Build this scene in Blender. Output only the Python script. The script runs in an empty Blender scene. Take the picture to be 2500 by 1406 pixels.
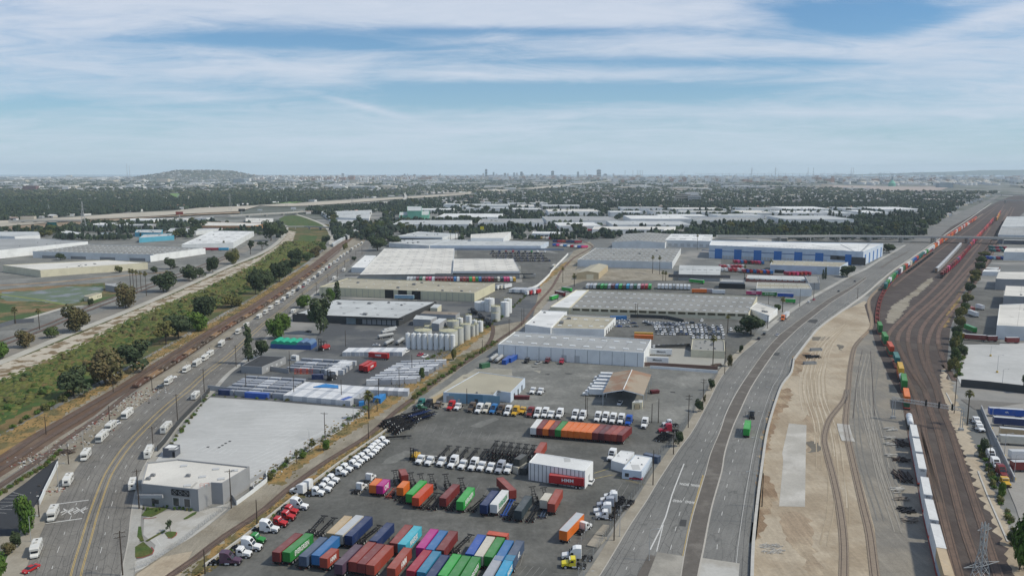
import bpy,bmesh,math,random
from mathutils import Vector,Matrix
R=random.Random(7)
S=bpy.context.scene
COL=S.collection
rad=math.radians
# == camera
CAMH=108.0;FPX=1944.0;PITCH=rad(8.34)
cam=bpy.data.cameras.new('camera');cam.lens=28.0;cam.sensor_width=36.0;cam.sensor_fit='HORIZONTAL'
cam.clip_start=1.0;cam.clip_end=120000.0
co=bpy.data.objects.new('camera',cam);COL.objects.link(co)
co.location=(0,0,CAMH);co.rotation_euler=(math.pi/2-PITCH,0,0);S.camera=co
# == sun + sky
SUN_EL=rad(48);SUN_AZ=rad(98)
sl=bpy.data.lights.new('sun','SUN');sl.energy=3.1;sl.angle=rad(4);sl.color=(1.0,.92,.77)
so=bpy.data.objects.new('sun',sl);COL.objects.link(so)
sd=Vector((math.sin(SUN_AZ)*math.cos(SUN_EL),math.cos(SUN_AZ)*math.cos(SUN_EL),math.sin(SUN_EL)))
S.cycles.volume_bounces=2
so.rotation_euler=sd.to_track_quat('Z','Y').to_euler();so.location=(200,0,400)
S.view_settings.view_transform='Standard';S.view_settings.look='None'
S.view_settings.exposure=0.16;S.view_settings.gamma=1.0;S.view_settings.use_curve_mapping=False
W=bpy.data.worlds.new('World');S.world=W;W.use_nodes=True
nt=W.node_tree;nt.nodes.clear();NN=nt.nodes;LK=nt.links.new
def nmath(op,a,b=None,c=None,clamp=False):
 n=NN.new('ShaderNodeMath');n.operation=op;n.use_clamp=clamp
 for i,v in enumerate((a,b,c)):
  if v is None:continue
  if isinstance(v,(int,float)):n.inputs[i].default_value=v
  else:LK(v,n.inputs[i])
 return n.outputs[0]
sky=NN.new('ShaderNodeTexSky');sky.sky_type='NISHITA';sky.sun_disc=False
sky.sun_elevation=SUN_EL;sky.sun_rotation=SUN_AZ;sky.air_density=1.0;sky.dust_density=0.6;sky.ozone_density=2.0
tc=NN.new('ShaderNodeTexCoord');sx=NN.new('ShaderNodeSeparateXYZ');LK(tc.outputs['Generated'],sx.inputs[0])
ay=nmath('MAXIMUM',nmath('ABSOLUTE',sx.outputs[1]),.05)
A=nmath('DIVIDE',sx.outputs[0],ay);E=nmath('DIVIDE',sx.outputs[2],ay)
Ec=nmath('MAXIMUM',E,0.0)
def skynoise(sa,se,det,rough,off,warp=0):
 cx=NN.new('ShaderNodeCombineXYZ')
 LK(nmath('MULTIPLY',A,sa),cx.inputs[0])
 LK(nmath('MULTIPLY',nmath('POWER',Ec,.75),se),cx.inputs[1]);cx.inputs[2].default_value=off
 t=NN.new('ShaderNodeTexNoise');t.inputs['Scale'].default_value=1.0;t.inputs['Detail'].default_value=det
 t.inputs['Roughness'].default_value=rough;t.inputs['Distortion'].default_value=warp
 LK(cx.outputs[0],t.inputs['Vector']);return t.outputs[0]
def gauss(px,py,wa,we,amp,tilt=0.0):
 a0=(px-1250)/FPX;e0=(418-py)/FPX
 da=nmath('SUBTRACT',A,a0);de=nmath('SUBTRACT',nmath('SUBTRACT',E,e0),nmath('MULTIPLY',da,tilt))
 q=nmath('ADD',nmath('POWER',nmath('ABSOLUTE',nmath('DIVIDE',da,wa/FPX)),2.0),nmath('POWER',nmath('ABSOLUTE',nmath('DIVIDE',de,we/FPX)),2.0))
 return nmath('MULTIPLY',nmath('EXPONENT',nmath('MULTIPLY',q,-1.0)),amp)
acc=nmath('ADD',nmath('MULTIPLY',skynoise(2.0,15,6,.58,3.1,.7),.85),nmath('MULTIPLY',skynoise(6.5,42,8,.70,7.7,1.6),.52))
for g in[(1150,0,800,62,.34),(100,90,420,110,.24),(1500,55,380,34,.20),(2080,55,230,42,-.55),(2380,60,190,20,.25,.25),(1950,130,900,28,.22),(2400,180,420,60,.16),(640,112,480,20,-.30),(1250,92,330,12,-.34),(950,128,240,10,-.22),(1750,163,420,14,-.26),(1250,235,480,34,-.30),(300,262,420,18,-.16),(1150,200,520,14,.20),(1850,280,480,12,.12),(560,250,300,16,.14,-.05),(1950,240,520,26,-.14),(880,262,120,8,.20,-.25),(1250,330,1800,60,.05),(600,175,320,14,.12)]:
 acc=nmath('ADD',acc,gauss(*g))
mr=NN.new('ShaderNodeMapRange');mr.interpolation_type='SMOOTHSTEP';LK(acc,mr.inputs[0])
mr.inputs[1].default_value=.43;mr.inputs[2].default_value=.97;mr.inputs[3].default_value=0.04;mr.inputs[4].default_value=.94
fine=skynoise(8,60,8,.7,1.7,1.2)
ccr=NN.new('ShaderNodeMix');ccr.data_type='RGBA'
ccr.inputs['A'].default_value=(.46,.54,.66,1);ccr.inputs['B'].default_value=(.66,.69,.78,1);LK(fine,ccr.inputs['Factor'])
skm=NN.new('ShaderNodeVectorMath');skm.operation='SCALE';LK(sky.outputs[0],skm.inputs[0]);skm.inputs[3].default_value=0.080
tint=NN.new('ShaderNodeVectorMath');tint.operation='MULTIPLY';LK(skm.outputs[0],tint.inputs[0]);tint.inputs[1].default_value=(.43,.84,1.14)
cm=NN.new('ShaderNodeMix');cm.data_type='RGBA'
LK(mr.outputs[0],cm.inputs['Factor']);LK(tint.outputs[0],cm.inputs['A']);LK(ccr.outputs['Result'],cm.inputs['B'])
veil=nmath('EXPONENT',nmath('MULTIPLY',Ec,-11.0));vm=NN.new('ShaderNodeMix');vm.data_type='RGBA'
LK(nmath('MULTIPLY',veil,.82),vm.inputs['Factor']);LK(cm.outputs['Result'],vm.inputs['A']);vm.inputs['B'].default_value=(.50,.62,.71,1)
bg=NN.new('ShaderNodeBackground');LK(vm.outputs['Result'],bg.inputs[0]);bg.inputs[1].default_value=1.0
wo=NN.new('ShaderNodeOutputWorld');LK(bg.outputs[0],wo.inputs[0])
# == photo-survey helpers: a point seen in the photo, at height z, gives its place on the site
_c,_s=math.cos(PITCH),math.sin(PITCH)
def G(p,z=0.0):
 u=(p[0]-1250)/FPX;v=(703-p[1])/FPX
 d=(u,_c+v*_s,-_s+v*_c);t=(z-CAMH)/min(d[2],-1e-4)
 return(d[0]*t,d[1]*t)
def HT(px,yb,yt):
 x,y=G((px,yb));v=(703-yt)/FPX
 return CAMH+y*(-_s+v*_c)/(_c+v*_s)
ZF={'Y':(660,1240,8.333),'X':(930,1270,6.944),'W':(940,1150,12.784),'V':(2380,980,5.858),'U':(2200,1000,3.46),'T':(1410,900,11.716)}
FR={'A':(1050,3.95),'B':(750,3.95),'C':(550,5.624),'D':(390,5.952)}
FX=[0,0,300,600,920,1250,1550,1850,2080]
def P(s):
 out=[];fr=None
 for tok in s.split():
  if ':' in tok:
   k,tok=tok.split(':');fr=k
  x,y=[float(a)for a in tok.split(',')]
  if fr in(None,'F'):out.append((x,y))
  elif fr in ZF:z_=ZF[fr];out.append((z_[0]+x/z_[2],z_[1]+y/z_[2]))
  else:
   y0,sc=FR[fr[0]];out.append((FX[int(fr[1])]+x/sc,y0+y/sc))
 return out
def GP(s,z=0.0):return[G(p,z)for p in(P(s)if isinstance(s,str)else s)]
def spline(pts,step):
 if len(pts)<3:
  a,b=Vector(pts[0]),Vector(pts[-1]);n=max(1,int((b-a).length/step));return[tuple(a.lerp(b,i/n))for i in range(n+1)]
 P_=[Vector(p)for p in pts];P_=[P_[0]*2-P_[1]]+P_+[P_[-1]*2-P_[-2]];out=[]
 for i in range(1,len(P_)-2):
  a,b,c,d=P_[i-1:i+3];n=max(1,int((c-b).length/step))
  for k in range(n):
   t=k/n;out.append(tuple(.5*((2*b)+(c-a)*t+(2*a-5*b+4*c-d)*t*t+(3*b-a-3*c+d)*t**3)))
 out.append(tuple(P_[-2]));return out
def resample(pts,n):
 P_=[Vector(p)for p in pts];L=[0]
 for a,b in zip(P_,P_[1:]):L.append(L[-1]+(b-a).length)
 out=[];j=0
 for i in range(n):
  t=L[-1]*i/(n-1)
  while j<len(P_)-2 and L[j+1]<t:j+=1
  out.append(P_[j].lerp(P_[j+1],(t-L[j])/max(1e-6,L[j+1]-L[j])))
 return out,L[-1]
def offset(pts,d):
 P_=[Vector(p)for p in pts];out=[]
 for i,p in enumerate(P_):
  t=(P_[min(i+1,len(P_)-1)]-P_[max(i-1,0)]).normalized();out.append((p.x+t.y*d,p.y-t.x*d))
 return out
# == materials
MAT={}
def mat(name,col,rough=.8,var=.12,vs=.6,col2=None,c2s=.05,c2t=(.45,.6),spec=.3,metal=0,bump=0,coord='obj',fine=0,rand=0.0):
 if name in MAT:return MAT[name]
 m=bpy.data.materials.new(name);m.use_nodes=True;t=m.node_tree;b=t.nodes['Principled BSDF'];L=t.links.new
 b.inputs['Roughness'].default_value=rough;b.inputs['Metallic'].default_value=metal;b.inputs['Specular IOR Level'].default_value=spec
 if coord=='world':
  g=t.nodes.new('ShaderNodeNewGeometry');vec=g.outputs['Position']
 elif coord=='uv':
  g=t.nodes.new('ShaderNodeTexCoord');vec=g.outputs['UV']
 else:
  g=t.nodes.new('ShaderNodeTexCoord');vec=g.outputs['Object']
 def noise(sc,det=4,ro=.6,v=None):
  n=t.nodes.new('ShaderNodeTexNoise');n.inputs['Scale'].default_value=sc;n.inputs['Detail'].default_value=det;n.inputs['Roughness'].default_value=ro
  L(v or vec,n.inputs['Vector']);return n.outputs[0]
 c=None
 if col2:
  r=t.nodes.new('ShaderNodeMapRange');r.interpolation_type='SMOOTHSTEP';L(noise(c2s,6,.62),r.inputs[0]);r.inputs[1].default_value=c2t[0];r.inputs[2].default_value=c2t[1]
  mx=t.nodes.new('ShaderNodeMix');mx.data_type='RGBA';mx.inputs['A'].default_value=(*col,1);mx.inputs['B'].default_value=(*col2,1);L(r.outputs[0],mx.inputs['Factor']);c=mx.outputs['Result']
 hs=t.nodes.new('ShaderNodeHueSaturation')
 if c:L(c,hs.inputs['Color'])
 else:hs.inputs['Color'].default_value=(*col,1)
 r=t.nodes.new('ShaderNodeMapRange');L(noise(vs),r.inputs[0]);r.inputs[1].default_value=.25;r.inputs[2].default_value=.75;r.inputs[3].default_value=1-var;r.inputs[4].default_value=1+var
 v=r.outputs[0]
 if fine:
  r2=t.nodes.new('ShaderNodeMapRange');L(noise(vs*14,2),r2.inputs[0]);r2.inputs[1].default_value=.3;r2.inputs[2].default_value=.7;r2.inputs[3].default_value=1-fine;r2.inputs[4].default_value=1+fine
  mm=t.nodes.new('ShaderNodeMath');mm.operation='MULTIPLY';L(v,mm.inputs[0]);L(r2.outputs[0],mm.inputs[1]);v=mm.outputs[0]
 if rand:
  oi=t.nodes.new('ShaderNodeObjectInfo');r3=t.nodes.new('ShaderNodeMapRange');L(oi.outputs['Random'],r3.inputs[0]);r3.inputs[3].default_value=1-rand;r3.inputs[4].default_value=1+rand
  mm=t.nodes.new('ShaderNodeMath');mm.operation='MULTIPLY';L(v,mm.inputs[0]);L(r3.outputs[0],mm.inputs[1]);v=mm.outputs[0]
  r4=t.nodes.new('ShaderNodeMapRange');L(oi.outputs['Random'],r4.inputs[0]);r4.inputs[3].default_value=.5+rand*.06;r4.inputs[4].default_value=.5-rand*.06;L(r4.outputs[0],hs.inputs['Hue'])
 L(v,hs.inputs['Value']);L(hs.outputs[0],b.inputs['Base Color'])
 if bump:
  bp=t.nodes.new('ShaderNodeBump');bp.inputs['Strength'].default_value=bump;bp.inputs['Distance'].default_value=.3;L(noise(vs*3),bp.inputs['Height']);L(bp.outputs[0],b.inputs['Normal'])
 MAT[name]=m;return m
def strips(m,ax,per,depth,dark,coord='Object',width=.5,sub=None):
 """regular joints / corrugations: bump plus an optional slightly different tone, across axis ax every `per` metres"""
 t=m.node_tree;L=t.links.new;b=t.nodes['Principled BSDF']
 g=t.nodes.new('ShaderNodeTexCoord');s=t.nodes.new('ShaderNodeSeparateXYZ');L(g.outputs[coord],s.inputs[0])
 w=t.nodes.new('ShaderNodeMath');w.operation='MULTIPLY';L(s.outputs[ax],w.inputs[0]);w.inputs[1].default_value=1/per
 f=t.nodes.new('ShaderNodeMath');f.operation='FRACT';L(w.outputs[0],f.inputs[0])
 c=t.nodes.new('ShaderNodeMath');c.operation='LESS_THAN';L(f.outputs[0],c.inputs[0]);c.inputs[1].default_value=width
 if depth:
  bp=t.nodes.new('ShaderNodeBump');bp.inputs['Strength'].default_value=1;bp.inputs['Distance'].default_value=depth;L(c.outputs[0],bp.inputs['Height']);L(bp.outputs[0],b.inputs['Normal'])
 if dark:
  src=b.inputs['Base Color'].links[0].from_socket
  mx=t.nodes.new('ShaderNodeMix');mx.data_type='RGBA';mx.blend_type='MULTIPLY'
  mx.inputs['B'].default_value=(1-dark,1-dark,1-dark,1);L(src,mx.inputs['A']);L(c.outputs[0],mx.inputs['Factor']);L(mx.outputs['Result'],b.inputs['Base Color'])
 return m
# == mesh collector
class MB:
 def __init__(s):s.v=[];s.f=[];s.m=[];s.uv=None
 def face(s,pts,m=0):
  n=len(s.v);s.v+=[tuple(p)for p in pts];s.f.append(tuple(range(n,n+len(pts))));s.m.append(m)
 def box(s,x0,x1,y0,y1,z0,z1,m=0,mtop=None,T=None):
  n=len(s.v);V=[(x0,y0,z0),(x1,y0,z0),(x1,y1,z0),(x0,y1,z0),(x0,y0,z1),(x1,y0,z1),(x1,y1,z1),(x0,y1,z1)]
  if T:V=[tuple(T@Vector(a))for a in V]
  s.v+=V;s.f+=[tuple(n+i for i in q)for q in((3,2,1,0),(4,5,6,7),(0,1,5,4),(1,2,6,5),(2,3,7,6),(3,0,4,7))]
  s.m+=[m,m if mtop is None else mtop,m,m,m,m]
 def cyl(s,c,r0,r1,h,n=10,m=0,ax='z',cap=True,T=None):
  k=len(s.v)
  def pt(a,r,z):
   x,y=r*math.cos(a),r*math.sin(a)
   q={'z':(c[0]+x,c[1]+y,c[2]+z),'x':(c[0]+z,c[1]+x,c[2]+y),'y':(c[0]+y,c[1]+z,c[2]+x)}[ax]
   return tuple(T@Vector(q))if T else q
  for i in range(n):s.v.append(pt(2*math.pi*i/n,r0,0))
  for i in range(n):s.v.append(pt(2*math.pi*i/n,r1,h))
  for i in range(n):j=(i+1)%n;s.f.append((k+i,k+j,k+n+j,k+n+i));s.m.append(m)
  if cap:s.f.append(tuple(k+n-1-i for i in range(n)));s.f.append(tuple(k+n+i for i in range(n)));s.m+=[m,m]
 def bar(s,a,b,w,m=0,h=None):
  a,b=Vector(a),Vector(b);d=b-a;L=d.length
  if L<1e-6:return
  q=d.to_track_quat('Z','Y').to_matrix().to_4x4();q.translation=a;h=h or w
  s.box(-w/2,w/2,-h/2,h/2,0,L,m,T=q)
 def prism(s,poly,z0,z1,m=0,mtop=None,top=True):
  n=len(poly);k=len(s.v);A=sum(poly[i][0]*poly[(i+1)%n][1]-poly[(i+1)%n][0]*poly[i][1]for i in range(n))
  if A<0:poly=poly[::-1]
  s.v+=[(p[0],p[1],z0)for p in poly]+[(p[0],p[1],z1)for p in poly]
  for i in range(n):j=(i+1)%n;s.f.append((k+i,k+j,k+n+j,k+n+i));s.m.append(m)
  if top:s.f.append(tuple(k+n+i for i in range(n)));s.m.append(m if mtop is None else mtop)
 def loft(s,secs,m=0,cap=True):
  n=len(secs[0]);k=len(s.v)
  for r in secs:s.v+=[tuple(p)for p in r]
  for a in range(len(secs)-1):
   for i in range(n):j=(i+1)%n;s.f.append((k+a*n+i,k+a*n+j,k+(a+1)*n+j,k+(a+1)*n+i));s.m.append(m)
  if cap:s.f.append(tuple(k+n-1-i for i in range(n)));e=k+(len(secs)-1)*n;s.f.append(tuple(e+i for i in range(n)));s.m+=[m,m]
 def ext(s,prof,x0,x1,m=0,T=None):
  k=len(s.v);n=len(prof)
  V=[(x0,p[0],p[1])for p in prof]+[(x1,p[0],p[1])for p in prof]
  if T:V=[tuple(T@Vector(a))for a in V]
  s.v+=V
  for i in range(n):j=(i+1)%n;s.f.append((k+i,k+j,k+n+j,k+n+i));s.m.append(m)
  s.f.append(tuple(k+n-1-i for i in range(n)));s.f.append(tuple(k+n+i for i in range(n)));s.m+=[m,m]
 def mesh(s,name,mats,smooth=False):
  me=bpy.data.meshes.new(name);me.from_pydata(s.v,[],s.f)
  for m in(mats if isinstance(mats,(list,tuple))else[mats]):me.materials.append(m)
  if any(s.m):me.polygons.foreach_set('material_index',s.m)
  if smooth:me.polygons.foreach_set('use_smooth',[True]*len(me.polygons))
  me.update();return me
 def build(s,name,mats,parent=None,smooth=False,**tg):
  return link(name,s.mesh(name,mats,smooth),parent,**tg)
def link(name,data,parent=None,loc=None,rz=None,**tg):
 o=bpy.data.objects.new(name,data);COL.objects.link(o)
 if parent:o.parent=parent
 if loc:o.location=loc
 if rz is not None:o.rotation_euler=(0,0,rz)
 for k,v in tg.items():
  if v:o[{'cat':'category'}.get(k,k)]=v
 return o
def thing(name,label,cat,loc=(0,0,0),rz=0,group=None):
 return link(name,None,None,loc,rz,label=label,cat=cat,group=group)
def dup(root,loc,rz=0,label=None,group=None,rep=None,scale=None,tilt=None):
 def cp(o,par):
  c=o.copy();COL.objects.link(c);c.parent=par
  if rep and o.name.split('.')[0]in rep and o.data:
   for sl_i in range(len(c.material_slots)):
    mm=rep[o.name.split('.')[0]]
    mm=mm[sl_i]if isinstance(mm,(list,tuple))else(mm if sl_i==0 else None)
    if mm:c.material_slots[sl_i].link='OBJECT';c.material_slots[sl_i].material=mm
  for ch in kids.get(o.name,()):cp(ch,c)
  return c
 kids=KIDS.get(root.name)
 if kids is None:
  kids={}
  def walk(o):
   kids[o.name]=list(o.children)
   for ch in o.children:walk(ch)
  walk(root);KIDS[root.name]=kids
 c=cp(root,None);c.location=loc;c.rotation_euler=tilt or(0,0,rz)
 if scale:c.scale=scale if isinstance(scale,(tuple,list))else(scale,)*3
 if label:c['label']=label
 if group:c['group']=group
 return c
KIDS={};PROTO=[]
def proto_done(root):
 PROTO.append(root);return root
def ribbon(name,left,right,z,m,step=8,across=1,**tg):
 tg.setdefault('kind','structure')
 """road surface between two edge lines; UV = metres across, metres along"""
 Lw,Rw=spline(GP(left)if isinstance(left,str)else left,step),spline(GP(right)if isinstance(right,str)else right,step)
 n=max(len(Lw),len(Rw));a,L=resample(Lw,n);b,_=resample(Rw,n)
 V=[];F=[];U=[]
 for i in range(n):
  for k in range(across+1):p=a[i].lerp(b[i],k/across);V.append((p.x,p.y,z));U.append(((b[i]-a[i]).length*k/across,L*i/(n-1)))
 for i in range(n-1):
  for k in range(across):q=i*(across+1)+k;F.append((q,q+1,q+across+2,q+across+1))
 me=bpy.data.meshes.new(name);me.from_pydata(V,[],F);me.materials.append(m);uv=me.uv_layers.new()
 for l in me.loops:uv.data[l.index].uv=U[l.vertex_index]
 me.update();return link(name,me,None,**tg)
def strip(name,pts,w,z,m,step=6,**tg):
 c=spline(GP(pts)if isinstance(pts,str)else pts,step);return ribbon(name,offset(c,-w/2),offset(c,w/2),z,m,1e9,**tg)
def area(name,pts,z,m,kind='structure',zg=0.0,**tg):
 w=GP(pts,zg)if isinstance(pts,str)else pts
 if name in('worn_patch','dirt_stain','rusty_soil','oil_stain','worn_ground','worn_soil','stone_bank','dry_verge','dirt_bank','dry_grass_strip','river_grass','shallow_pond','green_field'):
  o=[];n=len(w);am=1.3 if name!='worn_patch' else.35
  for i in range(n):
   p,q_=Vector(w[i]),Vector(w[(i+1)%n]);k=max(1,min(60,int((q_-p).length/2.2)));nn=Vector((q_.y-p.y,p.x-q_.x)).normalized()
   for j in range(k):o.append(tuple(p.lerp(q_,j/k)+nn*R.uniform(-am,am)))
  w=o
 b=MB();A=sum(w[i][0]*w[(i+1)%len(w)][1]-w[(i+1)%len(w)][0]*w[i][1]for i in range(len(w)))
 if A<0:w=w[::-1]
 b.face([(p[0],p[1],z)for p in w]);return b.build(name,m,None,kind=kind,**tg)
def dashes(mb,c,length,gap,w,z):
 acc=0;on=True;P_=[Vector(p)for p in c];a=P_[0];i=1;seg=[]
 pts,L=resample(P_,max(2,int(len(P_)*4)));
 d=0;cur=[]
 for p,q in zip(pts,pts[1:]):
  ph=d%(length+gap)
  if ph<length:t=(q-p).normalized();s=Vector((t.y,-t.x))*w/2;mb.face([(p-s).to_3d()+Vector((0,0,z)),(p+s).to_3d()+Vector((0,0,z)),(q+s).to_3d()+Vector((0,0,z)),(q-s).to_3d()+Vector((0,0,z))])
  d+=(q-p).length
def line(mb,c,w,z):
 a=offset(c,-w/2);b=offset(c,w/2)
 for i in range(len(c)-1):mb.face([(*a[i],z),(*b[i],z),(*b[i+1],z),(*a[i+1],z)])
ORD=['first','second','third','fourth','fifth','sixth','seventh','eighth','ninth','tenth','eleventh','twelfth','thirteenth','fourteenth','fifteenth','sixteenth','seventeenth','eighteenth','nineteenth','twentieth']
TENS={2:'twenty',3:'thirty',4:'forty',5:'fifty',6:'sixty',7:'seventy',8:'eighty',9:'ninety'}
def nth(i):
 if i<20:return ORD[i]
 n=i+1;h=n//100;pre='one hundred ' if h==1 else('two hundred ' if h==2 else('three hundred ' if h==3 else ''));n%=100
 if n==0:return pre.strip()+'th'
 if n<=20:return pre+ORD[n-1]
 return pre+(TENS[n//10]+('-'+ORD[n%10-1]if n%10 else ' row'))
# == GROUND, ROADS, YARDS
m_far=mat('ground_far',(.085,.095,.075),.95,.18,.004,(.20,.20,.19),.0035,(.45,.62),coord='world')
m_lot=mat('yard_asphalt',(.102,.103,.095),.9,.16,.05,(.135,.135,.125),.03,(.42,.62),coord='world',fine=.10)
m_lot2=mat('old_asphalt',(.160,.162,.150),.9,.14,.05,(.205,.205,.188),.025,(.45,.6),coord='world',fine=.10)
m_road=mat('road_asphalt',(.150,.143,.130),.9,.08,.12,(.185,.177,.160),.03,(.4,.6),coord='world',fine=.12)
m_road2=mat('main_road_asphalt',(.150,.150,.142),.9,.07,.12,(.185,.183,.172),.025,(.4,.6),coord='world',fine=.10)
def streak(m,amp,sx=.9,sy=.045,k=2.0):
 t=m.node_tree;L=t.links.new;b=t.nodes['Principled BSDF'];g=t.nodes.new('ShaderNodeNewGeometry');src=b.inputs['Base Color'].links[0].from_socket;val=None
 for f,rot in((1,.012),(.45,-.02),(k,0)):
  mp=t.nodes.new('ShaderNodeMapping');mp.inputs['Scale'].default_value=(sx*f,sy*f,1);mp.inputs['Rotation'].default_value=(0,0,rot);L(g.outputs['Position'],mp.inputs[0])
  n=t.nodes.new('ShaderNodeTexNoise');n.inputs['Scale'].default_value=1;n.inputs['Detail'].default_value=4;n.inputs['Roughness'].default_value=.7;n.inputs['Distortion'].default_value=.3;L(mp.outputs[0],n.inputs['Vector'])
  r=t.nodes.new('ShaderNodeMapRange');L(n.outputs[0],r.inputs[0]);r.inputs[1].default_value=.34;r.inputs[2].default_value=.66;r.inputs[3].default_value=1-amp;r.inputs[4].default_value=1+amp*.6
  if val is None:val=r.outputs[0]
  else:mm=t.nodes.new('ShaderNodeMath');mm.operation='MULTIPLY';L(val,mm.inputs[0]);L(r.outputs[0],mm.inputs[1]);val=mm.outputs[0]
 hs=t.nodes.new('ShaderNodeHueSaturation');L(src,hs.inputs['Color']);L(val,hs.inputs['Value']);L(hs.outputs[0],b.inputs['Base Color']);return m
def lanes(m,period,amp,shift=0):
 t=m.node_tree;L=t.links.new;b=t.nodes['Principled BSDF'];tcx=t.nodes.new('ShaderNodeTexCoord')
 mp=t.nodes.new('ShaderNodeMapping');mp.inputs['Scale'].default_value=(1.1,.035,1);L(tcx.outputs['UV'],mp.inputs[0])
 n=t.nodes.new('ShaderNodeTexNoise');n.inputs['Scale'].default_value=1;n.inputs['Detail'].default_value=5;n.inputs['Roughness'].default_value=.7;L(mp.outputs[0],n.inputs['Vector'])
 r=t.nodes.new('ShaderNodeMapRange');L(n.outputs[0],r.inputs[0]);r.inputs[1].default_value=.3;r.inputs[2].default_value=.7;r.inputs[3].default_value=1-amp;r.inputs[4].default_value=1+amp*.8
 v=t.nodes.new('ShaderNodeTexVoronoi');v.feature='DISTANCE_TO_EDGE';mp2=t.nodes.new('ShaderNodeMapping');mp2.inputs['Scale'].default_value=(.28,.12,1);L(tcx.outputs['UV'],mp2.inputs[0])
 nz=t.nodes.new('ShaderNodeTexNoise');nz.inputs['Scale'].default_value=.9;nz.inputs['Detail'].default_value=4;L(mp2.outputs[0],nz.inputs['Vector'])
 ad=t.nodes.new('ShaderNodeMixRGB');ad.inputs[0].default_value=.35;L(mp2.outputs[0],ad.inputs[1]);L(nz.outputs['Color'],ad.inputs[2]);L(ad.outputs[0],v.inputs['Vector']);v.inputs['Scale'].default_value=1.4
 cr=t.nodes.new('ShaderNodeMapRange');L(v.outputs['Distance'],cr.inputs[0]);cr.inputs[1].default_value=0;cr.inputs[2].default_value=.028;cr.inputs[3].default_value=.68;cr.inputs[4].default_value=1
 mm=t.nodes.new('ShaderNodeMath');mm.operation='MULTIPLY';L(r.outputs[0],mm.inputs[0]);L(cr.outputs[0],mm.inputs[1])
 src=b.inputs['Base Color'].links[0].from_socket;hs=t.nodes.new('ShaderNodeHueSaturation');L(src,hs.inputs['Color']);L(mm.outputs[0],hs.inputs['Value']);L(hs.outputs[0],b.inputs['Base Color'])
 return m
lanes(m_road,3.5,.20);lanes(m_road2,3.5,.16)
m_conc=mat('concrete_paving',(.37,.375,.37),.85,.06,.06,(.32,.325,.32),.05,(.45,.62),coord='world',fine=.04)
m_walk=mat('pavement_concrete',(.35,.345,.32),.85,.10,.1,(.29,.28,.25),.08,(.4,.6),coord='world',fine=.08)
m_tanwalk=mat('tan_pavement',(.30,.275,.225),.9,.12,.1,(.25,.225,.18),.08,(.4,.6),coord='world',fine=.08)
m_kerb=mat('kerb_concrete',(.38,.36,.32),.85,.1,.3,coord='world')
m_median=mat('median_brown_paving',(.112,.101,.089),.9,.16,.3,(.155,.143,.126),.12,(.5,.68),coord='world',fine=.15)
m_dirt=mat('dirt_tan',(.385,.33,.25),.95,.12,.06,(.30,.245,.175),.022,(.46,.60),coord='world',fine=.10)
m_dirt2=mat('dirt_brown',(.235,.165,.105),.95,.18,.1,(.32,.255,.175),.05,(.45,.62),coord='world',fine=.16)
m_stain=mat('dirt_stained',(.30,.235,.165),.95,.16,.1,(.35,.29,.21),.05,(.42,.6),coord='world',fine=.14)
m_path=mat('levee_path',(.40,.385,.34),.9,.06,.08,(.35,.335,.29),.05,(.45,.6),coord='world')
m_bank=mat('stone_bank',(.42,.38,.31),.95,.14,.25,(.17,.125,.07),.10,(.50,.56),coord='world',fine=.2)
m_river=mat('river_bed_growth',(.068,.080,.024),.95,.34,.10,(.155,.110,.045),.028,(.47,.60),coord='world',fine=.25)
m_grass=mat('green_growth',(.045,.085,.018),.95,.34,.12,(.095,.098,.026),.05,(.45,.65),coord='world',fine=.25)
m_drygrass=mat('dry_grass',(.26,.17,.065),.95,.25,.15,(.12,.105,.045),.09,(.46,.6),coord='world',fine=.22)
m_ball=mat('dark_ballast',(.066,.052,.047),.95,.12,.2,(.088,.073,.065),.04,(.45,.62),coord='world',fine=.16)
m_ballg=mat('grey_ballast',(.185,.175,.155),.95,.12,.2,(.235,.215,.18),.03,(.42,.6),coord='world',fine=.14)
m_rust=mat('rusty_ballast',(.115,.072,.048),.95,.14,.2,(.15,.11,.08),.06,(.45,.62),coord='world',fine=.16)
m_gravel=mat('gravel_verge',(.27,.245,.195),.95,.14,.15,(.21,.185,.14),.05,(.45,.6),coord='world',fine=.15)
m_paint=mat('road_paint_white',(.50,.50,.48),.7,.18,1.5,coord='world')
m_yel=mat('road_paint_yellow',(.52,.36,.09),.7,.22,1.2,coord='world')
m_patch=mat('tar_patch',(.055,.056,.056),.9,.12,.3,coord='world',fine=.1)
m_palec=mat('pale_slab',(.40,.395,.37),.85,.08,.08,(.33,.315,.28),.06,(.45,.6),coord='world',fine=.05)
for _m,_a in((m_dirt,.065),(m_dirt2,.12),(m_ballg,.07),(m_gravel,.08),(m_ball,.12),(m_stain,.12)):streak(_m,_a)
streak(m_lot,.13,.25,.12);streak(m_lot2,.11,.3,.2)
Z=[0.0]
def zz():Z[0]+=.002;return Z[0]
b=MB();b.face([(-24000,-400,0),(24000,-400,0),(24000,24000,0),(-24000,24000,0)])
b.build('ground',m_far,kind='structure')
m_ind=mat('industrial_ground',(.14,.145,.14),.9,.16,.02,(.24,.235,.22),.012,(.45,.6),coord='world')
area('industrial_ground','F:-700,1500 -700,620 0,600 640,560 960,505 1300,515 2300,520 2460,500 2900,500 3600,700 3600,1500',zz(),m_ind)
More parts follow.
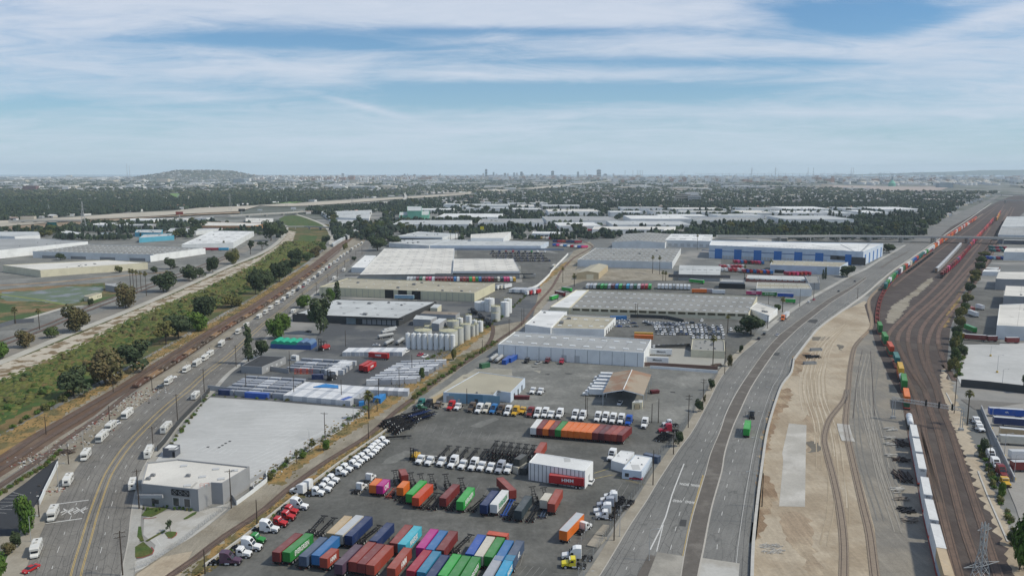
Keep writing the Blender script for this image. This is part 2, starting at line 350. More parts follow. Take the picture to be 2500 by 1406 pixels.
# ---- far side of the channel on the left
area('far_bank_ground','F:-300,880 0,882 330,750 470,690 640,618 700,556 640,545 300,560 -300,600',zz(),m_lot2)
area('green_field','C1:-300,800 0,885 400,850 900,820 1400,790 1680,780 1850,900 1500,1010 1200,1110 900,1130 600,1210 200,1330 0,1390 -300,1450',zz(),mat('field_green',(.05,.085,.025),.95,.25,.06,(.20,.13,.065),.02,(.47,.57),coord='world',fine=.2))
area('shallow_pond','C1:20,915 450,905 900,840 1400,845 1430,905 1300,960 1150,985 1080,1060 920,1085 700,1065 560,1045 120,1040 30,1000',zz(),mat('pond_surface',(.17,.185,.19),.45,.2,.12,(.085,.115,.045),.05,(.40,.50),coord='world'))
strip('pond_causeway','C1:-300,890 0,945 500,1015 900,1090',3.5,zz(),mat('moss_path',(.17,.20,.06),.9,.2,.3,coord='world'))
strip('field_path','C1:-200,1440 0,1390 200,1330 600,1215 900,1130 1200,1100',5,zz(),m_path)
strip('far_service_road','C1:-400,770 0,768 550,740 1100,700 1700,640 2362,570 C2:700,590 1050,510 1300,470',12,zz(),m_lot2)
strip('far_dirt_verge','C1:-400,830 0,825 600,790 1100,750 1700,690 2362,640',9,zz(),m_dirt2)
area('far_yard','F:-200,868 0,840 90,815 150,795 220,770 330,735 480,668 560,622 620,590 640,592 470,690 330,748 150,822 0,880 -200,960',zz(),m_ballg)
# ---- channel
area('river_bed','F:-260,985 0,885 333,750 470,692 560,650 640,619 683,589 700,561 705,548 760,545 803,548 808,566 800,590 780,612 750,640 640,712 480,800 330,885 140,985 0,1060 -260,1190',zz(),m_river)
area('stone_bank','F:-260,998 0,893 333,757 470,698 560,656 640,625 683,595 703,562 722,566 712,600 660,638 600,668 520,705 400,752 280,808 120,880 0,935 -260,1050',zz(),m_bank)
area('river_grass','F:-200,1080 0,990 100,925 220,865 400,790 560,710 640,665 700,625 735,575 775,575 765,612 700,655 600,715 480,780 330,862 160,955 0,1035 -200,1130',zz(),m_grass)
strip('levee_path','F:-260,985 0,885 165,817 333,750 467,692 560,650 640,617 682,588 699,561 697,551',7,zz(),m_path)
area('river_bed','D3:480,860 560,820 700,805 800,825 900,850 1010,890 1110,940 1190,1000 1130,975 900,968 620,965 540,930',zz(),m_grass)
strip('levee_path','D3:720,790 900,850 1100,930 1190,1000 1240,1100 1245,1230',7,zz(),m_path)
# ---- railway corridor left
area('rail_verge','F:-260,1290 0,1070 140,1000 330,892 480,806 640,716 750,646 790,612 830,585 890,545 910,560 885,598 845,619 796,653 760,678 724,706 668,747 623,779 515,861 442,912 324,1003 233,1082 197,1128 152,1199 111,1278 58,1406 -260,1700',zz(),m_gravel)
area('dry_verge','F:-260,1240 0,1062 140,993 240,945 330,888 430,835 560,765 640,715 750,645 760,655 640,735 520,800 420,855 330,905 200,985 60,1075 -260,1290',zz(),m_drygrass)
strip('ballast_bed','F:-260,1290 0,1138 105,1068 210,1006 315,944 420,875 560,787 640,738 760,656 830,600 880,560 905,540',13,zz(),m_rust)
strip('siding_bed','F:-260,1370 0,1190 96,1125 200,1052 326,952 440,880 560,800 640,752 760,670 830,612',6,zz(),m_ballg)
# ---- left boulevard
LB_L='F:20,1500 58,1406 78,1349 111,1278 152,1199 177,1156 197,1128 233,1082 280,1042 324,1003 380,960 442,912 515,861 568,816 639,765 668,747 724,706 760,678 796,653 845,619 884,598 905,578 930,560'
LB_R='F:288,1500 294,1406 311,1323 318,1260 329,1202 340,1160 359,1123 381,1092 406,1059 437,1023 475,985 518,950 553,912 596,877 649,823 680,790 714,763 739,738 778,707 822,676 858,647 893,616 905,598 918,578 940,562'
ribbon('left_road',LB_L,LB_R,zz(),m_road,8,4,kind='structure')
lbl,lbr=spline(GP(LB_L),6),spline(GP(LB_R),6);nL=160
la,LL=resample(lbl,nL);lb_,_=resample(lbr,nL)
def lane(t):return[tuple(la[i].lerp(lb_[i],t))for i in range(nL)]
b=MB();zp=zz()
for t in(.27,.735):dashes(b,lane(t)[:118],3.0,8.5,.16,zp)
line(b,lane(.05)[30:120],.1,zp)
b.build('lane_markings',m_paint,kind='structure')
b=MB()
for t in(.478,.492,.582,.596):line(b,lane(t)[:100],.13,zp+.006)
b.build('centre_markings',m_yel,kind='structure')
m_crack=mat('crack_sealant',(.045,.045,.045),.9,.1,1,coord='world')
b=MB()
for t in(.12,.19,.34,.42,.45,.535,.64,.70,.80,.9):line(b,[(p[0]+R.uniform(-.25,.25),p[1])for p in lane(t)[:120]],.09 if t!=.535 else.14,zp+.004)
for k in range(90):
 i=R.randint(0,100);t0=R.uniform(.05,.9);p,q=la[i].lerp(lb_[i],t0),la[i].lerp(lb_[i],min(.97,t0+R.uniform(.05,.2)));q=q+Vector((R.uniform(-1,1),R.uniform(-2,2)))
 line(b,[tuple(p),tuple(p.lerp(q,.5)+Vector((R.uniform(-.4,.4),R.uniform(-.6,.6)))),tuple(q)],R.uniform(.06,.12),zp+.004)
b.build('asphalt_cracks',m_crack,kind='structure')
b=MB();zp2=zp+.012
def seg(p,q,w):line(b,[G(p),G(q)],w,zp2)
seg((139,1230),(217,1220),.55);seg((112,1277),(201,1265),.55)
for cx,cy in((164,1247),(195,1244)):
 seg((cx-14,cy+10),(cx+16,cy-8),.38);seg((cx-9,cy-6),(cx+10,cy+8),.38)
b.build('crossing_markings',m_paint,kind='structure')
def text(name,s,size,m,parent=None,ext=.01,font=None,**tg):
 c=bpy.data.curves.new(name,'FONT');c.body=s;c.size=size;c.align_x='CENTER';c.align_y='CENTER';c.extrude=ext;c.offset=size*.022
 o=bpy.data.objects.new(name,c);COL.objects.link(o);dg=bpy.context.evaluated_depsgraph_get();me=bpy.data.meshes.new_from_object(o.evaluated_get(dg))
 bpy.data.objects.remove(o);me.materials.clear();me.materials.append(m);return link(name,me,parent,**tg)
for i,(x,y)in enumerate(((157,1247),(176,1245),(187,1246),(206,1243))):
 o=text('crossing_letter','R',2.6,m_paint,kind='structure');g=G((x,y));o.location=(g[0],g[1],zp2+.01);o.rotation_euler=(0,0,math.pi-.35);o.scale=(.7,1.3,1)
def kerb(name,pts,w,m,side=1,h=.13,step=6):
 c=spline(GP(pts)if isinstance(pts,str)else pts,step);a=offset(c,0);d=offset(c,w*side);bb=MB();n=len(c)
 for i in range(n-1):
  q=[(*a[i],h),(*d[i],h),(*d[i+1],h),(*a[i+1],h)];bb.face(q if side>0 else q[::-1]);bb.face([(*a[i],0),(*a[i],h),(*a[i+1],h),(*a[i+1],0)]);bb.face([(*d[i],0),(*d[i],h),(*d[i+1],h),(*d[i+1],0)])
 return bb.build(name,m,kind='structure')
kerb('pavement','F:288,1500 294,1406 311,1323 318,1260 329,1202 340,1160 359,1123 381,1092 406,1059 437,1023 475,985 518,950',3.2,m_walk)
kerb('kerb','F:289,1500 295,1406 312,1323 319,1260 330,1202 341,1160 360,1123 382,1092',.25,m_kerb,h=.15)
kerb('pavement','F:518,950 553,912 596,877 649,823 680,790 714,763 739,738 778,707 822,676',2.5,m_walk)
kerb('pavement','F:20,1500 58,1406 78,1349 111,1278 152,1199 177,1156 197,1128',6.0,m_tanwalk,-1)
area('car_park','F:-260,1340 0,1222 0,1222 60,1180 110,1140 142,1118 140,1135 108,1205 94,1245 60,1308 0,1308 -260,1420',zz(),mat('new_asphalt',(.035,.038,.043),.9,.08,.2,coord='world',fine=.06))
b=MB();zp=zz()
for(a_,c_)in(((0,1240),(38,1229)),((0,1251),(16,1252)),((0,1243),(30,1243)),((0,1234),(40,1234)),((0,1225),(52,1225)),((10,1217),(53,1217)),((23,1209),(63,1209)),((31,1201),(63,1209))):line(b,[G(a_),G(c_)],.12,zp)
b.build('bay_markings',m_paint,kind='structure')
area('lawn','F:-60,1406 40,1325 52,1330 36,1370 20,1406 -10,1500 -100,1500',zz(),m_grass)
# ---- pale concrete lot
m_lotc=mat('pale_concrete_lot',(.43,.435,.425),.85,.05,.03,(.38,.385,.375),.018,(.45,.6),coord='world',fine=.03)
streak(m_lotc,.035,.12,.5)
area('concrete_lot','F:513,970 700,981 894,999 895,1008 840,1045 782,1082 650,1164 560,1220 470,1215 400,1180 370,1140 404,1090 442,1051 477,1003',zz(),m_lotc)
b=MB();zp=zz()
def bays(mb,A_,B_,n,L_,w=.11,z=None,dx=(0,0)):
 a,c=Vector(G(A_)),Vector(G(B_));d=Vector(dx).normalized()
 for i in range(n):p=a.lerp(c,i/(n-1));line(mb,[tuple(p),tuple(p+d*L_)],w,z or zp)
for(A_,B_,n,L_,dx)in(((560,1003),(520,1070),8,34,(1,.15)),((640,1000),(560,1100),9,22,(1,-.1)),((700,1020),(640,1110),9,16,(.5,.9)),((760,1005),(700,1050),6,40,(1,-.05)),((600,1120),(700,1150),9,12,(.45,.9)),((770,1060),(880,1010),8,16,(-.3,-.9)),((570,1150),(640,1168),6,9,(.7,.7)),((480,1100),(560,1110),7,6,(.2,1))):bays(b,A_,B_,n,L_,dx=dx)
b.build('bay_markings',mat('faded_paint',(.62,.63,.62),.8,.1,1,coord='world'),kind='structure')
b=MB()
for p in((508,1091),(535,1092),(543,1087),(551,1082),(561,1077)):g=G(p);b.box(g[0]-.5,g[0]+.5,g[1]-.7,g[1]+.7,0,zp+.02)
b.build('drain_grates',m_patch,kind='structure')
area('office_forecourt','F:352,1265 410,1246 470,1246 482,1250 560,1228 557,1240 500,1290 440,1330 400,1368 330,1395 326,1370 372,1355 380,1330 350,1305',zz(),m_palec)
b=MB();zp=zz()
for i in range(11):line(b,[G((486+i*6.3,1247-i*1.6)),G((506+i*5.6,1252-i*2.6))],.18,zp)
for q in(((411,1263),(436,1247)),((473,1271),(505,1256)),((490,1274),(516,1258)),((382,1315),(393,1331)),((440,1250),(425,1260))):line(b,[G(q[0]),G(q[1])],.12,zp)
b.build('bay_markings',m_paint,kind='structure')
for s_ in('F:330,1360 330,1335 350,1322 372,1342 374,1350 360,1357 335,1363','F:335,1310 338,1285 345,1285 347,1305 352,1320 345,1322','F:402,1301 412,1297 430,1298 432,1303 424,1312 412,1314','F:345,1258 360,1240 400,1238 412,1240 384,1256 370,1262','F:448,1266 470,1252 482,1248 478,1255 458,1266 450,1268','F:355,1320 390,1300 402,1294 404,1297 392,1304 360,1322'):
 area('planting_bed',s_,zz()+.08,m_grass)
b=MB();line(b,GP('F:334,1362 350,1361 372,1352 376,1344 370,1336'),.28,.2);line(b,GP('F:350,1266 365,1266 382,1263'),.28,.2);line(b,GP('F:410,1313 420,1314 430,1307 432,1300'),.28,.2)
b.build('red_kerb',mat('red_kerb_paint',(.28,.06,.05),.8,.2,1),kind='structure')
# ---- single track corridor through the middle
area('dirt_corridor','F:300,1500 330,1400 420,1340 470,1310 560,1245 640,1180 651,1166 782,1082 895,1008 1000,925 1090,850 1200,790 1290,700 1380,640 1410,600 1440,590 1450,600 1430,625 1380,690 1290,790 1130,895 1030,975 937,1055 820,1137 703,1227 604,1306 505,1379 470,1500',zz(),m_gravel)
area('dry_grass_strip','F:655,1175 700,1140 782,1085 830,1050 900,1005 1000,925 1090,855 1180,800 1290,705 1380,640 1395,640 1300,715 1200,806 1105,875 1020,945 930,1010 850,1062 790,1100 720,1150 690,1185',zz(),m_drygrass)
area('dry_grass_strip','F:470,1440 505,1379 604,1306 703,1227 820,1137 900,1075 937,1050 930,1046 810,1125 690,1215 590,1292 480,1370',zz(),m_drygrass)
area('dry_grass_strip','F:1035,965 1130,880 1200,850 1213,840 1200,838 1120,870 1040,930 1010,960 960,1010 985,1005',zz(),mat('verge_scrub',(.10,.10,.045),.95,.25,.2,(.19,.135,.06),.1,(.45,.6),coord='world',fine=.2))
area('dirt_patch','F:300,1500 335,1400 400,1358 470,1345 440,1406 420,1500',zz(),m_dirt)
# ---- container yard
area('container_yard','F:470,1500 505,1381 604,1308 703,1229 820,1139 937,1057 985,1005 1031,973 1130,985 1340,995 1500,1010 1660,1020 1655,1060 1606,1113 1571,1178 1460,1340 1412,1402 1350,1500',zz(),m_lot)
area('upper_yard','F:1130,900 1185,872 1213,858 1560,895 1752,914 1745,935 1674,1031 1660,1035 1400,1010 1270,990 1130,985 1010,975 1040,960',zz(),m_lot2)
area('concrete_apron','F:1044,972 1165,897 1320,905 1318,912 1250,917 1090,1000',zz(),mat('apron_concrete',(.29,.28,.24),.9,.08,.08,(.24,.23,.19),.05,(.45,.6),coord='world',fine=.08))
for s_ in('B5:290,900 460,905 510,860 670,850 680,820 480,820 440,865 330,860','B5:320,805 460,825 465,835 330,840','B5:580,715 750,730 750,750 575,740','B5:0,905 470,940 400,985 250,990 0,935','B5:0,600 200,610 275,640 240,660 0,662','A3:1370,270 1540,195 1620,205 1440,320 1300,330','B4:900,1150 1000,1100 1150,1060 1180,1080 1000,1160'):
 area('worn_patch',s_,zz(),m_lot2)
for s_ in('B5:510,635 600,638 560,648 520,645','B5:315,645 370,640 350,656','B6:340,812 390,815 388,826 345,824','B5:180,570 270,575 200,582'):area('tar_patch',s_,zz(),m_patch)
b=MB();zp=zz()
for i in range(12):line(b,[G((1022+i*22,1031+i*3.2)),G((1012+i*22,1050+i*3.2))],.1,zp)
for i in range(9):line(b,[G((1040+i*26,1165+i*3.6)),G((1024+i*26,1192+i*3.6))],.1,zp)
for i in range(5):line(b,[G((1270+i*16,1378+i*2)),G((1250+i*16,1402+i*2))],.1,zp)
line(b,GP('F:1270,1380 1280,1345'),.14,zp)
for q in(((1349,1400),(1400,1403)),((1465,1330),(1430,1345)),((1500,1210),(1520,1178)),((1515,1215),(1535,1182)),((1372,1368),(1440,1358))):line(b,[G(q[0]),G(q[1])],.12,zp)
b.build('bay_markings',mat('worn_paint',(.22,.22,.21),.8,.2,.8,coord='world'),kind='structure')
b=MB()
for i in range(9):line(b,[G((1495+i*9,1159+i*2.6)),G((1513+i*9,1168+i*2.6))],.12,zp)
line(b,GP('A5:790,415 935,370'),.4,zp);line(b,GP('A5:800,465 970,430'),.4,zp)
b.build('bay_markings',mat('worn_yellow',(.30,.25,.11),.8,.3,.8,coord='world'),kind='structure')
area('tanker_yard','F:680,880 760,850 800,770 960,800 1030,720 1320,690 1300,780 1180,800 1010,930 900,1000 500,965 560,910 640,870',zz(),mat('blue_grey_yard',(.075,.080,.086),.9,.12,.05,(.125,.128,.125),.03,(.45,.6),coord='world',fine=.08))
area('chassis_yard','C4:1100,340 2362,375 C5:770,400 560,620 C4:2200,850 1640,800 2000,780 1975,560 1880,455 1100,455',zz(),m_lot)
area('trailer_lot','C5:640,880 1000,760 C6:740,760 1160,800 1660,870 1660,985 1100,960 0,930 C5:1050,890',zz(),m_lot)
area('dirt_lot','C5:700,720 900,600 1900,600 C6:600,690 590,760 C5:1000,765 640,880 600,800',zz(),m_gravel)
area('trailer_lot','C6:1180,470 1900,480 C7:180,680 0,690 C6:1180,690',zz(),m_lot)
area('trailer_lot','C5:180,150 700,130 1000,300 700,400 530,350 400,230 150,210',zz(),m_lot)
area('white_lot','C4:1620,800 2210,790 2060,960 1960,1100 1640,1000 1340,1050 1620,810',zz(),m_lot)
area('car_lot_ground','F:1480,775 1790,780 1860,790 1795,882 1760,905 1590,895 1590,830 1480,822',zz(),m_lot)
area('matson_forecourt','B5:1330,395 1659,400 B6:540,430 870,460 855,560 780,600 140,575 B5:1260,560',zz(),mat('forecourt_concrete',(.30,.295,.265),.9,.08,.08,coord='world',fine=.06))
# ---- main road
MR_L='F:1380,1520 1465,1404 1541,1278 1577,1225 1609,1171 1659,1095 1692,1050 1730,980 1760,922 1801,872 1831,846 1849,831 1874,808 1905,782 1960,744 1992,724 2038,698 2081,674 2117,657 2150,636 2188,614 2214,598 2256,570 2325,529 2399,494 2441,474'
MR_R='F:1820,1520 1828,1404 1831,1328 1841,1227 1854,1126 1866,1050 1887,978 1902,940 1922,909 1930,877 1968,828 1996,797 2058,752 2108,717 2170,664 2220,630 2272,594 2305,571 2366,531 2413,497 2446,476'
ribbon('main_road',MR_L,MR_R,zz(),m_road2,8,4,kind='structure')
MD_L='F:1645,1500 1664,1404 1672,1354 1692,1260 1722,1159 1737,1104 1760,1050 1775,1006 1803,952 1836,902 1870,855 1904,818 1928,799 1964,772 2021,731 2081,698 2113,676'
MD_R='F:1690,1500 1702,1404 1715,1341 1735,1240 1760,1151 1768,1104 1785,1050 1803,1008 1836,940 1882,871 1904,844 1950,800 1985,772 2031,737 2081,705 2115,680'
ribbon('road_median',MD_L,MD_R,zz()+.02,m_median,8,2,kind='structure')
ribbon('road_median','C7:1660,590 1800,500 1980,400 2070,350','C7:1720,580 1850,490 2000,410 2080,355',zz()+.02,m_median,8,2,kind='structure')
kerb('median_kerb',MD_L,.3,m_kerb,-1,.16);kerb('median_kerb',MD_R,.5,m_kerb,1,.16)
mll,mrr=resample(spline(GP(MR_L),6),200)[0],resample(spline(GP(MR_R),6),200)[0]
b=MB();zp=zz()
wl=lambda s_:spline(GP(s_),6)
dashes(b,wl('F:1500,1450 1522,1406 1552,1330 1575,1290 1610,1210 1640,1160'),3.0,9,.15,zp)
dashes(b,wl('F:1620,1450 1636,1345 1663,1240 1675,1200 1700,1132 1723,1073 1740,1036 1776,961 1815,906 1850,860 1900,805 1948,760 2000,727 2060,694'),3.2,9,.17,zp)
dashes(b,wl('F:1745,1450 1751,1330 1759,1275 1774,1190 1790,1120 1807,1062 1828,1000 1860,930 1900,880 1940,840 1985,805 2040,765 2100,720'),3.2,9,.17,zp)
dashes(b,wl('F:1735,1080 1765,1025 1790,985 1830,930 1870,890 1920,840 2000,770'),3.0,9,.12,zp)
line(b,wl('F:1670,1132 1655,1170 1640,1210 1625,1262 1610,1296 1597,1322 1587,1342'),.42,zp)
line(b,wl('F:1619,1280 1612,1310 1603,1346'),.3,zp)
line(b,wl('F:1735,1104 1758,1050 1773,1006 1801,952 1834,902'),.1,zp)
for off in(.06,):line(b,[tuple(mrr[i].lerp(mll[i],.09))for i in range(0,120)],.12,zp)
b.build('lane_markings',m_paint,kind='structure')
b=MB();line(b,wl('F:1650,1450 1658,1404 1668,1350 1688,1258 1716,1159'),.14,zp+.004);line(b,wl('F:1654,1450 1661,1404 1671,1350 1690,1259 1718,1160'),.12,zp+.004);b.build('edge_markings',m_yel,kind='structure')
for(s_,x,y)in(('SIGNAL',1669,1182),('SIGNAL',1697,1185),('AHEAD',1654,1223),('AHEAD',1684,1226)):
 o=text('road_lettering',s_,1.5,m_paint,kind='structure');g=G((x,y));o.location=(g[0],g[1],zp+.02);o.rotation_euler=(0,0,math.pi-.30);o.scale=(.62,1.9,1)
b=MB()
for t in(.04,.1,.33,.4,.55,.9,.95):
 c=[tuple(mll[i].lerp(mrr[i],t)+Vector((R.uniform(-.3,.3),0)))for i in range(0,110)];line(b,c,.1,zp+.003)
for k in range(120):
 i=R.randint(0,95);t0=R.choice((R.uniform(.25,.45),R.uniform(.6,.75)));p,q=mll[i].lerp(mrr[i],t0),mll[i].lerp(mrr[i],t0+R.uniform(.03,.08));q=q+Vector((R.uniform(-1,1),R.uniform(-3,3)))
 line(b,[tuple(p),tuple(p.lerp(q,.5)+Vector((R.uniform(-.4,.4),R.uniform(-.6,.6)))),tuple(q)],R.uniform(.06,.13),zp+.003)
b.build('asphalt_cracks',m_crack,kind='structure')
for s_ in('A6:440,860 500,865 490,930 425,925','C7:650,1300 800,1290 830,1310 790,1350 640,1320','B6:1330,440 1400,440 1380,470 1300,460'):area('tar_patch',s_,zz(),m_patch)
m_slab=mat('bridge_slab',(.22,.21,.185),.85,.12,.15,(.30,.285,.25),.06,(.42,.6),coord='world',fine=.08)
area('concrete_roadway','A6:215,1175 475,1215 445,1410 400,1700 60,1700 125,1410',zz(),m_slab)
area('concrete_roadway','A6:640,1230 1010,1285 1000,1410 980,1700 560,1700 600,1410',zz(),m_palec)
area('ramp_median','A6:130,1200 200,1215 120,1410 60,1600 -40,1600 20,1410',zz()+.06,m_median)
kerb('pavement','F:1380,1520 1465,1404 1541,1278 1577,1225 1609,1171 1659,1095 1692,1050 1730,980 1760,922 1801,872 1831,846 1849,831',3.6,m_tanwalk,-1)
kerb('kerb','F:1381,1520 1466,1404 1542,1278 1578,1225 1610,1171 1660,1095 1693,1050 1731,980 1761,922 1802,872 1832,846 1850,831',.3,m_kerb,-1,.16)
kerb('pavement','F:1874,808 1905,782 1960,744 1992,724 2038,698 2081,674 2117,657 2150,636 2188,614 2214,598',4,m_walk,-1)
# ---- dirt ground between main road and the railway
DW=GP(MR_R)
area('dirt_ground','F:1826,1520 1838,1404 1841,1328 1851,1227 1864,1126 1876,1050 1897,978 1912,940 1935,909 1945,877 1978,828 2006,797 2065,757 2110,735 2130,745 2126,800 2095,835 2080,900 2066,1000 2062,1040 2075,1100 2120,1200 2150,1300 2160,1420 2170,1520',zz(),m_dirt)
area('gravel_ground','F:2066,1000 2080,900 2095,835 2126,800 2140,850 2170,920 2215,1000 2235,1100 2260,1200 2290,1330 2300,1420 2310,1520 2150,1520 2146,1400 2135,1290 2105,1180 2070,1090',zz(),m_ballg)
area('rail_yard_ground','F:2110,745 2140,715 2200,660 2270,600 2320,555 2440,490 2475,478 2500,478 2520,500 2440,575 2420,640 2350,720 2320,800 2310,900 2340,1020 2400,1200 2470,1340 2500,1420 2520,1520 2300,1520 2290,1330 2260,1200 2235,1100 2215,1000 2170,920 2140,850 2126,800',zz(),m_ball)
for s_,m in(('C8:460,1340 480,1220 560,1100 700,1010 850,910 960,800 1050,740 1100,720 1120,760 900,960 780,1030 790,1080 660,1250 560,1350',m_gravel),('C8:1200,1406 1350,1150 1450,960 1560,820 1640,680 1700,640 1660,740 1560,900 1480,1050 1380,1200 1290,1406',m_drygrass),('F:2300,930 2322,925 2345,1010 2370,1080 2345,1085 2318,1000',m_gravel)):
 area('worn_ground',s_,zz(),m)
area('dirt_bank','F:2300,890 2316,930 2345,1000 2375,1080 2400,1160 2440,1240 2500,1360 2560,1520 2500,1520 2470,1380 2420,1270 2380,1180 2345,1090 2325,1040 2300,960',zz(),m_dirt)
area('dirt_stain','A7:230,800 350,790 470,810 510,870 500,1000 560,1100 560,1200 640,1406 450,1406 430,1250 280,1100 230,950',zz(),m_stain)
area('dirt_stain','B7:520,900 640,940 580,1060 560,1200 600,1300 600,1406 480,1406 480,1140 420,1100 480,1000',zz(),m_stain)
for s_ in('B7:90,1100 160,900 200,790 330,785 340,830 290,950 200,1040 150,1200 110,1406 60,1406','A7:30,400 90,100 150,0 60,0 10,350 -20,700 -40,1100 30,1000 100,800 160,760 180,640 130,500','B7:340,560 350,470 440,440 560,440 600,500 440,540 430,600 390,660 310,660'):area('rusty_soil',s_,zz(),m_dirt2)
m_rut=[mat('rut_'+n_,c_,.95,.16,.3,coord='world',fine=.12)for n_,c_ in(('light',(.425,.37,.285)),('dark',(.325,.27,.195)),('grey',(.175,.17,.155)),('pale',(.255,.24,.21)))]
zr=[.2]
for s_,n_,sp,a_ in(('F:2085,775 2020,830 1985,900 1985,960 2012,1050 2016,1150 2020,1250 2008,1330 2000,1500',34,5.5,0),('F:2120,860 2110,960 2125,1060 2155,1180 2190,1300 2225,1500',30,4.5,2)):
 for mi in(0,1):
  b=MB()
  for k in range(n_//4):
   c=spline(GP(s_),6);o0=R.uniform(-sp,sp);i0=R.randrange(len(c)//2);i1=min(len(c),i0+R.randrange(8,len(c)//2+9));ph=R.uniform(0,6)
   for w2 in(-.95,.95):zr[0]+=.0006;e=[(p[0]+math.sin(i*.22+ph)*.8,p[1])for i,p in enumerate(offset(c,o0+w2)[i0:i1])];line(b,e,.42,zr[0])
  b.build('tyre_ruts',m_rut[a_+mi],kind='structure')
for s_ in('B7:510,290 690,285 710,310 640,325 520,325','B7:480,1310 520,1290 590,1310 610,1380 590,1406 490,1406','B7:770,360 820,370 800,420 760,400'):area('oil_stain',s_,zz(),mat('dark_soil',(.13,.12,.10),.95,.2,.2,coord='world'))
area('concrete_slab_pad','B7:300,1120 470,1138 462,1406 A7:455,740 205,735 245,300 B7:235,1406',zz(),mat('slab_pad',(.36,.345,.31),.9,.10,.1,(.43,.415,.38),.05,(.45,.6),coord='world',fine=.07))
area('east_yard','F:2345,842 2500,838 2700,850 2700,980 2500,958 2348,944 2336,920',zz(),m_lotc)
area('trailer_yard','F:2352,700 2450,705 2440,842 2320,838 2330,790',zz(),m_lot)
area('east_road','F:2345,975 2500,985 2700,1000 2700,1010 2500,992 2380,1000',zz(),m_road)
area('container_park','F:2395,1000 2500,985 2800,1000 2800,1500 2560,1500 2480,1240 2430,1120',zz(),mat('park_concrete',(.27,.26,.24),.9,.1,.1,coord='world',fine=.07))
area('far_lot','F:2420,640 2445,575 2700,560 2700,600 2500,640',zz(),m_lot2)
# ---- concrete river far left and other distant ground
m_chan=mat('channel_concrete',(.42,.38,.31),.9,.06,.01,(.36,.33,.27),.006,(.45,.6),coord='world')
area('concrete_channel','D1:-400,890 0,900 500,885 1250,835 1800,790 2500,755 D2:1120,710 1900,680 2420,640 D3:700,645 1500,590 2330,548 2330,572 1500,640 900,680 500,690 200,680 D2:1700,760 900,800 500,830 0,860 D1:1250,880 800,925 0,990 -400,1010',2.2,m_chan)
area('channel_floor','D1:-400,1010 0,995 800,935 1250,890 D2:0,868 500,838 1200,790 1700,768 1700,790 1200,810 500,850 0,890 D1:1250,960 800,1000 0,1045 -400,1060',2.2,m_dirt2)
strip('freeway','D1:-300,1080 0,1060 600,1020 1100,990 1700,950 2300,890 D2:600,900 1000,850 1500,825 2100,790 2500,770 D3:900,770',16,2.3,mat('freeway_concrete',(.30,.29,.27),.9,.1,.02,coord='world'))
area('concrete_channel','D4:400,490 1100,445 1330,430 1930,440 1850,470 1370,490 1350,510 900,545 480,572 420,548 800,520 1350,492 900,500 430,505',2.2,m_chan)
area('concrete_channel','D5:150,425 400,400 700,375 1000,345 1400,300 1500,300 1100,350 880,380 600,410 300,432',2.2,m_chan)
area('railway_land','D7:600,420 620,385 1100,375 1900,395 2500,400 D8:900,380 1400,410 1300,450 700,470 300,470 D7:1500,450 1000,450 700,450',2.2,mat('tank_farm_ground',(.32,.27,.24),.95,.1,.005,coord='world'))
area('meadow','D2:630,495 820,500 830,565 750,580 700,520',2.2,mat('meadow_green',(.13,.22,.06),.9,.1,.01,coord='world'))
area('meadow','D5:320,600 740,585 740,605 500,612',2.2,MAT['meadow_green']);area('meadow','D3:100,600 700,590 900,610 700,640 100,650',2.2,MAT['meadow_green'])
area('pale_lot','D5:330,640 350,610 700,610 740,640 600,665',2.2,m_palec)
b=MB();b.face([(-23900,15500,1),(23900,15500,1),(23900,23900,1),(-23900,23900,1)]);b.build('sea',mat('sea_water',(.10,.15,.18),.2,.05,.001,coord='world'),kind='structure')
# == PROTOTYPES
m_tyre=mat('tyre_rubber',(.018,.018,.019),.85,.1,3)
m_rim=mat('wheel_rim',(.55,.56,.57),.35,.1,3,spec=.6)
m_black=mat('black_steel',(.016,.016,.018),.55,.3,2,(.05,.035,.025),1.5,(.6,.7))
m_glass=mat('dark_glass',(.018,.022,.026),.08,.05,1,spec=.8)
m_chrome=mat('bright_metal',(.62,.63,.64),.25,.05,1,metal=.8)
m_white=mat('white_vehicle_paint',(.70,.71,.71),.38,.05,.8,(.62,.62,.60),.6,(.5,.7),spec=.5,rand=.05)
m_lamp=mat('lamp_lens',(.75,.75,.70),.15,.05,1,spec=.8)
m_tail=mat('tail_lamp_red',(.35,.02,.02),.2,.05,1,spec=.6)
PAINT={}
def paint(name,c,rough=.45,wear=None,**k):
 n=name.replace(' ','_')+'_paint'
 return mat(n,c,rough,.10,.5,wear or tuple(x*.82+.03 for x in c),.35,(.52,.72),spec=.4,**k)
CC={'maroon':(.17,.026,.026),'brown red':(.235,.040,.032),'rust red':(.30,.055,.035),'green':(.028,.215,.042),'bright green':(.03,.34,.055),'dark green':(.03,.12,.055),'slate blue':(.060,.090,.150),'blue':(.028,.145,.36),'navy':(.014,.032,.11),'purple':(.085,.045,.075),'red':(.42,.020,.022),'crimson':(.33,.016,.04),'rusty cream':(.47,.36,.22),'cream':(.55,.52,.44),'cyan':(.06,.42,.52),'magenta':(.42,.022,.22),'teal blue':(.03,.20,.34),'silver grey':(.34,.36,.40),'orange':(.66,.155,.02),'orange red':(.50,.065,.022),'dark slate':(.035,.052,.062),'white':(.66,.67,.66),'sky blue':(.02,.30,.52),'dark grey':(.055,.06,.06),'grey':(.30,.31,.31),'teal':(.02,.15,.14),'yellow':(.55,.33,.03),'dark red':(.12,.018,.022),'pink':(.55,.05,.16),'brown':(.10,.075,.055),'light blue':(.22,.36,.46),'black':(.02,.02,.022),'bright yellow':(.66,.56,.03),'dark maroon':(.10,.018,.026),'royal blue':(.015,.08,.36)}
def cpaint(n):
 m=paint('container '+n,CC[n],.55)
 return m
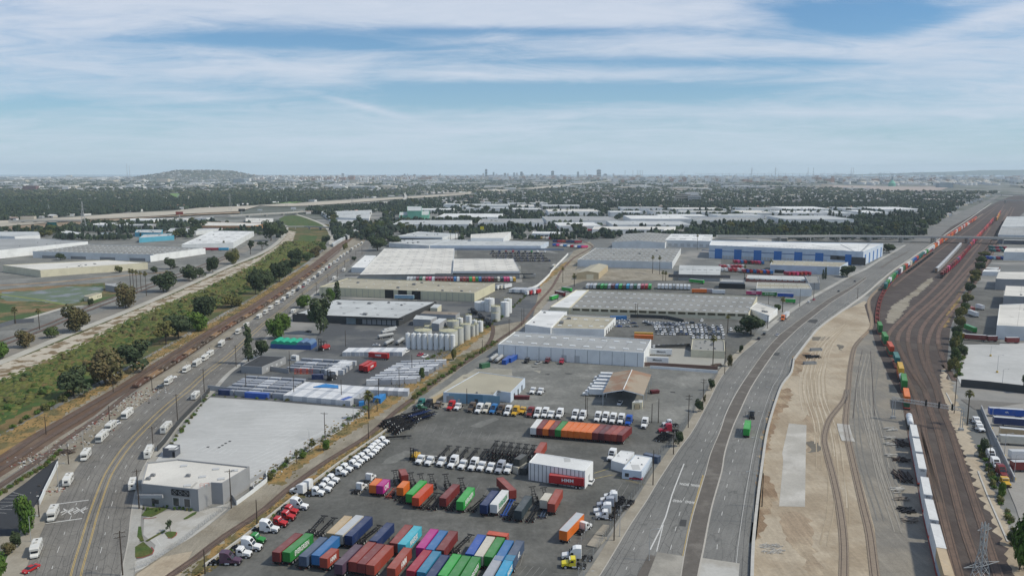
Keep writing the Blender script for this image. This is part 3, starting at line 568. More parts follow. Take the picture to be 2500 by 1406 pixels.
def vpaint(n):return m_white if n=='white' else paint('vehicle '+n,CC[n],.3)
m_roofdust={}
def chamfer(mb,prof,w,ch,sh=.93,m=0):
 cy=sum(p[0]for p in prof)/len(prof);cz=sum(p[1]for p in prof)/len(prof)
 ring=lambda x,k:[(x,cy+(p[0]-cy)*k,cz+(p[1]-cz)*k)for p in prof]
 mb.loft([ring(-w,sh),ring(-w+ch,1),ring(w-ch,1),ring(w,sh)],m)
def wheel_mesh(r,w,n=14):
 b=MB();b.cyl((-w/2,0,0),r,r,w,n,0,'x');b.cyl((-w/2-.012,0,0),r*.58,r*.58,w+.024,n,1,'x');b.cyl((-w/2-.03,0,0),r*.2,r*.2,w+.06,8,0,'x');return b.mesh('wheel',[m_tyre,m_rim])
WH=wheel_mesh(.5,.3);WHD=wheel_mesh(.5,.62);WHC=wheel_mesh(.33,.22)
def wheels(root,lst,me):
 for x,y,z in lst:link('wheel',me,root,(x,y,z))
# ---- shipping container: length along +y from 0 (blank end, nearest) to L (doors)
def container_meshes(L,H,W_=2.44):
 b=MB();w=W_/2;t=.05
 nw=int(L/.28);dy=(L-.3)/nw
 for sx in(-1,1):
  for i in range(nw):
   y=.15+i*dy;xs=[w-.045,w-.045,w-.012,w-.012];ys=[y,y+dy*.3,y+dy*.5,y+dy*.8,y+dy];xx=[w-.045,w-.045,w-.012,w-.012,w-.045]
   for k in range(4):
    q=[(sx*xx[k],ys[k],.14),(sx*xx[k+1],ys[k+1],.14),(sx*xx[k+1],ys[k+1],H-.1),(sx*xx[k],ys[k],H-.1)]
    b.face(q if sx>0 else q[::-1])
  b.box(sx*w-(t if sx>0 else 0),sx*w+(0 if sx>0 else t),0,L,0,.15);b.box(sx*w-(.06 if sx>0 else 0),sx*w+(0 if sx>0 else.06),0,L,H-.1,H)
 for y0 in(0,L-.12):
  for sx in(-1,1):b.box(min(sx*w,sx*(w-.12)),max(sx*w,sx*(w-.12)),y0,y0+.12,0,H+.006)
  b.box(-w+.12,w-.12,y0+.004,y0+.116,H-.14,H+.002);b.box(-w+.12,w-.12,y0+.004,y0+.116,0,.16)
 nr=int(L/.5)
 for i in range(nr):
  y=.12+i*(L-.24)/nr;y2=y+(L-.24)/nr;ym=(y+y2)/2
  b.face([(-w+.06,y,H-.05),(w-.06,y,H-.05),(w-.06,ym-.06,H-.02),(-w+.06,ym-.06,H-.02)],1);b.face([(-w+.06,ym-.06,H-.02),(w-.06,ym-.06,H-.02),(w-.06,ym+.06,H-.02),(-w+.06,ym+.06,H-.02)],1)
  b.face([(-w+.06,ym+.06,H-.02),(w-.06,ym+.06,H-.02),(w-.06,y2,H-.05),(-w+.06,y2,H-.05)],1)
 ne=10;dx=(W_-.24)/ne
 for i in range(ne):
  x=-w+.12+i*dx
  b.face([(x,.05,.16),(x+dx*.5,.05,.16),(x+dx*.5,.05,H-.14),(x,.05,H-.14)]);b.face([(x+dx*.5,.02,.16),(x+dx,.02,.16),(x+dx,.02,H-.14),(x+dx*.5,.02,H-.14)])
 b.face([(-w+.05,.1,.1),(w-.05,.1,.1),(w-.05,L-.1,.1),(-w+.05,L-.1,.1)])
 d=MB();d.box(.01,w-.13,L-.09,L-.04,.17,H-.15)
 d2=MB();d2.box(-w+.13,-.01,L-.09,L-.04,.17,H-.15)
 r=MB()
 for x in(.28,.9):r.cyl((x,L-.01,.12),.03,.03,H-.24,6);r.box(x-.06,x+.3,L-.02,L+.02,1.1,1.16)
 r2=MB()
 for x in(-.28,-.9):r2.cyl((x,L-.01,.12),.03,.03,H-.24,6);r2.box(x-.3,x+.06,L-.02,L+.02,1.1,1.16)
 return b,d,d2,r,r2
m_rod=mat('locking_rod_steel',(.35,.35,.34),.5,.1,2)
CPROTO={}
def cont_proto(L,H,nm='shipping_container'):
 if(L,H,nm)in CPROTO:return CPROTO[(L,H,nm)]
 r=thing(nm,'container','container');b,d,d2,a,a2=container_meshes(L,H);pm=cpaint('maroon')
 b.build('body',[pm,pm],r);x=d.build('door',pm,r);a.build('locking_rod',m_rod,x);x=d2.build('door',pm,r);a2.build('locking_rod',m_rod,x)
 CPROTO[(L,H,nm)]=proto_done(r);return r
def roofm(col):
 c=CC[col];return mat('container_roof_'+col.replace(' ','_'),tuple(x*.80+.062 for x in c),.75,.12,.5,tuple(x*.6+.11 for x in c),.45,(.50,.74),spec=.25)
LT={}
def letter_mesh(s,size,m,bold=.012):
 k=(s,size,m.name)
 if k not in LT:c=text('lettering',s,size,m,None,.012);LT[k]=c.data;bpy.data.objects.remove(c)
 return LT[k]
m_ltr=mat('white_lettering',(.75,.76,.75),.5,.05,1);m_ltrg=mat('green_lettering',(.02,.25,.10),.5,.05,1);m_ltrk=mat('dark_lettering',(.03,.04,.06),.5,.05,1)
def put_container(F_,B_,zt,L,H,col,label,words=None,side=1,group=None,wcol=None,wsize=1.1,rot=None,wy=.5,endtext=None):
 """F_, B_: middle of the near and far roof edges as seen in the photo; zt: roof height"""
 a,c=Vector(G(F_,zt)),Vector(G(B_,zt));d=(c-a).normalized();rz=math.atan2(-d.x,d.y)if rot is None else rot
 pm=cpaint(col)
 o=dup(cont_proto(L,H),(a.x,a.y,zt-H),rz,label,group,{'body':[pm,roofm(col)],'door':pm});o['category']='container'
 if words:
  t=link('lettering',letter_mesh(words,wsize,wcol or m_ltr),o);t.location=(side*1.225,L*wy,H*.5);t.rotation_euler=(math.pi/2,0,side*math.pi/2);t.scale=(1.35,2.0,1)
 if endtext:
  t=link('lettering',letter_mesh(endtext,.5,m_ltrk),o);t.location=(0,-.02,H*.78);t.rotation_euler=(math.pi/2,0,0)
 return o
# ---- container chassis (skeleton trailer), length along +y, tail at y=0
def chassis_proto(L=12.3):
 r=thing('container_chassis','c','trailer chassis');b=MB()
 for x in(-.5,.5):b.box(x-.07,x+.07,0,L-2.2,.80,1.18);b.box(x-.07,x+.07,L-2.2,L,.98,1.18)
 for i in range(int(L/1.1)):b.box(-.43,.43,.5+i*1.1,.62+i*1.1,.9,1.05)
 for y in(.05,L-.3):b.box(-1.2,1.2,y,y+.22,.98,1.20)
 b.box(-1.2,1.2,-.05,.06,.55,.70);b.box(-.6,-.5,-.02,.05,.6,1);b.box(.5,.6,-.02,.05,.6,1)
 b.build('frame',m_black,r)
 b=MB();[b.box(x-.09,x+.09,L-3.2,L-3.02,0.05,.95)for x in(-.8,.8)];b.bar((-.8,L-3.1,.5),(.8,L-3.1,.5),.08);b.build('landing_gear',m_black,r)
 wheels(r,[(sx*.92,y,.5)for sx in(-1,1)for y in(1.3,2.6)],WHD)
 for x in(-1.0,1.0):b=MB();b.box(x-.12,x+.12,-.09,-.055,.58,.68);b.build('tail_lamp',m_tail,r)
 return proto_done(r)
CH40=chassis_proto(12.3);CH20=chassis_proto(7.0)
# ---- lorry tractor: facing -y, origin under the middle of the front bumper
def tractor_proto(kind):
 r=thing('lorry_tractor','t','lorry tractor');sl_=kind!='day';ex=1.9 if sl_ else 0
 b=MB()
 hood=[(-0.0,.55),(-.02,1.35),(.12,1.55),(1.95,1.92),(2.0,.9),(1.6,.9),(1.35,1.12),(.85,1.12),(.6,.8),(.3,.55)]
 chamfer(b,hood,1.08,.22,.88);b.build('bonnet',m_white,r)
 b=MB()
 if sl_:prof=[(1.98,.85),(1.98,1.95),(2.5,2.75),(3.1,3.55),(4.0,3.92),(5.55,3.92),(5.6,.85)]
 else:prof=[(1.98,.85),(1.98,1.95),(2.38,2.72),(2.6,2.95),(3.85,2.98),(3.9,.85)]
 chamfer(b,prof,1.2,.16,.96);cab=b.build('cab',m_white,r)
 b=MB();y1,z1=(2.44,2.66);b.face([(-1.0,1.96,1.98),(1.0,1.96,1.98),(.92,y1-.04,z1),(-.92,y1-.04,z1)]);b.build('windscreen',m_glass,r)
 for sx in(-1,1):
  q=[(sx*1.206,2.35,1.9),(sx*1.206,3.35,1.9),(sx*1.206,3.3,2.55),(sx*1.206,2.62,2.55)]
  b=MB();b.face(q if sx>0 else q[::-1]);b.build('side_window',m_glass,r)
  b=MB();b.box(sx*1.42-.06,sx*1.42+.06,2.15,2.3,1.75,2.45);b.bar((sx*1.2,2.3,2.4),(sx*1.42,2.22,2.4),.04);b.build('mirror',m_black,r)
  b=MB();b.box(sx*.86-.17,sx*.86+.17,-.01,.06,.82,1.02);b.build('headlight',m_lamp,r)
  b=MB();b.cyl((sx*.98,2.9,.62),.3,.3,1.2,10,0,'y');b.build('fuel_tank',m_chrome,r)
 b=MB();b.box(-.55,.55,-.04,.03,.75,1.32);b.build('grille',m_black,r)
 b=MB();b.box(-1.18,1.18,-.12,.25,.38,.68);b.build('bumper',m_black if kind!='round' else m_chrome,r)
 b=MB()
 if sl_:b.face([(-.9,2.52,2.82),(.9,2.52,2.82),(.85,3.0,3.48),(-.85,3.0,3.48)])
 else:b.box(-1.0,1.0,2.2,2.5,2.70,2.80)
 b.build('sun_visor',m_black if sl_ else m_white,r)
 E_=6.9+ex;b=MB()
 for x in(-.42,.42):b.box(x-.06,x+.06,1.5,E_,.62,.92)
 for y in(4.4+ex,5.6+ex,6.8+ex):b.box(-.36,.36,y,y+.1,.68,.86)
 for sx in(-1,1):b.box(sx*.95-.3,sx*.95+.3,E_-.35,E_-.25,.35,.95)
 b.build('chassis_frame',m_black,r)
 b=MB();b.cyl((0,5.4+ex,.95),.5,.5,.12,12);b.build('fifth_wheel',m_black,r)
 if not sl_:
  for sx in(-1,1):b=MB();b.cyl((sx*1.0,4.05,.6),.09,.09,2.6,8);b.build('exhaust_stack',m_chrome,r)
 wheels(r,[(sx*1.02,1.1,.5)for sx in(-1,1)],WH);wheels(r,[(sx*.92,y+ex,.5)for sx in(-1,1)for y in(4.75,6.05)],WHD)
 return proto_done(r)
TR={k:tractor_proto(k)for k in('day','sleeper')}
def put_tractor(p,face,kind,col,label,group=None,z=0):
 """p: ground under the front bumper; face: direction the bonnet points, in degrees clockwise from straight away from the viewer"""
 g=G(p);rz=math.pi-rad(face);pm=vpaint(col);o=dup(TR[kind],(g[0],g[1],z),rz,label,group,{'bonnet':pm,'cab':pm}if col!='white' else None);o['category']='lorry tractor';return o
# ---- box trailer
def box_trailer_proto(L=16.0):
 r=thing('box_trailer','b','trailer');w=1.28
 b=MB();b.box(-w,w,0,L,1.15,4.05,0,1)
 for sx in(-1,1):
  b.box(sx*w-.015,sx*w+.015,0,L,1.12,1.3);b.box(sx*w-.015,sx*w+.015,0,L,3.95,4.07)
  for i in range(14):y=.6+i*(L-1.2)/13;b.box(sx*(w+.004)-.004,sx*(w+.004)+.004,y-.03,y+.03,1.3,3.95)
 b.build('body',[m_white,mat('trailer_roof',(.42,.44,.46),.7,.08,.3)],r)
 for sx in(-1,1):b=MB();b.box(min(sx*.03,sx*(w-.06)),max(sx*.03,sx*(w-.06)),-.03,-.005,1.2,3.95);b.build('door',m_white,r)
 b=MB();[b.box(x-.05,x+.05,.2,L-.4,.85,1.14)for x in(-.5,.5)];b.box(-1.2,1.2,-.02,.06,.5,.62);b.build('underframe',m_black,r)
 b=MB();[b.box(x-.09,x+.09,L-3.2,L-3.02,.05,1.15)for x in(-.8,.8)];b.bar((-.8,L-3.1,.5),(.8,L-3.1,.5),.08);b.build('landing_gear',m_black,r)
 wheels(r,[(sx*.95,y,.5)for sx in(-1,1)for y in(1.4,2.7)],WHD);return proto_done(r)
BT=box_trailer_proto()
def put_trailer(F_,B_,col,label,group=None,words=None,side=1,wcol=None,wsize=1.0,L=16.0,zt=4.05,base=0):
 a,c=Vector(G(F_,zt)),Vector(G(B_,zt));d=(c-a).normalized();pm=vpaint(col)
 o=dup(BT,(a.x,a.y,base),math.atan2(-d.x,d.y),label,group,{'body':[pm,None],'door':pm}if col!='white' else None);o['category']='trailer';o.scale=(1,L/16.0,1)
 if words:t=link('lettering',letter_mesh(words,wsize,wcol or m_ltr),o);t.location=(side*1.31,8,2.7);t.rotation_euler=(math.pi/2,0,side*math.pi/2);t.scale=(1.5,1.5,1)
 return o
# ---- car, facing -y, origin at centre
def car_proto(kind):
 r=thing('parked_car','c','car');suv=kind in('suv','pickup');L=4.7 if kind!='pickup' else 5.6;h=1.75 if suv else 1.42;l=L/2
 b=MB()
 prof=[(-l,.32),(-l,.66),(-l+.15,.78),(-l+1.15,.95 if not suv else 1.08),(l-.9,.98 if not suv else 1.08),(l-.05,.92 if not suv else 1.05),(l,.35)]
 chamfer(b,prof,.92,.12,.93)
 cab=[(-l+1.9,h-.02),(-l+1.75,h-.10),(l-1.55 if not suv else l-.5,h-.10),(l-1.75 if not suv else l-.6,h-.02)]
 if kind=='pickup':cab=[(-l+1.9,h-.02),(-l+1.75,h-.1),(.55,h-.1),(.45,h-.02)]
 b.loft([[(x*(.64 if k else.66),p[0],p[1])for p in cab]for k,x in enumerate((-1,1))]);b.build('body',m_white,r)
 b=MB();e=(l-.75 if not suv else l-.2)if kind!='pickup' else.8
 ring=lambda w_,z,f,bk:[(-w_,f,z),(w_,f,z),(w_,bk,z),(-w_,bk,z)]
 zb=.95 if not suv else 1.06;b.loft([ring(.84,zb,-l+1.05,e),ring(.665,h-.07,-l+1.75,(l-1.5 if not suv else l-.45)if kind!='pickup' else.6)]);b.build('windows',m_glass,r)
 for sx in(-1,1):
  b=MB();b.box(sx*.66-.16,sx*.66+.16,-l-.015,-l+.08,.6,.72);b.build('headlight',m_lamp,r)
  b=MB();b.box(sx*.68-.15,sx*.68+.15,l-.1,l+.012,.65,.80);b.build('tail_lamp',m_tail,r)
 wheels(r,[(sx*.82,y,.33)for sx in(-1,1)for y in(-l+.95,l-.95)],WHC);return proto_done(r)
CAR={k:car_proto(k)for k in('sedan','suv','pickup')}
def put_car(p,face,kind,col,label,group=None,z=0):
 g=G(p)if p[1]>300 else p;pm=vpaint(col);o=dup(CAR[kind],(g[0],g[1],z),math.pi-rad(face),label,group,{'body':pm}if col!='white' else None);o['category']='car';return o
# ---- motorhomes and caravans, facing -y
def rv_proto(kind):
 r=thing({'a':'motorhome','c':'motorhome','t':'caravan'}[kind],'rv',{'t':'caravan'}.get(kind,'motorhome'));w=1.2
 m_rv=mat('motorhome_shell',(.60,.60,.57),.5,.10,.5,(.47,.46,.42),.4,(.5,.7),rand=.10);b=MB()
 if kind=='a':prof=[(0,.5),(0,1.3),(.25,2.9),(.7,3.15),(9.3,3.15),(9.5,2.9),(9.5,.5)];L=9.5
 elif kind=='c':prof=[(1.6,.55),(1.6,2.0),(.75,2.15),(.7,2.75),(1.1,3.1),(7.6,3.1),(7.75,2.9),(7.75,.55)];L=7.75
 else:prof=[(0,.6),(-.15,1.5),(.2,2.7),(.6,2.95),(6.6,2.95),(6.9,2.6),(6.9,.6)];L=6.9
 chamfer(b,prof,w,.12,.965);b.build('body',m_rv,r)
 if kind=='c':
  b=MB();chamfer(b,[(0,.5),(0,.95),(.15,1.15),(1.0,1.35),(1.6,1.98),(1.62,.5)],1.02,.2,.9);b.build('cab',m_rv,r)
  b=MB();b.face([(-.9,.97,1.38),(.9,.97,1.38),(.82,1.5,1.98),(-.82,1.5,1.98)]);b.build('windscreen',m_glass,r)
 elif kind=='a':b=MB();b.face([(-1.1,-.03,1.35),(1.1,-.03,1.35),(1.05,.19,2.5),(-1.05,.19,2.5)]);b.build('windscreen',m_glass,r)
 else:
  b=MB();b.face([(-.6,-.17,1.6),(.6,-.17,1.6),(.6,.08,2.3),(-.6,.08,2.3)]);b.build('front_window',m_glass,r);b=MB();b.bar((-.5,.1,.55),(0,-1.2,.5),.08);b.bar((.5,.1,.55),(0,-1.2,.5),.08);b.build('tow_hitch',m_black,r)
 for sx in(-1,1):
  for y,l_ in((2.3,.9),(4.3,1.1),(L-1.5,.8)):
   b=MB();q=[(sx*(w+.006),y,1.65),(sx*(w+.006),y+l_,1.65),(sx*(w+.006),y+l_,2.35),(sx*(w+.006),y,2.35)];b.face(q if sx>0 else q[::-1]);b.build('side_window',m_glass,r)
  b=MB();b.box(sx*(w+.003)-.004,sx*(w+.003)+.004,.8 if kind!='c' else 1.8,L-.3,1.18,1.36);b.build('stripe',mat('faded_stripe',(.20,.17,.15),.6,.2,.3),r)
 b=MB();b.face([(.35,L+.004,1.7),(-.35,L+.004,1.7),(-.35,L+.004,2.3),(.35,L+.004,2.3)])if kind!='a' else b.face([(.5,L+.004,1.8),(-.5,L+.004,1.8),(-.5,L+.004,2.4),(.5,L+.004,2.4)]);b.build('rear_window',m_glass,r)
 b=MB();b.box(-.35,.35,L*.5,L*.5+.9,3.1 if kind!='t' else 2.93,3.4 if kind!='t' else 3.22);b.build('roof_unit',mat('dusty_plastic',(.50,.49,.45),.7,.1,1),r)
 b=MB();b.box(-.3,.3,L*.78,L*.78+.5,3.1 if kind!='t' else 2.9,3.2 if kind!='t' else 3.0);b.build('roof_vent',m_black,r)
 wheels(r,[(sx*1.02,y,.4)for sx in(-1,1)for y in((1.0 if kind!='t' else 3.2),(L-2.2 if kind!='t' else 4.1))],WHC if kind=='t' else wheel_mesh(.4,.3));return proto_done(r)
RV={k:rv_proto(k)for k in 'act'}
# ---- small repeated street things
m_wood=mat('pole_timber',(.055,.042,.032),.95,.2,1.5);m_galv=mat('galvanised_steel',(.36,.37,.37),.5,.08,1);m_pc=mat('precast_concrete',(.42,.41,.38),.9,.12,.5)
def upole_proto(arms=1,h=12.5):
 r=thing('utility_pole','u','utility pole');b=MB();b.cyl((0,0,0),.19,.12,h,8);b.build('pole',m_wood,r)
 for k in range(arms):
  b=MB();z=h-.6-k*1.3;b.box(-1.5,1.5,-.16,-.05,z,z+.14);b.bar((0,-.1,z-.7),(.8,-.1,z),.05);b.bar((0,-.1,z-.7),(-.8,-.1,z),.05);a=b.build('crossarm',m_wood,r)
  b=MB();[b.cyl((x,-.1,z+.14),.06,.05,.2,6)for x in(-1.4,-.8,.8,1.4)];b.build('insulators',m_galv,a)
 return proto_done(r)
UP1,UP2,UP0=upole_proto(1),upole_proto(2,13.5),upole_proto(0,10)
def lamp_proto(h=10,arm=2.2):
 r=thing('street_lamp','s','street lamp');b=MB();b.cyl((0,0,0),.11,.07,h,8);b.cyl((0,0,0),.2,.2,.4,8);b.build('post',m_galv,r)
 b=MB();b.bar((0,0,h-.1),(arm*.5,0,h+.35),.07);b.bar((arm*.5,0,h+.35),(arm,0,h+.4),.07);b.build('arm',m_galv,r);b=MB();b.box(arm-.1,arm+.6,-.15,.15,h+.28,h+.45);b.build('lamp_head',m_galv,r);return proto_done(r)
LP=lamp_proto()
m_fol=[mat('foliage_'+n,c,.9,.30,.35,c2,.22,(.42,.62),spec=.15,rand=.16)for n,c,c2 in(('deep',(.060,.092,.033),(.095,.122,.042)),('olive',(.105,.112,.040),(.150,.140,.045)),('fresh',(.072,.130,.026),(.11,.17,.034)),('dry',(.12,.098,.045),(.09,.092,.040)),('dark',(.040,.060,.030),(.066,.086,.042)))]
m_bark=mat('bark',(.075,.058,.042),.95,.2,2)
def crown(seed,lobes,n,leaf,mi,name='crown',shape=None):
 q=random.Random(seed);b=MB()
 for i in range(n):
  cx,cy,cz,rx,rz_=q.choice(lobes)
  while True:
   u=Vector((q.uniform(-1,1),q.uniform(-1,1),q.uniform(-1,1)))
   if.25<u.length<1:break
  u=u.normalized()*(q.uniform(.55,1.0)**.6)
  p=Vector((cx+u.x*rx,cy+u.y*rx,cz+u.z*rz_));nn=(u+Vector((q.uniform(-.7,.7),q.uniform(-.7,.7),q.uniform(-.2,.9)))).normalized()
  a=nn.orthogonal().normalized();c=nn.cross(a);th=q.uniform(0,6.28);a,c=a*math.cos(th)+c*math.sin(th),c*math.cos(th)-a*math.sin(th);s=leaf*q.uniform(.6,1.5)
  b.face([p-a*s-c*s*.5,p+a*s*.3-c*s*.9,p+a*s+c*s*.3,p-a*s*.2+c*s])
 return b
TREE=[]
def tree_proto(seed,kind,h,rr,mi,leaf=.42,n=900):
 q=random.Random(seed);r=thing({'broad':'broadleaf_tree','pine':'conifer_tree','column':'cypress_tree','bush':'bush','gum':'eucalyptus_tree'}[kind],'t','tree')
 if kind=='broad':lobes=[(q.uniform(-.5,.5)*rr,q.uniform(-.5,.5)*rr,h*q.uniform(.26,.78),rr*q.uniform(.42,.66),rr*q.uniform(.38,.58))for _ in range(14)]
 elif kind=='pine':lobes=[(q.uniform(-.25,.25)*rr,q.uniform(-.25,.25)*rr,h*(.2+.75*i/13),rr*(1.05-.75*i/13)*q.uniform(.6,1),h*.07)for i in range(14)]
 elif kind=='column':lobes=[(0,0,h*(.12+.8*i/9),rr*(1-.9*abs(i/9-.35)**1.3),h*.09)for i in range(10)]
 elif kind=='gum':lobes=[(q.uniform(-.7,.7)*rr,q.uniform(-.7,.7)*rr,h*q.uniform(.45,.9),rr*q.uniform(.22,.38),rr*q.uniform(.18,.3))for _ in range(10)]
 else:lobes=[(q.uniform(-.5,.5)*rr,q.uniform(-.5,.5)*rr,h*q.uniform(.25,.6),rr*q.uniform(.4,.6),h*.35)for _ in range(6)]
 crown(seed,lobes,n,leaf,mi).build('crown',m_fol[mi],r)
 b=MB();top=h*(.6 if kind in('broad','gum')else.8)
 b.cyl((0,0,0),max(.12,h*.026),h*.012,top,7)
 if kind in('broad','gum'):
  for l in lobes[:6]:b.bar((0,0,h*.3),(l[0],l[1],l[2]),h*.016)
 b.build('trunk',m_bark,r);r['h']=h;return proto_done(r)
TP={'oak':[tree_proto(i,'broad',12,6.2,mi,.46,2300)for i,mi in((1,0),(2,1),(3,4))],'fresh':[tree_proto(11,'broad',9,5,2,.40,1900)],'dry':[tree_proto(21,'broad',12,5.6,3,.42,1900)],'dark':[tree_proto(31,'broad',13,5.5,4,.46,2400)],'pine':[tree_proto(41,'pine',18,5,4,.42,1400)],'cypress':[tree_proto(51,'column',12,2.2,4,.32,700)],'gum':[tree_proto(61,'gum',14,6.5,1,.40,900),tree_proto(62,'gum',12,5,4,.36,800)],'bush':[tree_proto(71,'bush',3,2.3,1,.22,360),tree_proto(72,'bush',2.4,2.2,2,.22,320)]}
def palm_proto(h):
 r=thing('palm_tree','p','palm tree');q=random.Random(5);b=MB();b.cyl((0,0,0),.3,.2,h,8);b.build('trunk',m_bark,r);b=MB()
 for i in range(34):
  a=q.uniform(0,6.28);el=q.uniform(-.9,1.3);l=2.4;p0=Vector((0,0,h));d=Vector((math.cos(a)*math.cos(el),math.sin(a)*math.cos(el),math.sin(el)));p1=p0+d*l*.6;p2=p0+d*l+Vector((0,0,-.7));s=d.cross(Vector((0,0,1))).normalized()*.38
  b.face([p0,p1-s,p2,p1+s])
  b.face([p1-s,p1+s*.2,p2-s*.5+Vector((0,0,-.25))])
 b.build('fronds',m_fol[1],r)
 b=MB();b.loft([[(math.cos(t)*rr_,math.sin(t)*rr_,z)for t in[k*.785 for k in range(8)]]for rr_,z in((.3,h-2.4),(.62,h-1.6),(.55,h-.5),(.2,h-.1))]);b.build('dead_fronds',m_fol[3],r);return proto_done(r)
PALM=palm_proto(9);PALMT=palm_proto(17)
def put_tree(kind,p,h,label,group=None,wide=1.0,idx=None,rz=None):
 pr=TP[kind][R.randrange(len(TP[kind]))if idx is None else idx];s=h/pr['h'];g=G(p)
 return dup(pr,(g[0],g[1],0),R.uniform(0,6.28),label,group,None,(s*wide,s*wide,s))
def put_palm(p,h,label,group='palm trees'):
 g=G(p);pr=PALMT if h>11 else PALM;s=h/(17 if h>11 else 9);return dup(pr,(g[0],g[1],0),R.uniform(0,6),label,group,None,(1.0,1.0,s)if h>11 else s)
# == CONTAINER YARD
GY='containers parked in the yard';GC='empty chassis in the yard';GT='lorry tractors in the yard'
def PZ(fr,x,y):return P('%s:%g,%g'%(fr,x,y))[0]
ZT=4.1;CHN=[0]
def yc(fr,f,bk,col,label,L=12.19,words=None,chassis=True,zt=ZT,H=2.75,**k):
 F_,B_=PZ(fr,*f),PZ(fr,*bk);o=put_container(F_,B_,zt,L,H,col,label,words,group=GY,**k)
 if chassis:
  c=dup(CH40 if L>8 else CH20,(o.location.x,o.location.y,0),o.rotation_euler[2],'black wheeled chassis under the '+label,'chassis carrying containers');c['category']='trailer chassis'
  c.location.z=zt-H-1.205
 return o
yc('Y',(112,895),(590,500),'maroon','plain maroon container, outermost left of the front row')
yc('Y',(322,895),(797,510),'green','green container with big white lettering beside the plain maroon one',words='EVERGREEN',wsize=1.05)
yc('Y',(655,982),(1095,580),'slate blue','slate blue container between the lettered green one and a bright blue one')
yc('Y',(915,957),(1335,562),'blue','bright blue container standing against a short red one in the front row')
yc('Y',(1080,1015),(1300,828),'rust red','short red container with white letters beside the bright blue one',6.06,'HMM',wsize=1.0)
yc('Y',(1382,1145),(1805,728),'purple','dull purple container left of three brown red ones')
yc('Y',(1670,1090),(2075,678),'brown red','brown red container next to the dull purple one')
yc('Y',(1848,1128),(2255,708),'maroon','middle one of three brown red containers in the front row',H=2.6)
yc('Y',(2032,1158),(2425,748),'rust red','rightmost of three brown red containers beside the dull purple one')
yc('Y',(1218,508),(1590,150),'rusty cream','cream container with a badly rusted roof')
put_trailer(PZ('Y',1392,532),PZ('Y',1775,185),'cream','cream box trailer between the rusted roof and the grey roof','box trailers in the yard',L=13.5)
yc('Y',(1585,560),(1952,212),'navy','dark blue container with a dusty grey roof next to the cream trailer',13.7)
yc('Y',(2090,660),(2435,303),'navy','navy blue container standing alone above the brown red ones')
yc('X',(215,382),(470,78),'brown red','brown red container beside the bright cyan one',12.19)
yc('X',(352,402),(630,88),'cyan','bright cyan container with white lettering',12.19,'MAERSK',wsize=1.15)
yc('X',(662,460),(912,138),'magenta','magenta container standing in the rear row of the near block')
yc('X',(825,487),(1060,175),'blue','blue container between a magenta and a maroon one')
yc('X',(1000,495),(1235,175),'maroon','maroon container at the right of the blue and magenta pair')
yc('X',(172,810),(445,468),'rust red','red container with white letters in the lower row, left of the crimson one',words='HMM',wsize=1.3)
yc('X',(502,850),(790,500),'crimson','crimson container in the lower row')
yc('X',(682,872),(948,518),'teal blue','teal blue container between crimson and navy ones')
yc('X',(832,945),(1092,578),'navy','navy container between teal blue and bright green ones',H=2.6)
yc('X',(1038,930),(1290,568),'bright green','brightest green container at the left of three green ones')
yc('X',(1205,960),(1458,588),'green','middle one of three green containers in the lower row')
yc('X',(1400,980),(1618,610),'green','green container with pale side lettering, rightmost of three green ones',words='EVERGREEN')
yc('X',(1500,565),(1702,245),'royal blue','royal blue container left of the cream one in the upper right block')
yc('X',(1655,598),(1865,270),'cream','cream container with a stained roof in the upper right block')
yc('X',(1820,612),(2028,288),'green','green container right of the stained cream one')
yc('X',(1985,668),(2172,348),'blue','blue container second from the right in the upper right block')
yc('X',(2170,672),(2355,345),'slate blue','slate blue container, outermost right, with scuffed pale marks',words='APL',wsize=1.1)
yc('X',(1790,960),(1955,688),'silver grey','silver grey container at the lower right of the block')
yc('X',(2010,950),(2152,690),'sky blue','sky blue container at the lower right corner of the block',words='MAERSK',wsize=1)
yc('X',(1812,198),(2130,240),'orange red','faded orange container lying crosswise behind the block',6.06)
yc('A3',(1290,535),(1352,478),'magenta','short magenta container with white letters',6.06,'ONE',wsize=1.2)
yc('A3',(1220,528),(1275,472),'orange','short light orange container touching the magenta one',6.06)
yc('A4',(222,552),(283,488),'orange','short orange container beside an empty red chassis',6.06)
yc('A4',(312,615),(440,492),'bright green','bright green container left of the orange red one')
yc('A4',(372,650),(516,510),'orange red','orange red container with pale stickers on its roof')
yc('A4',(635,653),(757,527),'maroon','maroon container standing alone in the middle row')
yc('A4',(800,687),(908,550),'bright green','green container with pale lettering in the middle row',words='EVERGREEN',wsize=1.2)
yc('A4',(1027,720),(1145,575),'navy','navy container left of the white refrigerated one')
yc('A4',(1125,715),(1230,586),'white','white refrigerated container with green lettering',words='EVERGREEN',wcol=m_ltrg,wsize=1.2)
yc('A4',(1360,775),(1458,635),'dark slate','very dark slate container with a chassis on each side')
yc('A4',(272,431),(243,376),'brown red','short brown red container leaning away behind the orange one',6.06)
yc('A4',(1314,578),(1190,457),'brown red','brown red container turned across the others behind the white one')
yc('A5',(303,673),(338,625),'cream','short cream container beside a tall red one',6.06)
yc('A5',(378,708),(443,590),'rust red','red container standing right of the short cream one')
yc('A4',(1545,215),(1600,130),'rust red','red container behind the white shed',zt=3.9)
yc('A4',(1335,352),(1395,322),'cream','short pale container under a dark one beside the white shed',6.06,chassis=False,zt=2.6,H=2.6)
yc('A4',(1408,367),(1440,310),'dark grey','dark container on the ground left of the white shed',6.06,chassis=False,zt=2.6,H=2.6)
yc('A4',(1350,278),(1405,240),'dark grey','dark grey container stacked on the short pale one',6.06,chassis=False,zt=5.22,H=2.6)
fr_=G(PZ('A5',362,424),4.1);to_=G(PZ('A5',697,452),4.1)
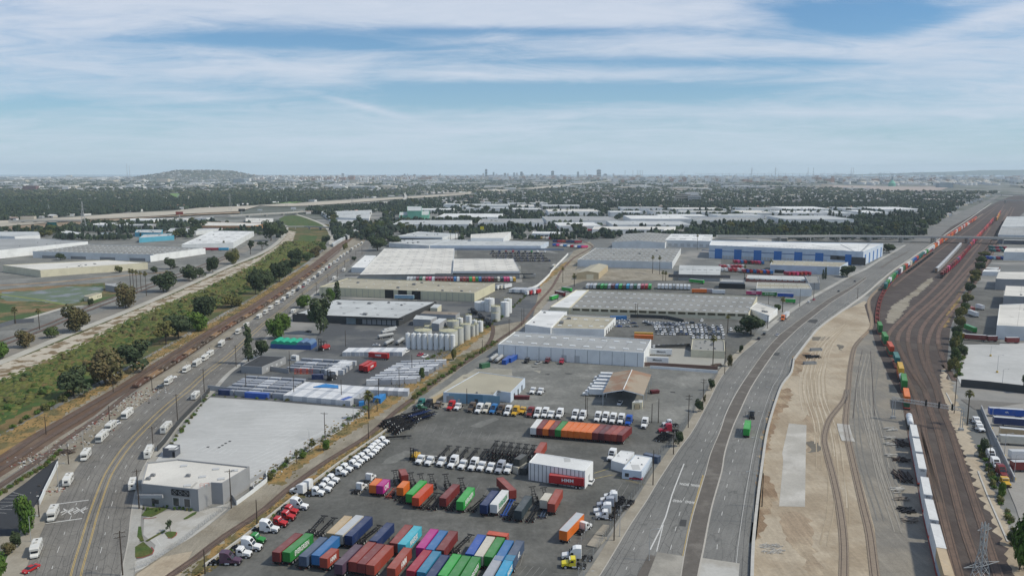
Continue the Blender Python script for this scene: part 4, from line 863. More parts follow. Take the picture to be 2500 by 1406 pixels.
o=yc('A5',(697,452),(362,420),'red','bright red container with white lettering in front of the white shed',12.19)
t=link('lettering',letter_mesh('HMM',1.25,m_ltr),o);t.location=(-1.225,5.6,1.4);t.rotation_euler=(math.pi/2,0,-math.pi/2);t.scale=(1.5,1.3,1)
cols='white maroon orange maroon green orange orange orange orange orange maroon dark_maroon brown_red rust_red maroon'.split()
lab=['white trailer-like container at the left end of the long side-by-side row','maroon container second in the long side-by-side row','orange container third in the long row, between two maroon ones','maroon container between an orange and the only green one','only green container in the long side-by-side row','orange container right next to the green one','second orange container to the right of the green one','third orange container to the right of the green one','fourth orange container to the right of the green one','orange container touching the dark maroon group','first dark maroon container right of the orange group','darkest maroon container in the long row','brown red container left of its rust red neighbour','rust red container second from the right end of the row','maroon container at the right end of the long row']
for i,c in enumerate(cols):
 t=i/14;f=(203+(1037-203)*t,1162+(1230-1162)*t);k=(266+(1112-266)*t,1079+(1163-1079)*t)
 yc('B5',f,k,c.replace('_',' '),lab[i])
# ---- the orange semi-trailer with its white tractor
o=put_trailer(PZ('A5',493,968),PZ('A5',683,770),'orange','orange box trailer with a grey roof behind a white tractor','box trailers in the yard',L=13.7)
put_tractor(PZ('A5',745,935),38,'day','white','white tractor hitched in front of the orange box trailer',GT)
# ---- tractors: row along the low wall beside the track
row=[((1378,140),128),((1333,174),128),((1298,203),127),((1272,232),127),((1235,268),126),((1185,301),125),((1137,331),124),((1103,368),122),((1027,403),120),((978,440),118),((900,508),116),((857,548),115),((825,598),114),((757,633),112)]
for i,(p,a)in enumerate(row):
 put_tractor(PZ('A3',*p),a-14,'day','white','%s white day-cab tractor from the far end of the row by the low wall'%nth(i),GT)
put_tractor(PZ('A3',500,560),-70,'sleeper','white','tall white sleeper-cab tractor backed the other way, nearer the red tractors',GT)
put_tractor(PZ('A3',440,600),-70,'sleeper','white','tall white sleeper-cab tractor partly behind another by the low wall',GT)
put_tractor(PZ('A3',600,765),98,'sleeper','white','white sleeper-cab tractor just above the red tractors',GT)
for i,p in enumerate([(503,815),(473,868),(398,930)]):put_tractor(PZ('A3',*p),100,'day','red','%s of three red tractors, counting from the farthest'%nth(i),GT)
put_tractor(PZ('A3',318,985),96,'sleeper','white','white tractor between the red tractors and the green one',GT)
put_tractor(PZ('A3',185,1092),98,'day','green','green tractor in the row by the low wall',GT)
put_tractor(PZ('A2',1337,1158),95,'sleeper','white','white sleeper-cab tractor right beside the green one',GT)
put_tractor(PZ('A2',1240,1222),92,'day','white','white day-cab tractor between the purple one and a white sleeper cab',GT)
put_tractor(PZ('A2',1140,1290),90,'sleeper','purple','purple sleeper-cab tractor, nearest in the row',GT)
# ---- row facing the viewer in front of the blue workshop
T2=[('B4',395,983,'sleeper','teal','teal sleeper-cab tractor, leftmost, beside the black one'),('B4',470,988,'sleeper','black','black sleeper-cab tractor beside the teal one'),('B4',570,982,'day','brown','brown tractor with a long hitch near the workshop corner'),('B4',690,1003,'sleeper','red','red sleeper-cab tractor in front of the blue workshop'),('B4',760,1002,'day','white','white day-cab tractor right of the red one'),('B4',890,1020,'sleeper','brown','brown sleeper-cab tractor left of a tall white one'),('B4',963,1032,'sleeper','white','white sleeper-cab tractor between two brown ones'),('B4',1035,1030,'sleeper','cream','cream-fronted tractor left of the blue one'),('B4',1102,1038,'sleeper','blue','blue sleeper-cab tractor in the workshop row'),('B4',1172,1042,'sleeper','brown','brown sleeper-cab tractor right of the blue one'),('B4',1242,1054,'sleeper','white','white sleeper-cab tractor left of the yellow and white one'),('B4',1315,1057,'sleeper','yellow','yellow sleeper-cab tractor with the larger cab'),('B4',1390,1040,'day','yellow','short yellow tractor behind a white bonnet'),('B4',1460,1068,'sleeper','maroon','maroon sleeper-cab tractor in the long facing row'),('B4',1530,1076,'sleeper','white','first white tractor right of the maroon one'),('B4',1603,1075,'sleeper','white','second white tractor right of the maroon one'),('B5',362,1080,'day','white','third white tractor right of the maroon one'),('B5',440,1083,'sleeper','white','fourth white tractor right of the maroon one'),('B5',590,1096,'sleeper','white','left one of a pair of white tractors by the tall pole'),('B5',663,1103,'sleeper','white','right one of a pair of white tractors by the tall pole'),('B5',810,1117,'sleeper','white','first white tractor right of the tall pole'),('B5',885,1120,'sleeper','white','second white tractor right of the tall pole'),('B5',958,1131,'sleeper','white','third white tractor right of the tall pole'),('B5',1037,1137,'sleeper','white','white tractor touching the royal blue one'),('B5',1110,1152,'sleeper','royal blue','royal blue tractor at the end of the facing row'),('B5',1265,1177,'sleeper','white','white tractor standing apart right of the royal blue one')]
for fr,x,y,k,c,l in T2:put_tractor(PZ(fr,x,y),200,k,c,l,GT)
T3=[(392,340,'day','white'),(482,354,'day','white'),(598,361,'day','white'),(703,378,'sleeper','white'),(803,390,'day','white'),(900,401,'sleeper','white'),(985,406,'day','white'),(1075,418,'day','white'),(1160,430,'sleeper','silver grey'),(1247,431,'day','white')]
for i,(x,y,k,c)in enumerate(T3):
 put_tractor(PZ('A4',x,y),202,k,c,'grey sleeper-cab tractor near the right end of the centre row' if i==8 else '%s tractor from the forklift in the centre row, white with %s cab'%(nth(i),'a tall sleeper' if k=='sleeper' else 'a low day'),GT)
for fr,x,y,a,k,c,l in[('A5',885,662,275,'day','white','farthest white tractor in the cluster by the roadside fence'),('A5',850,700,275,'sleeper','white','white sleeper-cab tractor behind the grey one by the roadside fence'),('A5',815,745,275,'sleeper','silver grey','grey sleeper-cab tractor by the roadside fence'),('A5',785,805,275,'sleeper','white','white sleeper-cab tractor in front of the grey one'),('A5',803,850,275,'day','white','white tractor with an open bonnet by the roadside fence'),('A5',478,1238,275,'sleeper','white','white sleeper-cab tractor behind the bright yellow one'),('A5',475,1318,272,'day','bright yellow','bright yellow tractor near the bottom of the yard'),('A5',938,308,205,'sleeper','white','white tractor left of the small white office'),('B4',1490,845,200,'day','white','left one of two white tractors right of the workshop'),('B4',1565,850,200,'day','white','right one of two white tractors right of the workshop'),('B5',470,555,195,'day','crimson','crimson tractor against the long white warehouse wall'),('A3',1150,552,22,'day','white','white tractor left of the short orange container'),('A3',1235,462,20,'day','white','white tractor just behind the short orange container'),('A6',225,25,262,'sleeper','crimson','crimson sleeper-cab tractor by the roadside fence and tree'),('B6',265,1150,262,'day','white','white tractor behind the crimson one at the fence'),('B5',330,545,200,'day','dark red','dark red tractor parked by the white warehouse wall'),('B5',130,545,200,'day','black','black tractor parked by the white warehouse wall'),('V',60,345,185,'day','white','upper of two small white tractors on the right edge'),('V',110,450,185,'day','white','lower of two small white tractors on the right edge'),('V',275,870,190,'sleeper','white','white sleeper-cab tractor by the grey wall on the right'),('V',345,1000,190,'sleeper','white','white sleeper-cab tractor above the maroon one on the right'),('V',430,1110,190,'sleeper','maroon','maroon sleeper-cab tractor by the grey wall on the right'),('V',470,1240,190,'day','yellow','yellow tractor at the right edge below the maroon one')]:
 put_tractor(PZ(fr,x,y),a,k,c,l,GT)
# ---- empty chassis
def ch(fr,f,bk,label,col=None,z=0,tilt=0,group=GC,z2=None,short=False):
 a,c=Vector(G(PZ(fr,*f),z+1)),Vector(G(PZ(fr,*bk),z+1));d=(c-a).normalized()
 o=dup(CH20 if short else CH40,(a.x,a.y,z),0,label,group,{'frame':paint('chassis '+col,CC[col],.6)}if col else None)
 o.rotation_euler=(rad(tilt),0,math.atan2(-d.x,d.y));o['category']='trailer chassis';return o
for i in range(5):ch('A4',(612+i*92,252+i*9),(700+i*88,150+i*10),'%s black chassis from the left in the low row behind the centre tractors'%nth(i))
for i in range(6):
 ch('A4',(1090+i*72,205+i*9),(1168+i*72,92+i*8),'%s black chassis from the left on top of the big chassis stack'%nth(i),z=3.2)
 ch('A4',(1086+i*72,300+i*8),(1170+i*72,165+i*8),'%s black chassis from the left at the bottom of the big chassis stack'%nth(i),z=0)
 ch('A4',(1088+i*72,255+i*8),(1168+i*72,130+i*8),'%s black chassis from the left in the middle of the big chassis stack'%nth(i),z=1.6)
for i,(x,y)in enumerate([(200,520),(355,545),(450,555),(550,560),(690,560),(840,600),(1530,690),(1640,700)]):
 ch('A4',(x,y),(x-52,y-105),'%s black chassis with its nose raised behind the middle row, from the left'%nth(i),tilt=26,short=True,group='chassis standing nose up')
for i,(f,k)in enumerate([((450,745),(545,640)),((530,755),(600,660)),((695,760),(790,640)),((900,770),(990,690)),((1250,850),(1340,720)),((1470,870),(1560,720)),((200,665),(260,600)),((240,690),(330,600))]):
 ch('A4',f,k,'%s empty black chassis from the left in the middle row'%nth(i))
ch('A4',(1225,820),(1300,680),'empty dark blue chassis beside the white refrigerated container','royal blue');ch('A4',(110,640),(180,560),'empty red chassis beside the short orange container','rust red',short=True);ch('A5',(285,830),(320,770),'small grey-blue chassis under the cream container','slate blue',short=True)
for i,(f,k)in enumerate([((610,990),(700,890)),((690,1010),(800,900))]):ch('A3',f,k,'%s empty black chassis behind the lettered green container'%nth(i))
ch('Y',(1790,700),(2110,450),'empty black chassis between the dark blue and navy containers');ch('X',(1210,540),(1400,360),'empty black chassis right of the maroon container');ch('A2',(1690,1310),(1790,1250),'empty chassis tail showing between green and slate containers')
for i in range(12):j,k=i%4,i//4;ch('B4',(30+j*42+k*18,1140+j*24-k*22),(245+j*34+k*18,1062+j*26-k*22),'%s black chassis from the left, %s layer of the jumbled pile by the track'%(nth(j),nth(k)),z=k*.9,group='chassis piled by the track')
for i in range(9):j,k=i%3,i//3;ch('B4',(240+j*45+k*16,1070+j*16-k*18),(460+j*30+k*14,1005+j*22-k*18),'%s blue-black chassis from the left, %s layer, upper end of the pile'%(nth(j),nth(k)),'navy' if i%2 else None,z=k*.9,group='chassis piled by the track')
put_tractor(PZ('B4',480,1000),110,'day','dark green','dark green tractor at the right end of the chassis pile',GT)
ch('B4',(40,1255),(310,1240),'single black chassis lying across below the pile')
for i in range(4):ch('A5',(1100+i*26,745-i*20),(1000+i*22,735-i*22),'%s black chassis from the near side in the cluster by the roadside fence'%nth(i),short=True)
for i in range(5):ch('A6',(190+i*16,75-i*12),(320+i*8,100-i*14),'%s jumbled chassis by the roadside tree'%nth(i),short=True,z=.3*(i%2),group='chassis by the roadside tree')
# ---- forklift and reach stackers
def forklift(p,face,s,col,label,boom=False):
 g=G(p);r=thing('forklift' if not boom else 'container_handler',label,'forklift',(g[0],g[1],0),math.pi-rad(face));pm=paint('machine '+col,CC[col],.5)
 b=MB();chamfer(b,[(1.2,.7),(1.2,1.5),(2.2,1.7),(4.3,1.9),(4.6,1.2),(4.5,.6)],1.1,.2,.9);b.build('body',pm,r)
 b=MB()
 for x in(-.8,.8):
  for y in(1.6,3.2):b.bar((x,y,1.6),(x*.9,y,3.1),.1)
 b.box(-.9,.9,1.5,3.3,3.1,3.2);b.build('cab_frame',m_black,r)
 b=MB();[b.box(x-.09,x+.09,.55,.8,.1,4.4)for x in(-.6,.6)];[b.box(-.6,.6,.6,.75,z,z+.15)for z in(.4,1.8,3.2,4.25)];b.build('mast',m_black,r)
 b=MB();[b.box(x-.1,x+.1,-1.0,.6,.12,.2)for x in(-.5,.5)];b.box(-.9,.9,.45,.55,.2,1.2);b.build('forks',m_black,r)
 wheels(r,[(sx*1.0,y,.55)for sx in(-1,1)for y in(1.2,3.9)],WH);r.scale=(s,s,s);return r
forklift(PZ('A4',330,300),205,1.15,'yellow','yellow forklift at the left end of the centre row')
forklift(PZ('B3',705,425),215,1.7,'red','large red container handler with a tall dark mast')
forklift(PZ('B3',795,715),200,1.35,'black','dark forklift between the blue-topped and the pale storage units')
# ---- the truck fleet by the canopy: box lorries
def box_lorry(p,face,label,words=None):
 g=G(p);r=thing('box_lorry',label,'box lorry',(g[0],g[1],0),math.pi-rad(face),'white box lorries by the canopy')
 b=MB();chamfer(b,[(0,.5),(0,1.2),(.2,1.45),(1.5,1.65),(2.1,2.45),(3.0,2.5),(3.0,.5)],1.1,.18,.9);b.build('cab',m_white,r)
 b=MB();b.face([(-.9,1.45,1.68),(.9,1.45,1.68),(.85,2.03,2.36),(-.85,2.03,2.36)]);b.build('windscreen',m_glass,r)
 b=MB();b.box(-1.25,1.25,3.2,10.7,1.1,3.8);b.build('cargo_box',m_white,r);b=MB();b.box(-.5,.5,2,10.5,.7,1.08);b.build('underframe',m_black,r)
 wheels(r,[(sx*1.0,y,.5)for sx in(-1,1)for y in(1.2,8.3)],WH)
 if words:t=link('lettering',letter_mesh(words,.85,m_ltrk),r);t.location=(-1.26,7.0,2.6);t.rotation_euler=(math.pi/2,0,-math.pi/2)
 return r
for i,(x,y)in enumerate([(140,765),(215,690),(285,600),(350,500),(440,400),(480,300)]):
 box_lorry(PZ('T',x,y+0),278,'%s white box lorry from the viewer in the row under the canopy edge'%nth(i),'CleanEarth' if i in(0,1,3)else None)
# == BUILDINGS
def wm(n,c,j=0,dark=.12,**k):
 m=mat('wall_'+n,c,.8,.05,.15,tuple(x*.88 for x in c),.08,(.45,.65),coord='world',**k);return m
def rm(n,c,c2=None,s=.03,**k):return mat('roof_'+n,c,.85,.07,.12,c2 or tuple(x*.84 for x in c),s,(.44,.6),coord='world',fine=.05,**k)
WL={'white':(.74,.75,.74),'pale':(.63,.65,.65),'grey':(.34,.35,.36),'dark':(.055,.058,.06),'cream':(.60,.56,.42),'blue':(.22,.37,.47),'paleblue':(.52,.59,.67),'stone':(.29,.295,.30),'brown':(.20,.12,.09),'mint':(.16,.42,.31),'tan':(.45,.37,.24),'orange':(.50,.27,.13),'brick':(.23,.10,.08),'olive':(.58,.55,.39),'slate':(.12,.13,.15),'turq':(.10,.36,.48)}
RL={'white':(.66,.67,.66),'warm':(.60,.585,.54),'grey':(.32,.33,.33),'light':(.46,.48,.48),'tan':(.36,.335,.26),'dark':(.075,.078,.08),'brown':(.24,.205,.165),'mid':(.25,.25,.235),'charcoal':(.045,.048,.052)}
def wall(n):return wm(n,WL[n])
def roof(n):return rm(n,RL[n])
m_sky=mat('skylight_plastic',(.66,.68,.68),.4,.05,1);m_frame=mat('light_frame',(.45,.46,.46),.6,.05,1);m_door=mat('roller_door',(.30,.31,.32),.6,.1,1);m_dkdoor=mat('dark_opening',(.02,.021,.023),.8,.1,1)
m_unit=mat('roof_unit_metal',(.22,.225,.23),.6,.15,1)
def bil(q,u,v):a=Vector(q[0]).lerp(Vector(q[1]),u);b=Vector(q[3]).lerp(Vector(q[2]),u);return a.lerp(b,v)
def building(label,pts,h,wc,rc,cat='warehouse',par=.5,sky=None,units=0,edges=(),name='warehouse',quad=None,pz=None,ridge=0,joints=0,seed=0):
 """pts: roof corners seen in the photo (first four: near left, near right, far right, far left); h: height, or (column, foot y, top y)"""
 q=random.Random(seed+len(label));hh=h if isinstance(h,(int,float))else HT(*h)
 w=GP(pts,hh)if isinstance(pts,str)else pts;n=len(w);cx=sum(p[0]for p in w)/n;cy=sum(p[1]for p in w)/n
 A=sum(w[i][0]*w[(i+1)%n][1]-w[(i+1)%n][0]*w[i][1]for i in range(n));L=[(p[0]-cx,p[1]-cy)for p in w]
 r=thing(name,label,cat,(cx,cy,0));b=MB();b.prism(L,0,hh,0,top=False)
 for j in range(joints):
  e0,e1=Vector(L[0]),Vector(L[1]);p=e0.lerp(e1,(j+.5)/joints);d=(e1-e0).normalized();nn=Vector((d.y,-d.x))
  b.box(-.12,.12,-.05,.02,0,hh-.1,1,T=Matrix.Translation((p.x,p.y,0))@Matrix.Rotation(math.atan2(d.y,d.x),4,'Z'))
 b.build('wall',[wall(wc),m_unit],r)
 b=MB();P2=L if A>0 else L[::-1]
 if ridge:
  m0=(Vector(L[0])+Vector(L[1]))/2;m1=(Vector(L[2])+Vector(L[3]))/2;z1=hh+ridge
  b.face([(*L[0],hh+.02),(*m0,z1),(*m1,z1),(*L[3],hh+.02)]);b.face([(*m0,z1),(*L[1],hh+.02),(*L[2],hh+.02),(*m1,z1)]);b.face([(*L[0],hh),(*L[1],hh),(*m0,z1-.03)],1);b.face([(*L[2],hh),(*L[3],hh),(*m1,z1-.03)],1)
  b.build('roof',[roof(rc),wall(wc)],r)
 else:
  b.face([(p[0],p[1],hh-.02)for p in P2]);Lx,Ly=(Vector(L[1])-Vector(L[0])).length,(Vector(L[3])-Vector(L[0])).length
  for N,fn in((int(Lx/11),lambda t,e:bil(L[:4],t,e)),(int(Ly/16),lambda t,e:bil(L[:4],e,t))):
   for i in range(1,N):
    p,q_=fn(i/N,.01),fn(i/N,.99);d=(q_-p).normalized();s_=Vector((d.y,-d.x))*.14;zz_=hh+.01+(.012 if fn(0,1)==fn(0,1)and N==int(Ly/16)else 0);b.face([(*(p-s_),zz_),(*(p+s_),zz_),(*(q_+s_),zz_),(*(q_-s_),zz_)],1)
  for i in range(int(Lx*Ly/900)+1):
   p=bil(L[:4],q.uniform(.08,.88),q.uniform(.08,.88));w2,d2=q.uniform(.8,4),q.uniform(.8,5);b.box(p.x-w2/2,p.x+w2/2,p.y-d2/2,p.y+d2/2,hh,hh+.035+i*.0008,2 if i%3 else 1)
  b.build('roof',[roof(rc),rm(rc+'_seam',tuple(x*.70 for x in RL[rc])),rm(rc+'_patch',tuple(min(.75,x*1.13+.015)for x in RL[rc]))],r)
  if par:
   b=MB();c=P2+[P2[0]]
   for i in range(n):
    a_,b_=Vector(c[i]),Vector(c[i+1]);d=(b_-a_).normalized();s=Vector((-d.y,d.x))*.35;a2,b2=a_+d*.0,b_
    b.face([(*a2,hh-.02),(*b2,hh-.02),(*b2,hh+par),(*a2,hh+par)]);b.face([(*(a2+s),hh+par),(*(b2+s),hh+par),(*(b2+s),hh),(*(a2+s),hh)]);b.face([(*a2,hh+par),(*b2,hh+par),(*(b2+s),hh+par),(*(a2+s),hh+par)])
   b.build('parapet',wall(wc),r)
 qd=L[:4];ax=(Vector(qd[1])-Vector(qd[0]));ang=math.atan2(ax.y,ax.x)
 rz=lambda u:hh+ridge*(1-abs(2*u-1))if ridge else hh
 if sky:
  nx,ny,sx,sy=sky[:4];me=None
  for i in range(nx):
   for k in range(ny):
    u=(i+.5+q.uniform(-.06,.06))/nx;p=bil(qd,u,(k+.5)/ny)
    if me is None:bb=MB();bb.box(-sx/2,sx/2,-sy/2,sy/2,0,.3);bb.box(-sx/2-.12,sx/2+.12,-sy/2-.12,sy/2+.12,0,.12);me=bb.mesh('skylight',m_sky if len(sky)<5 else sky[4])
    link('skylight',me,r,(p.x,p.y,rz(u)-.02),ang)
 for i in range(units):
  u,v=q.uniform(.08,.92),q.uniform(.1,.9);p=bil(qd,u,v);s=q.uniform(.7,1.6)*min(1,ax.length/38);b=MB();b.box(-s,s,-s*.7,s*.7,0,s*.9);b.cyl((0,0,s*.9),s*.5,s*.5,.15,10)
  o=b.build('roof_unit',m_unit,r);o.location=(p.x,p.y,rz(u));o.rotation_euler=(0,0,ang)
 for(nm,e,cnt,t0,t1,fw,fh,z0,m,dep)in edges:
  a,c=Vector(L[e]),Vector(L[(e+1)%n]);d=(c-a).normalized();nn=Vector((d.y,-d.x))if A>0 else Vector((-d.y,d.x));bb=MB();bb.box(-fw/2,fw/2,-abs(dep),.02,0,fh)
  if dep>.3:bb.box(-fw/2,fw/2,-dep,.02,fh-.2,fh)
  me=bb.mesh(nm,m)
  for i in range(cnt):
   p=a.lerp(c,t0+(t1-t0)*((i+.5)/cnt));link(nm,me,r,(p.x,p.y,z0),math.atan2(nn.y,nn.x)+math.pi/2)
 return r
WIN=mat('window_dark',(.045,.05,.055),.15,.1,1,spec=.7)
o1=building('grey corner office with a pale flat roof and cross-braced window screen','A2:180,525 725,582 850,514 960,520 1222,360 535,286 235,320',(483.5,1247.5,1197.5),'stone','warm','office building',.45,name='office_building')
def wpt(p,z):g=G(p,z);return Vector((g[0],g[1],z))
def fitted(root,name,quad,m,t=.12):
 a,b_,c,d=quad;nrm=(b_-a).cross(d-a).normalized();nrm=nrm if nrm.y<0 else-nrm;b=MB();o_=root.location
 f=[p-o_+nrm*t for p in quad];k=[p-o_+nrm*.0 for p in quad];b.loft([k,f]);return b.build(name,m,root)
h1=HT(483.5,1247.5,1197.5);e0=Vector((*G(P('A2:180,525')[0],h1),0));e1=Vector((*G(P('A2:725,582')[0],h1),0))
def onw(t,z):p=e0.lerp(e1,t);return Vector((p.x,p.y,z))
for t0,t1 in((.555,.655),(.75,.85)):
 fitted(o1,'window_frame',[onw(t0-.01,.9),onw(t1+.01,.9),onw(t1+.01,3.9),onw(t0-.01,3.9)],m_frame,.08);fitted(o1,'window',[onw(t0,1.05),onw(t1,1.05),onw(t1,3.75),onw(t0,3.75)],WIN,.12)
fitted(o1,'window',[onw(.22,1.0),onw(.29,1.0),onw(.29,2.4),onw(.22,2.4)],WIN,.1)
fitted(o1,'door',[onw(.17,.1),onw(.215,.1),onw(.215,4.2),onw(.17,4.2)],WIN,.1)
b=MB()
for i in range(3):
 t0,t1=.54+i*.10,.54+(i+1)*.10;q=[onw(t0,h1-2.1),onw(t1,h1-2.1),onw(t1,h1-.3),onw(t0,h1-.3)]
 for a_,c_ in((0,1),(1,2),(2,3),(3,0),(0,2),(1,3)):b.bar(q[a_]-o1.location+Vector((0,-.25,0)),q[c_]-o1.location+Vector((0,-.25,0)),.18)
b.build('cross_braced_screen',m_black,o1)
b=MB();a_,c_=onw(-.02,h1-2.9)+Vector((0,-2.5,0))-o1.location,onw(.42,h1-2.2)+Vector((0,-2.0,0))-o1.location;b.bar(a_,c_,.5,0,1.1);b.bar(a_+Vector((.4,0,0)),(a_.x+.4,a_.y,0),.35);b.build('entrance_canopy',wall('grey'),o1)
for u,v in((.12,.42),(.08,.25),(.55,.5)):p=bil(GP('A2:180,525 725,582 1222,360 235,320',h1),u,v);b=MB();b.box(-.7,.7,-.5,.5,0,.8);b.cyl((0,0,.8),.4,.4,.15,10);x=b.build('roof_unit',m_unit,o1);x.location=(p.x-o1.location.x,p.y-o1.location.y,h1)
for x_,y_ in((590,345),(900,375),(1080,390),(770,450),(950,470),(625,535)):
 p=G(PZ('A2',x_,y_),h1);b=MB();b.box(-1.1,1.1,-.8,.8,0,.3);x=b.build('skylight',m_frame,o1);x.location=(p[0]-o1.location.x,p[1]-o1.location.y,h1);x.rotation_euler=(0,0,.25)
b=MB();[b.bar(a_,c_,.08)for a_,c_ in(((0,0,0),(0,0,1.2)),((1.4,0,0),(1.4,0,1.2)),((0,0,1.2),(1.4,0,1.2)),((2.6,.8,0),(2.6,.8,1.2)),((1.4,0,1.2),(2.6,.8,1.2)),((0,0,.6),(1.4,0,.6)))];x=b.build('hatch_railing',paint('railing orange',CC['orange red'],.6),o1);g=G(PZ('A2',745,548),h1);x.location=(g[0]-o1.location.x,g[1]-o1.location.y,h1)
def lowwall(label,pts,h,m,w=.3,name='wall',cat='wall',posts=0):
 c=spline(GP(pts)if isinstance(pts,str)else pts,9);r=c[0];root=thing(name,label,cat,(r[0],r[1],0));a,d=offset(c,-w/2),offset(c,w/2);b=MB()
 for i in range(len(c)-1):b.loft([[(a[j][0]-r[0],a[j][1]-r[1],0),(d[j][0]-r[0],d[j][1]-r[1],0),(d[j][0]-r[0],d[j][1]-r[1],h),(a[j][0]-r[0],a[j][1]-r[1],h)]for j in(i,i+1)],0,i in(0,len(c)-2))
 b.build('panel',m,root)
 if posts:
  pp,L_=resample(c,max(2,min(100,int(sum((Vector(p)-Vector(q_)).length for p,q_ in zip(c,c[1:]))/posts))));bb=MB();bb.box(-.1,.1,-.1,.1,0,h+.15);me=bb.mesh('post',m_galv)
  for p in pp:link('post',me,root,(p.x-r[0],p.y-r[1],0))
 return root
lowwall('grey planter wall beside the corner office','A2:1055,655 1095,722 1262,600 1262,545',1.6,wall('grey'));lowwall('grey trench wall behind the corner office','A2:1225,545 1225,515 1380,420',1.5,wall('grey'))
lowwall('pale retaining wall between the lot and the track','A2:1095,724 1262,600 1390,500 1390,430',1.6,wall('pale'))
lowwall('low concrete barrier behind the row of tractors','F:500,1384 505,1380 604,1307 703,1228 820,1138 937,1056 960,1037',.95,m_pc,.6,'concrete_barrier','barrier')
lowwall('low concrete barrier along the centre row of tractors','A4:340,250 700,275 900,300 1300,345',.8,m_pc,.6,'concrete_barrier','barrier')
m_mesh=mat('mesh_fence',(.17,.175,.17),.7,.2,4)
def meshfence(label,pts,h=2.4,sp=3,m=None):
 c=spline(GP(pts),4);c=[tuple(p)for p in c];r=c[0];root=thing('mesh_fence',label,'fence',(r[0],r[1],0));b=MB()
 for p,q_ in zip(c,c[1:]):
  P_,Q_=Vector((p[0]-r[0],p[1]-r[1],0)),Vector((q_[0]-r[0],q_[1]-r[1],0))
  for k in range(6):z=Vector((0,0,.15+(h-.2)*k/5));b.bar(P_+z,Q_+z,.025)
  for k in range(4):b.bar(P_.lerp(Q_,k/4),P_.lerp(Q_,(k+1)/4)+Vector((0,0,h)),.022);b.bar(P_.lerp(Q_,(k+1)/4),P_.lerp(Q_,k/4)+Vector((0,0,h)),.022)
 b.build('mesh',m or m_mesh,root);pp,_=resample(c,max(2,min(100,int(_len(c)/sp))));bb=MB();bb.cyl((0,0,0),.05,.05,h,6);me=bb.mesh('post',m_galv)
 for p in pp:link('post',me,root,(p.x-r[0],p.y-r[1],0))
def _len(c):return sum((Vector(p)-Vector(q_)).length for p,q_ in zip(c,c[1:]))
meshfence('wire mesh fence along the yard beside the main road','F:1412,1404 1460,1341 1485,1300 1530,1235 1571,1180 1604,1116 1646,1078 1674,1033 1727,952 1752,914')
meshfence('wire mesh fence between the office forecourt and the track','A2:110,1345 260,1290 430,1180 580,1080 690,990 840,870 1020,740',1.8);meshfence('wire mesh fence along the edge of the pale lot','F:655,1160 720,1118 782,1078 840,1040 895,1003',2)
meshfence('short wire mesh fence inside the yard by the concrete pads','A5:640,1150 740,960 830,850',2.2)
meshfence('wire mesh fence between the storage yard and the dry grass','F:905,998 960,948 1000,915 1040,880 1092,850',2.2)
building('long white warehouse with two rows of skylights behind the open yard','B4:1168,362 B5:1272,446 1342,318 B4:1330,243',(1569,896,862.8),'white','grey',sky=(11,2,3.2,1.6),joints=12,edges=[('door',0,2,.42,.6,3,4,.1,m_frame,.05)])
building('white building with a bright roof edge behind the long white warehouse','B5:378,207 890,217 1000,105 482,80',(1475,822,805),'white','tan',sky=(5,2,2.6,1.6),units=3,edges=[('door',1,5,.1,.9,2.5,3,0,m_dkdoor,.06)])
building('low white annex left of the building with the bright roof edge','B5:125,170 372,205 530,45 280,35',(1281,812,793),'white','white',units=2)
building('long cream factory with a row of louvred windows','C5:795,1140 C6:1560,1222 1680,985 C5:1050,893',(1390,766,752.5),'cream','mid',sky=(22,4,2.2,1.4),joints=0,edges=[('window',0,18,.01,.99,5.5,1.8,2.6,mat('louvre_brown',(.10,.085,.05),.8,.1,1),.08)])
building('white sheet-roofed section at the left end of the cream factory','C5:520,1128 790,1142 1045,893 880,893',(1390,766,752.5),'cream','white',joints=0)
building('small white-roofed offices at the right end of the cream factory','C6:1570,1150 1840,1245 1960,1150 1680,1060',4.5,'white','warm',units=2)
w5=building('workshop with blue and white front panels and a tan roof','B4:640,822 1125,848 1165,808 1290,826 1430,685 985,625',(1205,989,964.5),'paleblue','tan',par=.2,units=3,edges=[('blue_panel',0,1,.25,.99,24.5,4.6,.05,wall('blue'),.06),('dark_blue_panel',0,1,.5,.75,8,4.7,.05,wm('deepblue',(.13,.26,.36)),.09),('roller_door',0,1,.08,.20,3.6,3.4,0,m_door,.1),('door',0,1,.3,.33,1.1,2.2,0,m_frame,.12),('window',0,1,.65,.67,1.6,1.8,.8,WIN,.14),('door',3,3,.1,.9,1.8,3,0,m_dkdoor,.08)])
building('low tan lean-to on the left side of the blue workshop','B4:500,885 636,823 985,625 830,650',3.2,'tan','tan',par=0)
building('tall white metal shed behind the bright red container','A5:160,312 705,396 783,300 240,220',(1338,1170,1128),'white','white',par=.12,joints=14,edges=[('door',1,1,.4,.6,2,3.4,0,m_frame,.08)],name='metal_shed',cat='shed')
building('left wing of the small white office by the roadside fence','A5:955,292 1090,330 1180,210 1050,195',3.3,'pale','white',par=.15,units=2,name='office_building',cat='office building')
building('right wing of the small white office by the roadside fence','A5:1062,378 1250,400 1350,262 1190,235',3.4,'paleblue','white',par=.15,units=3,name='office_building',cat='office building',edges=[('window',0,1,.15,.35,1.4,1.3,1,WIN,.1)])
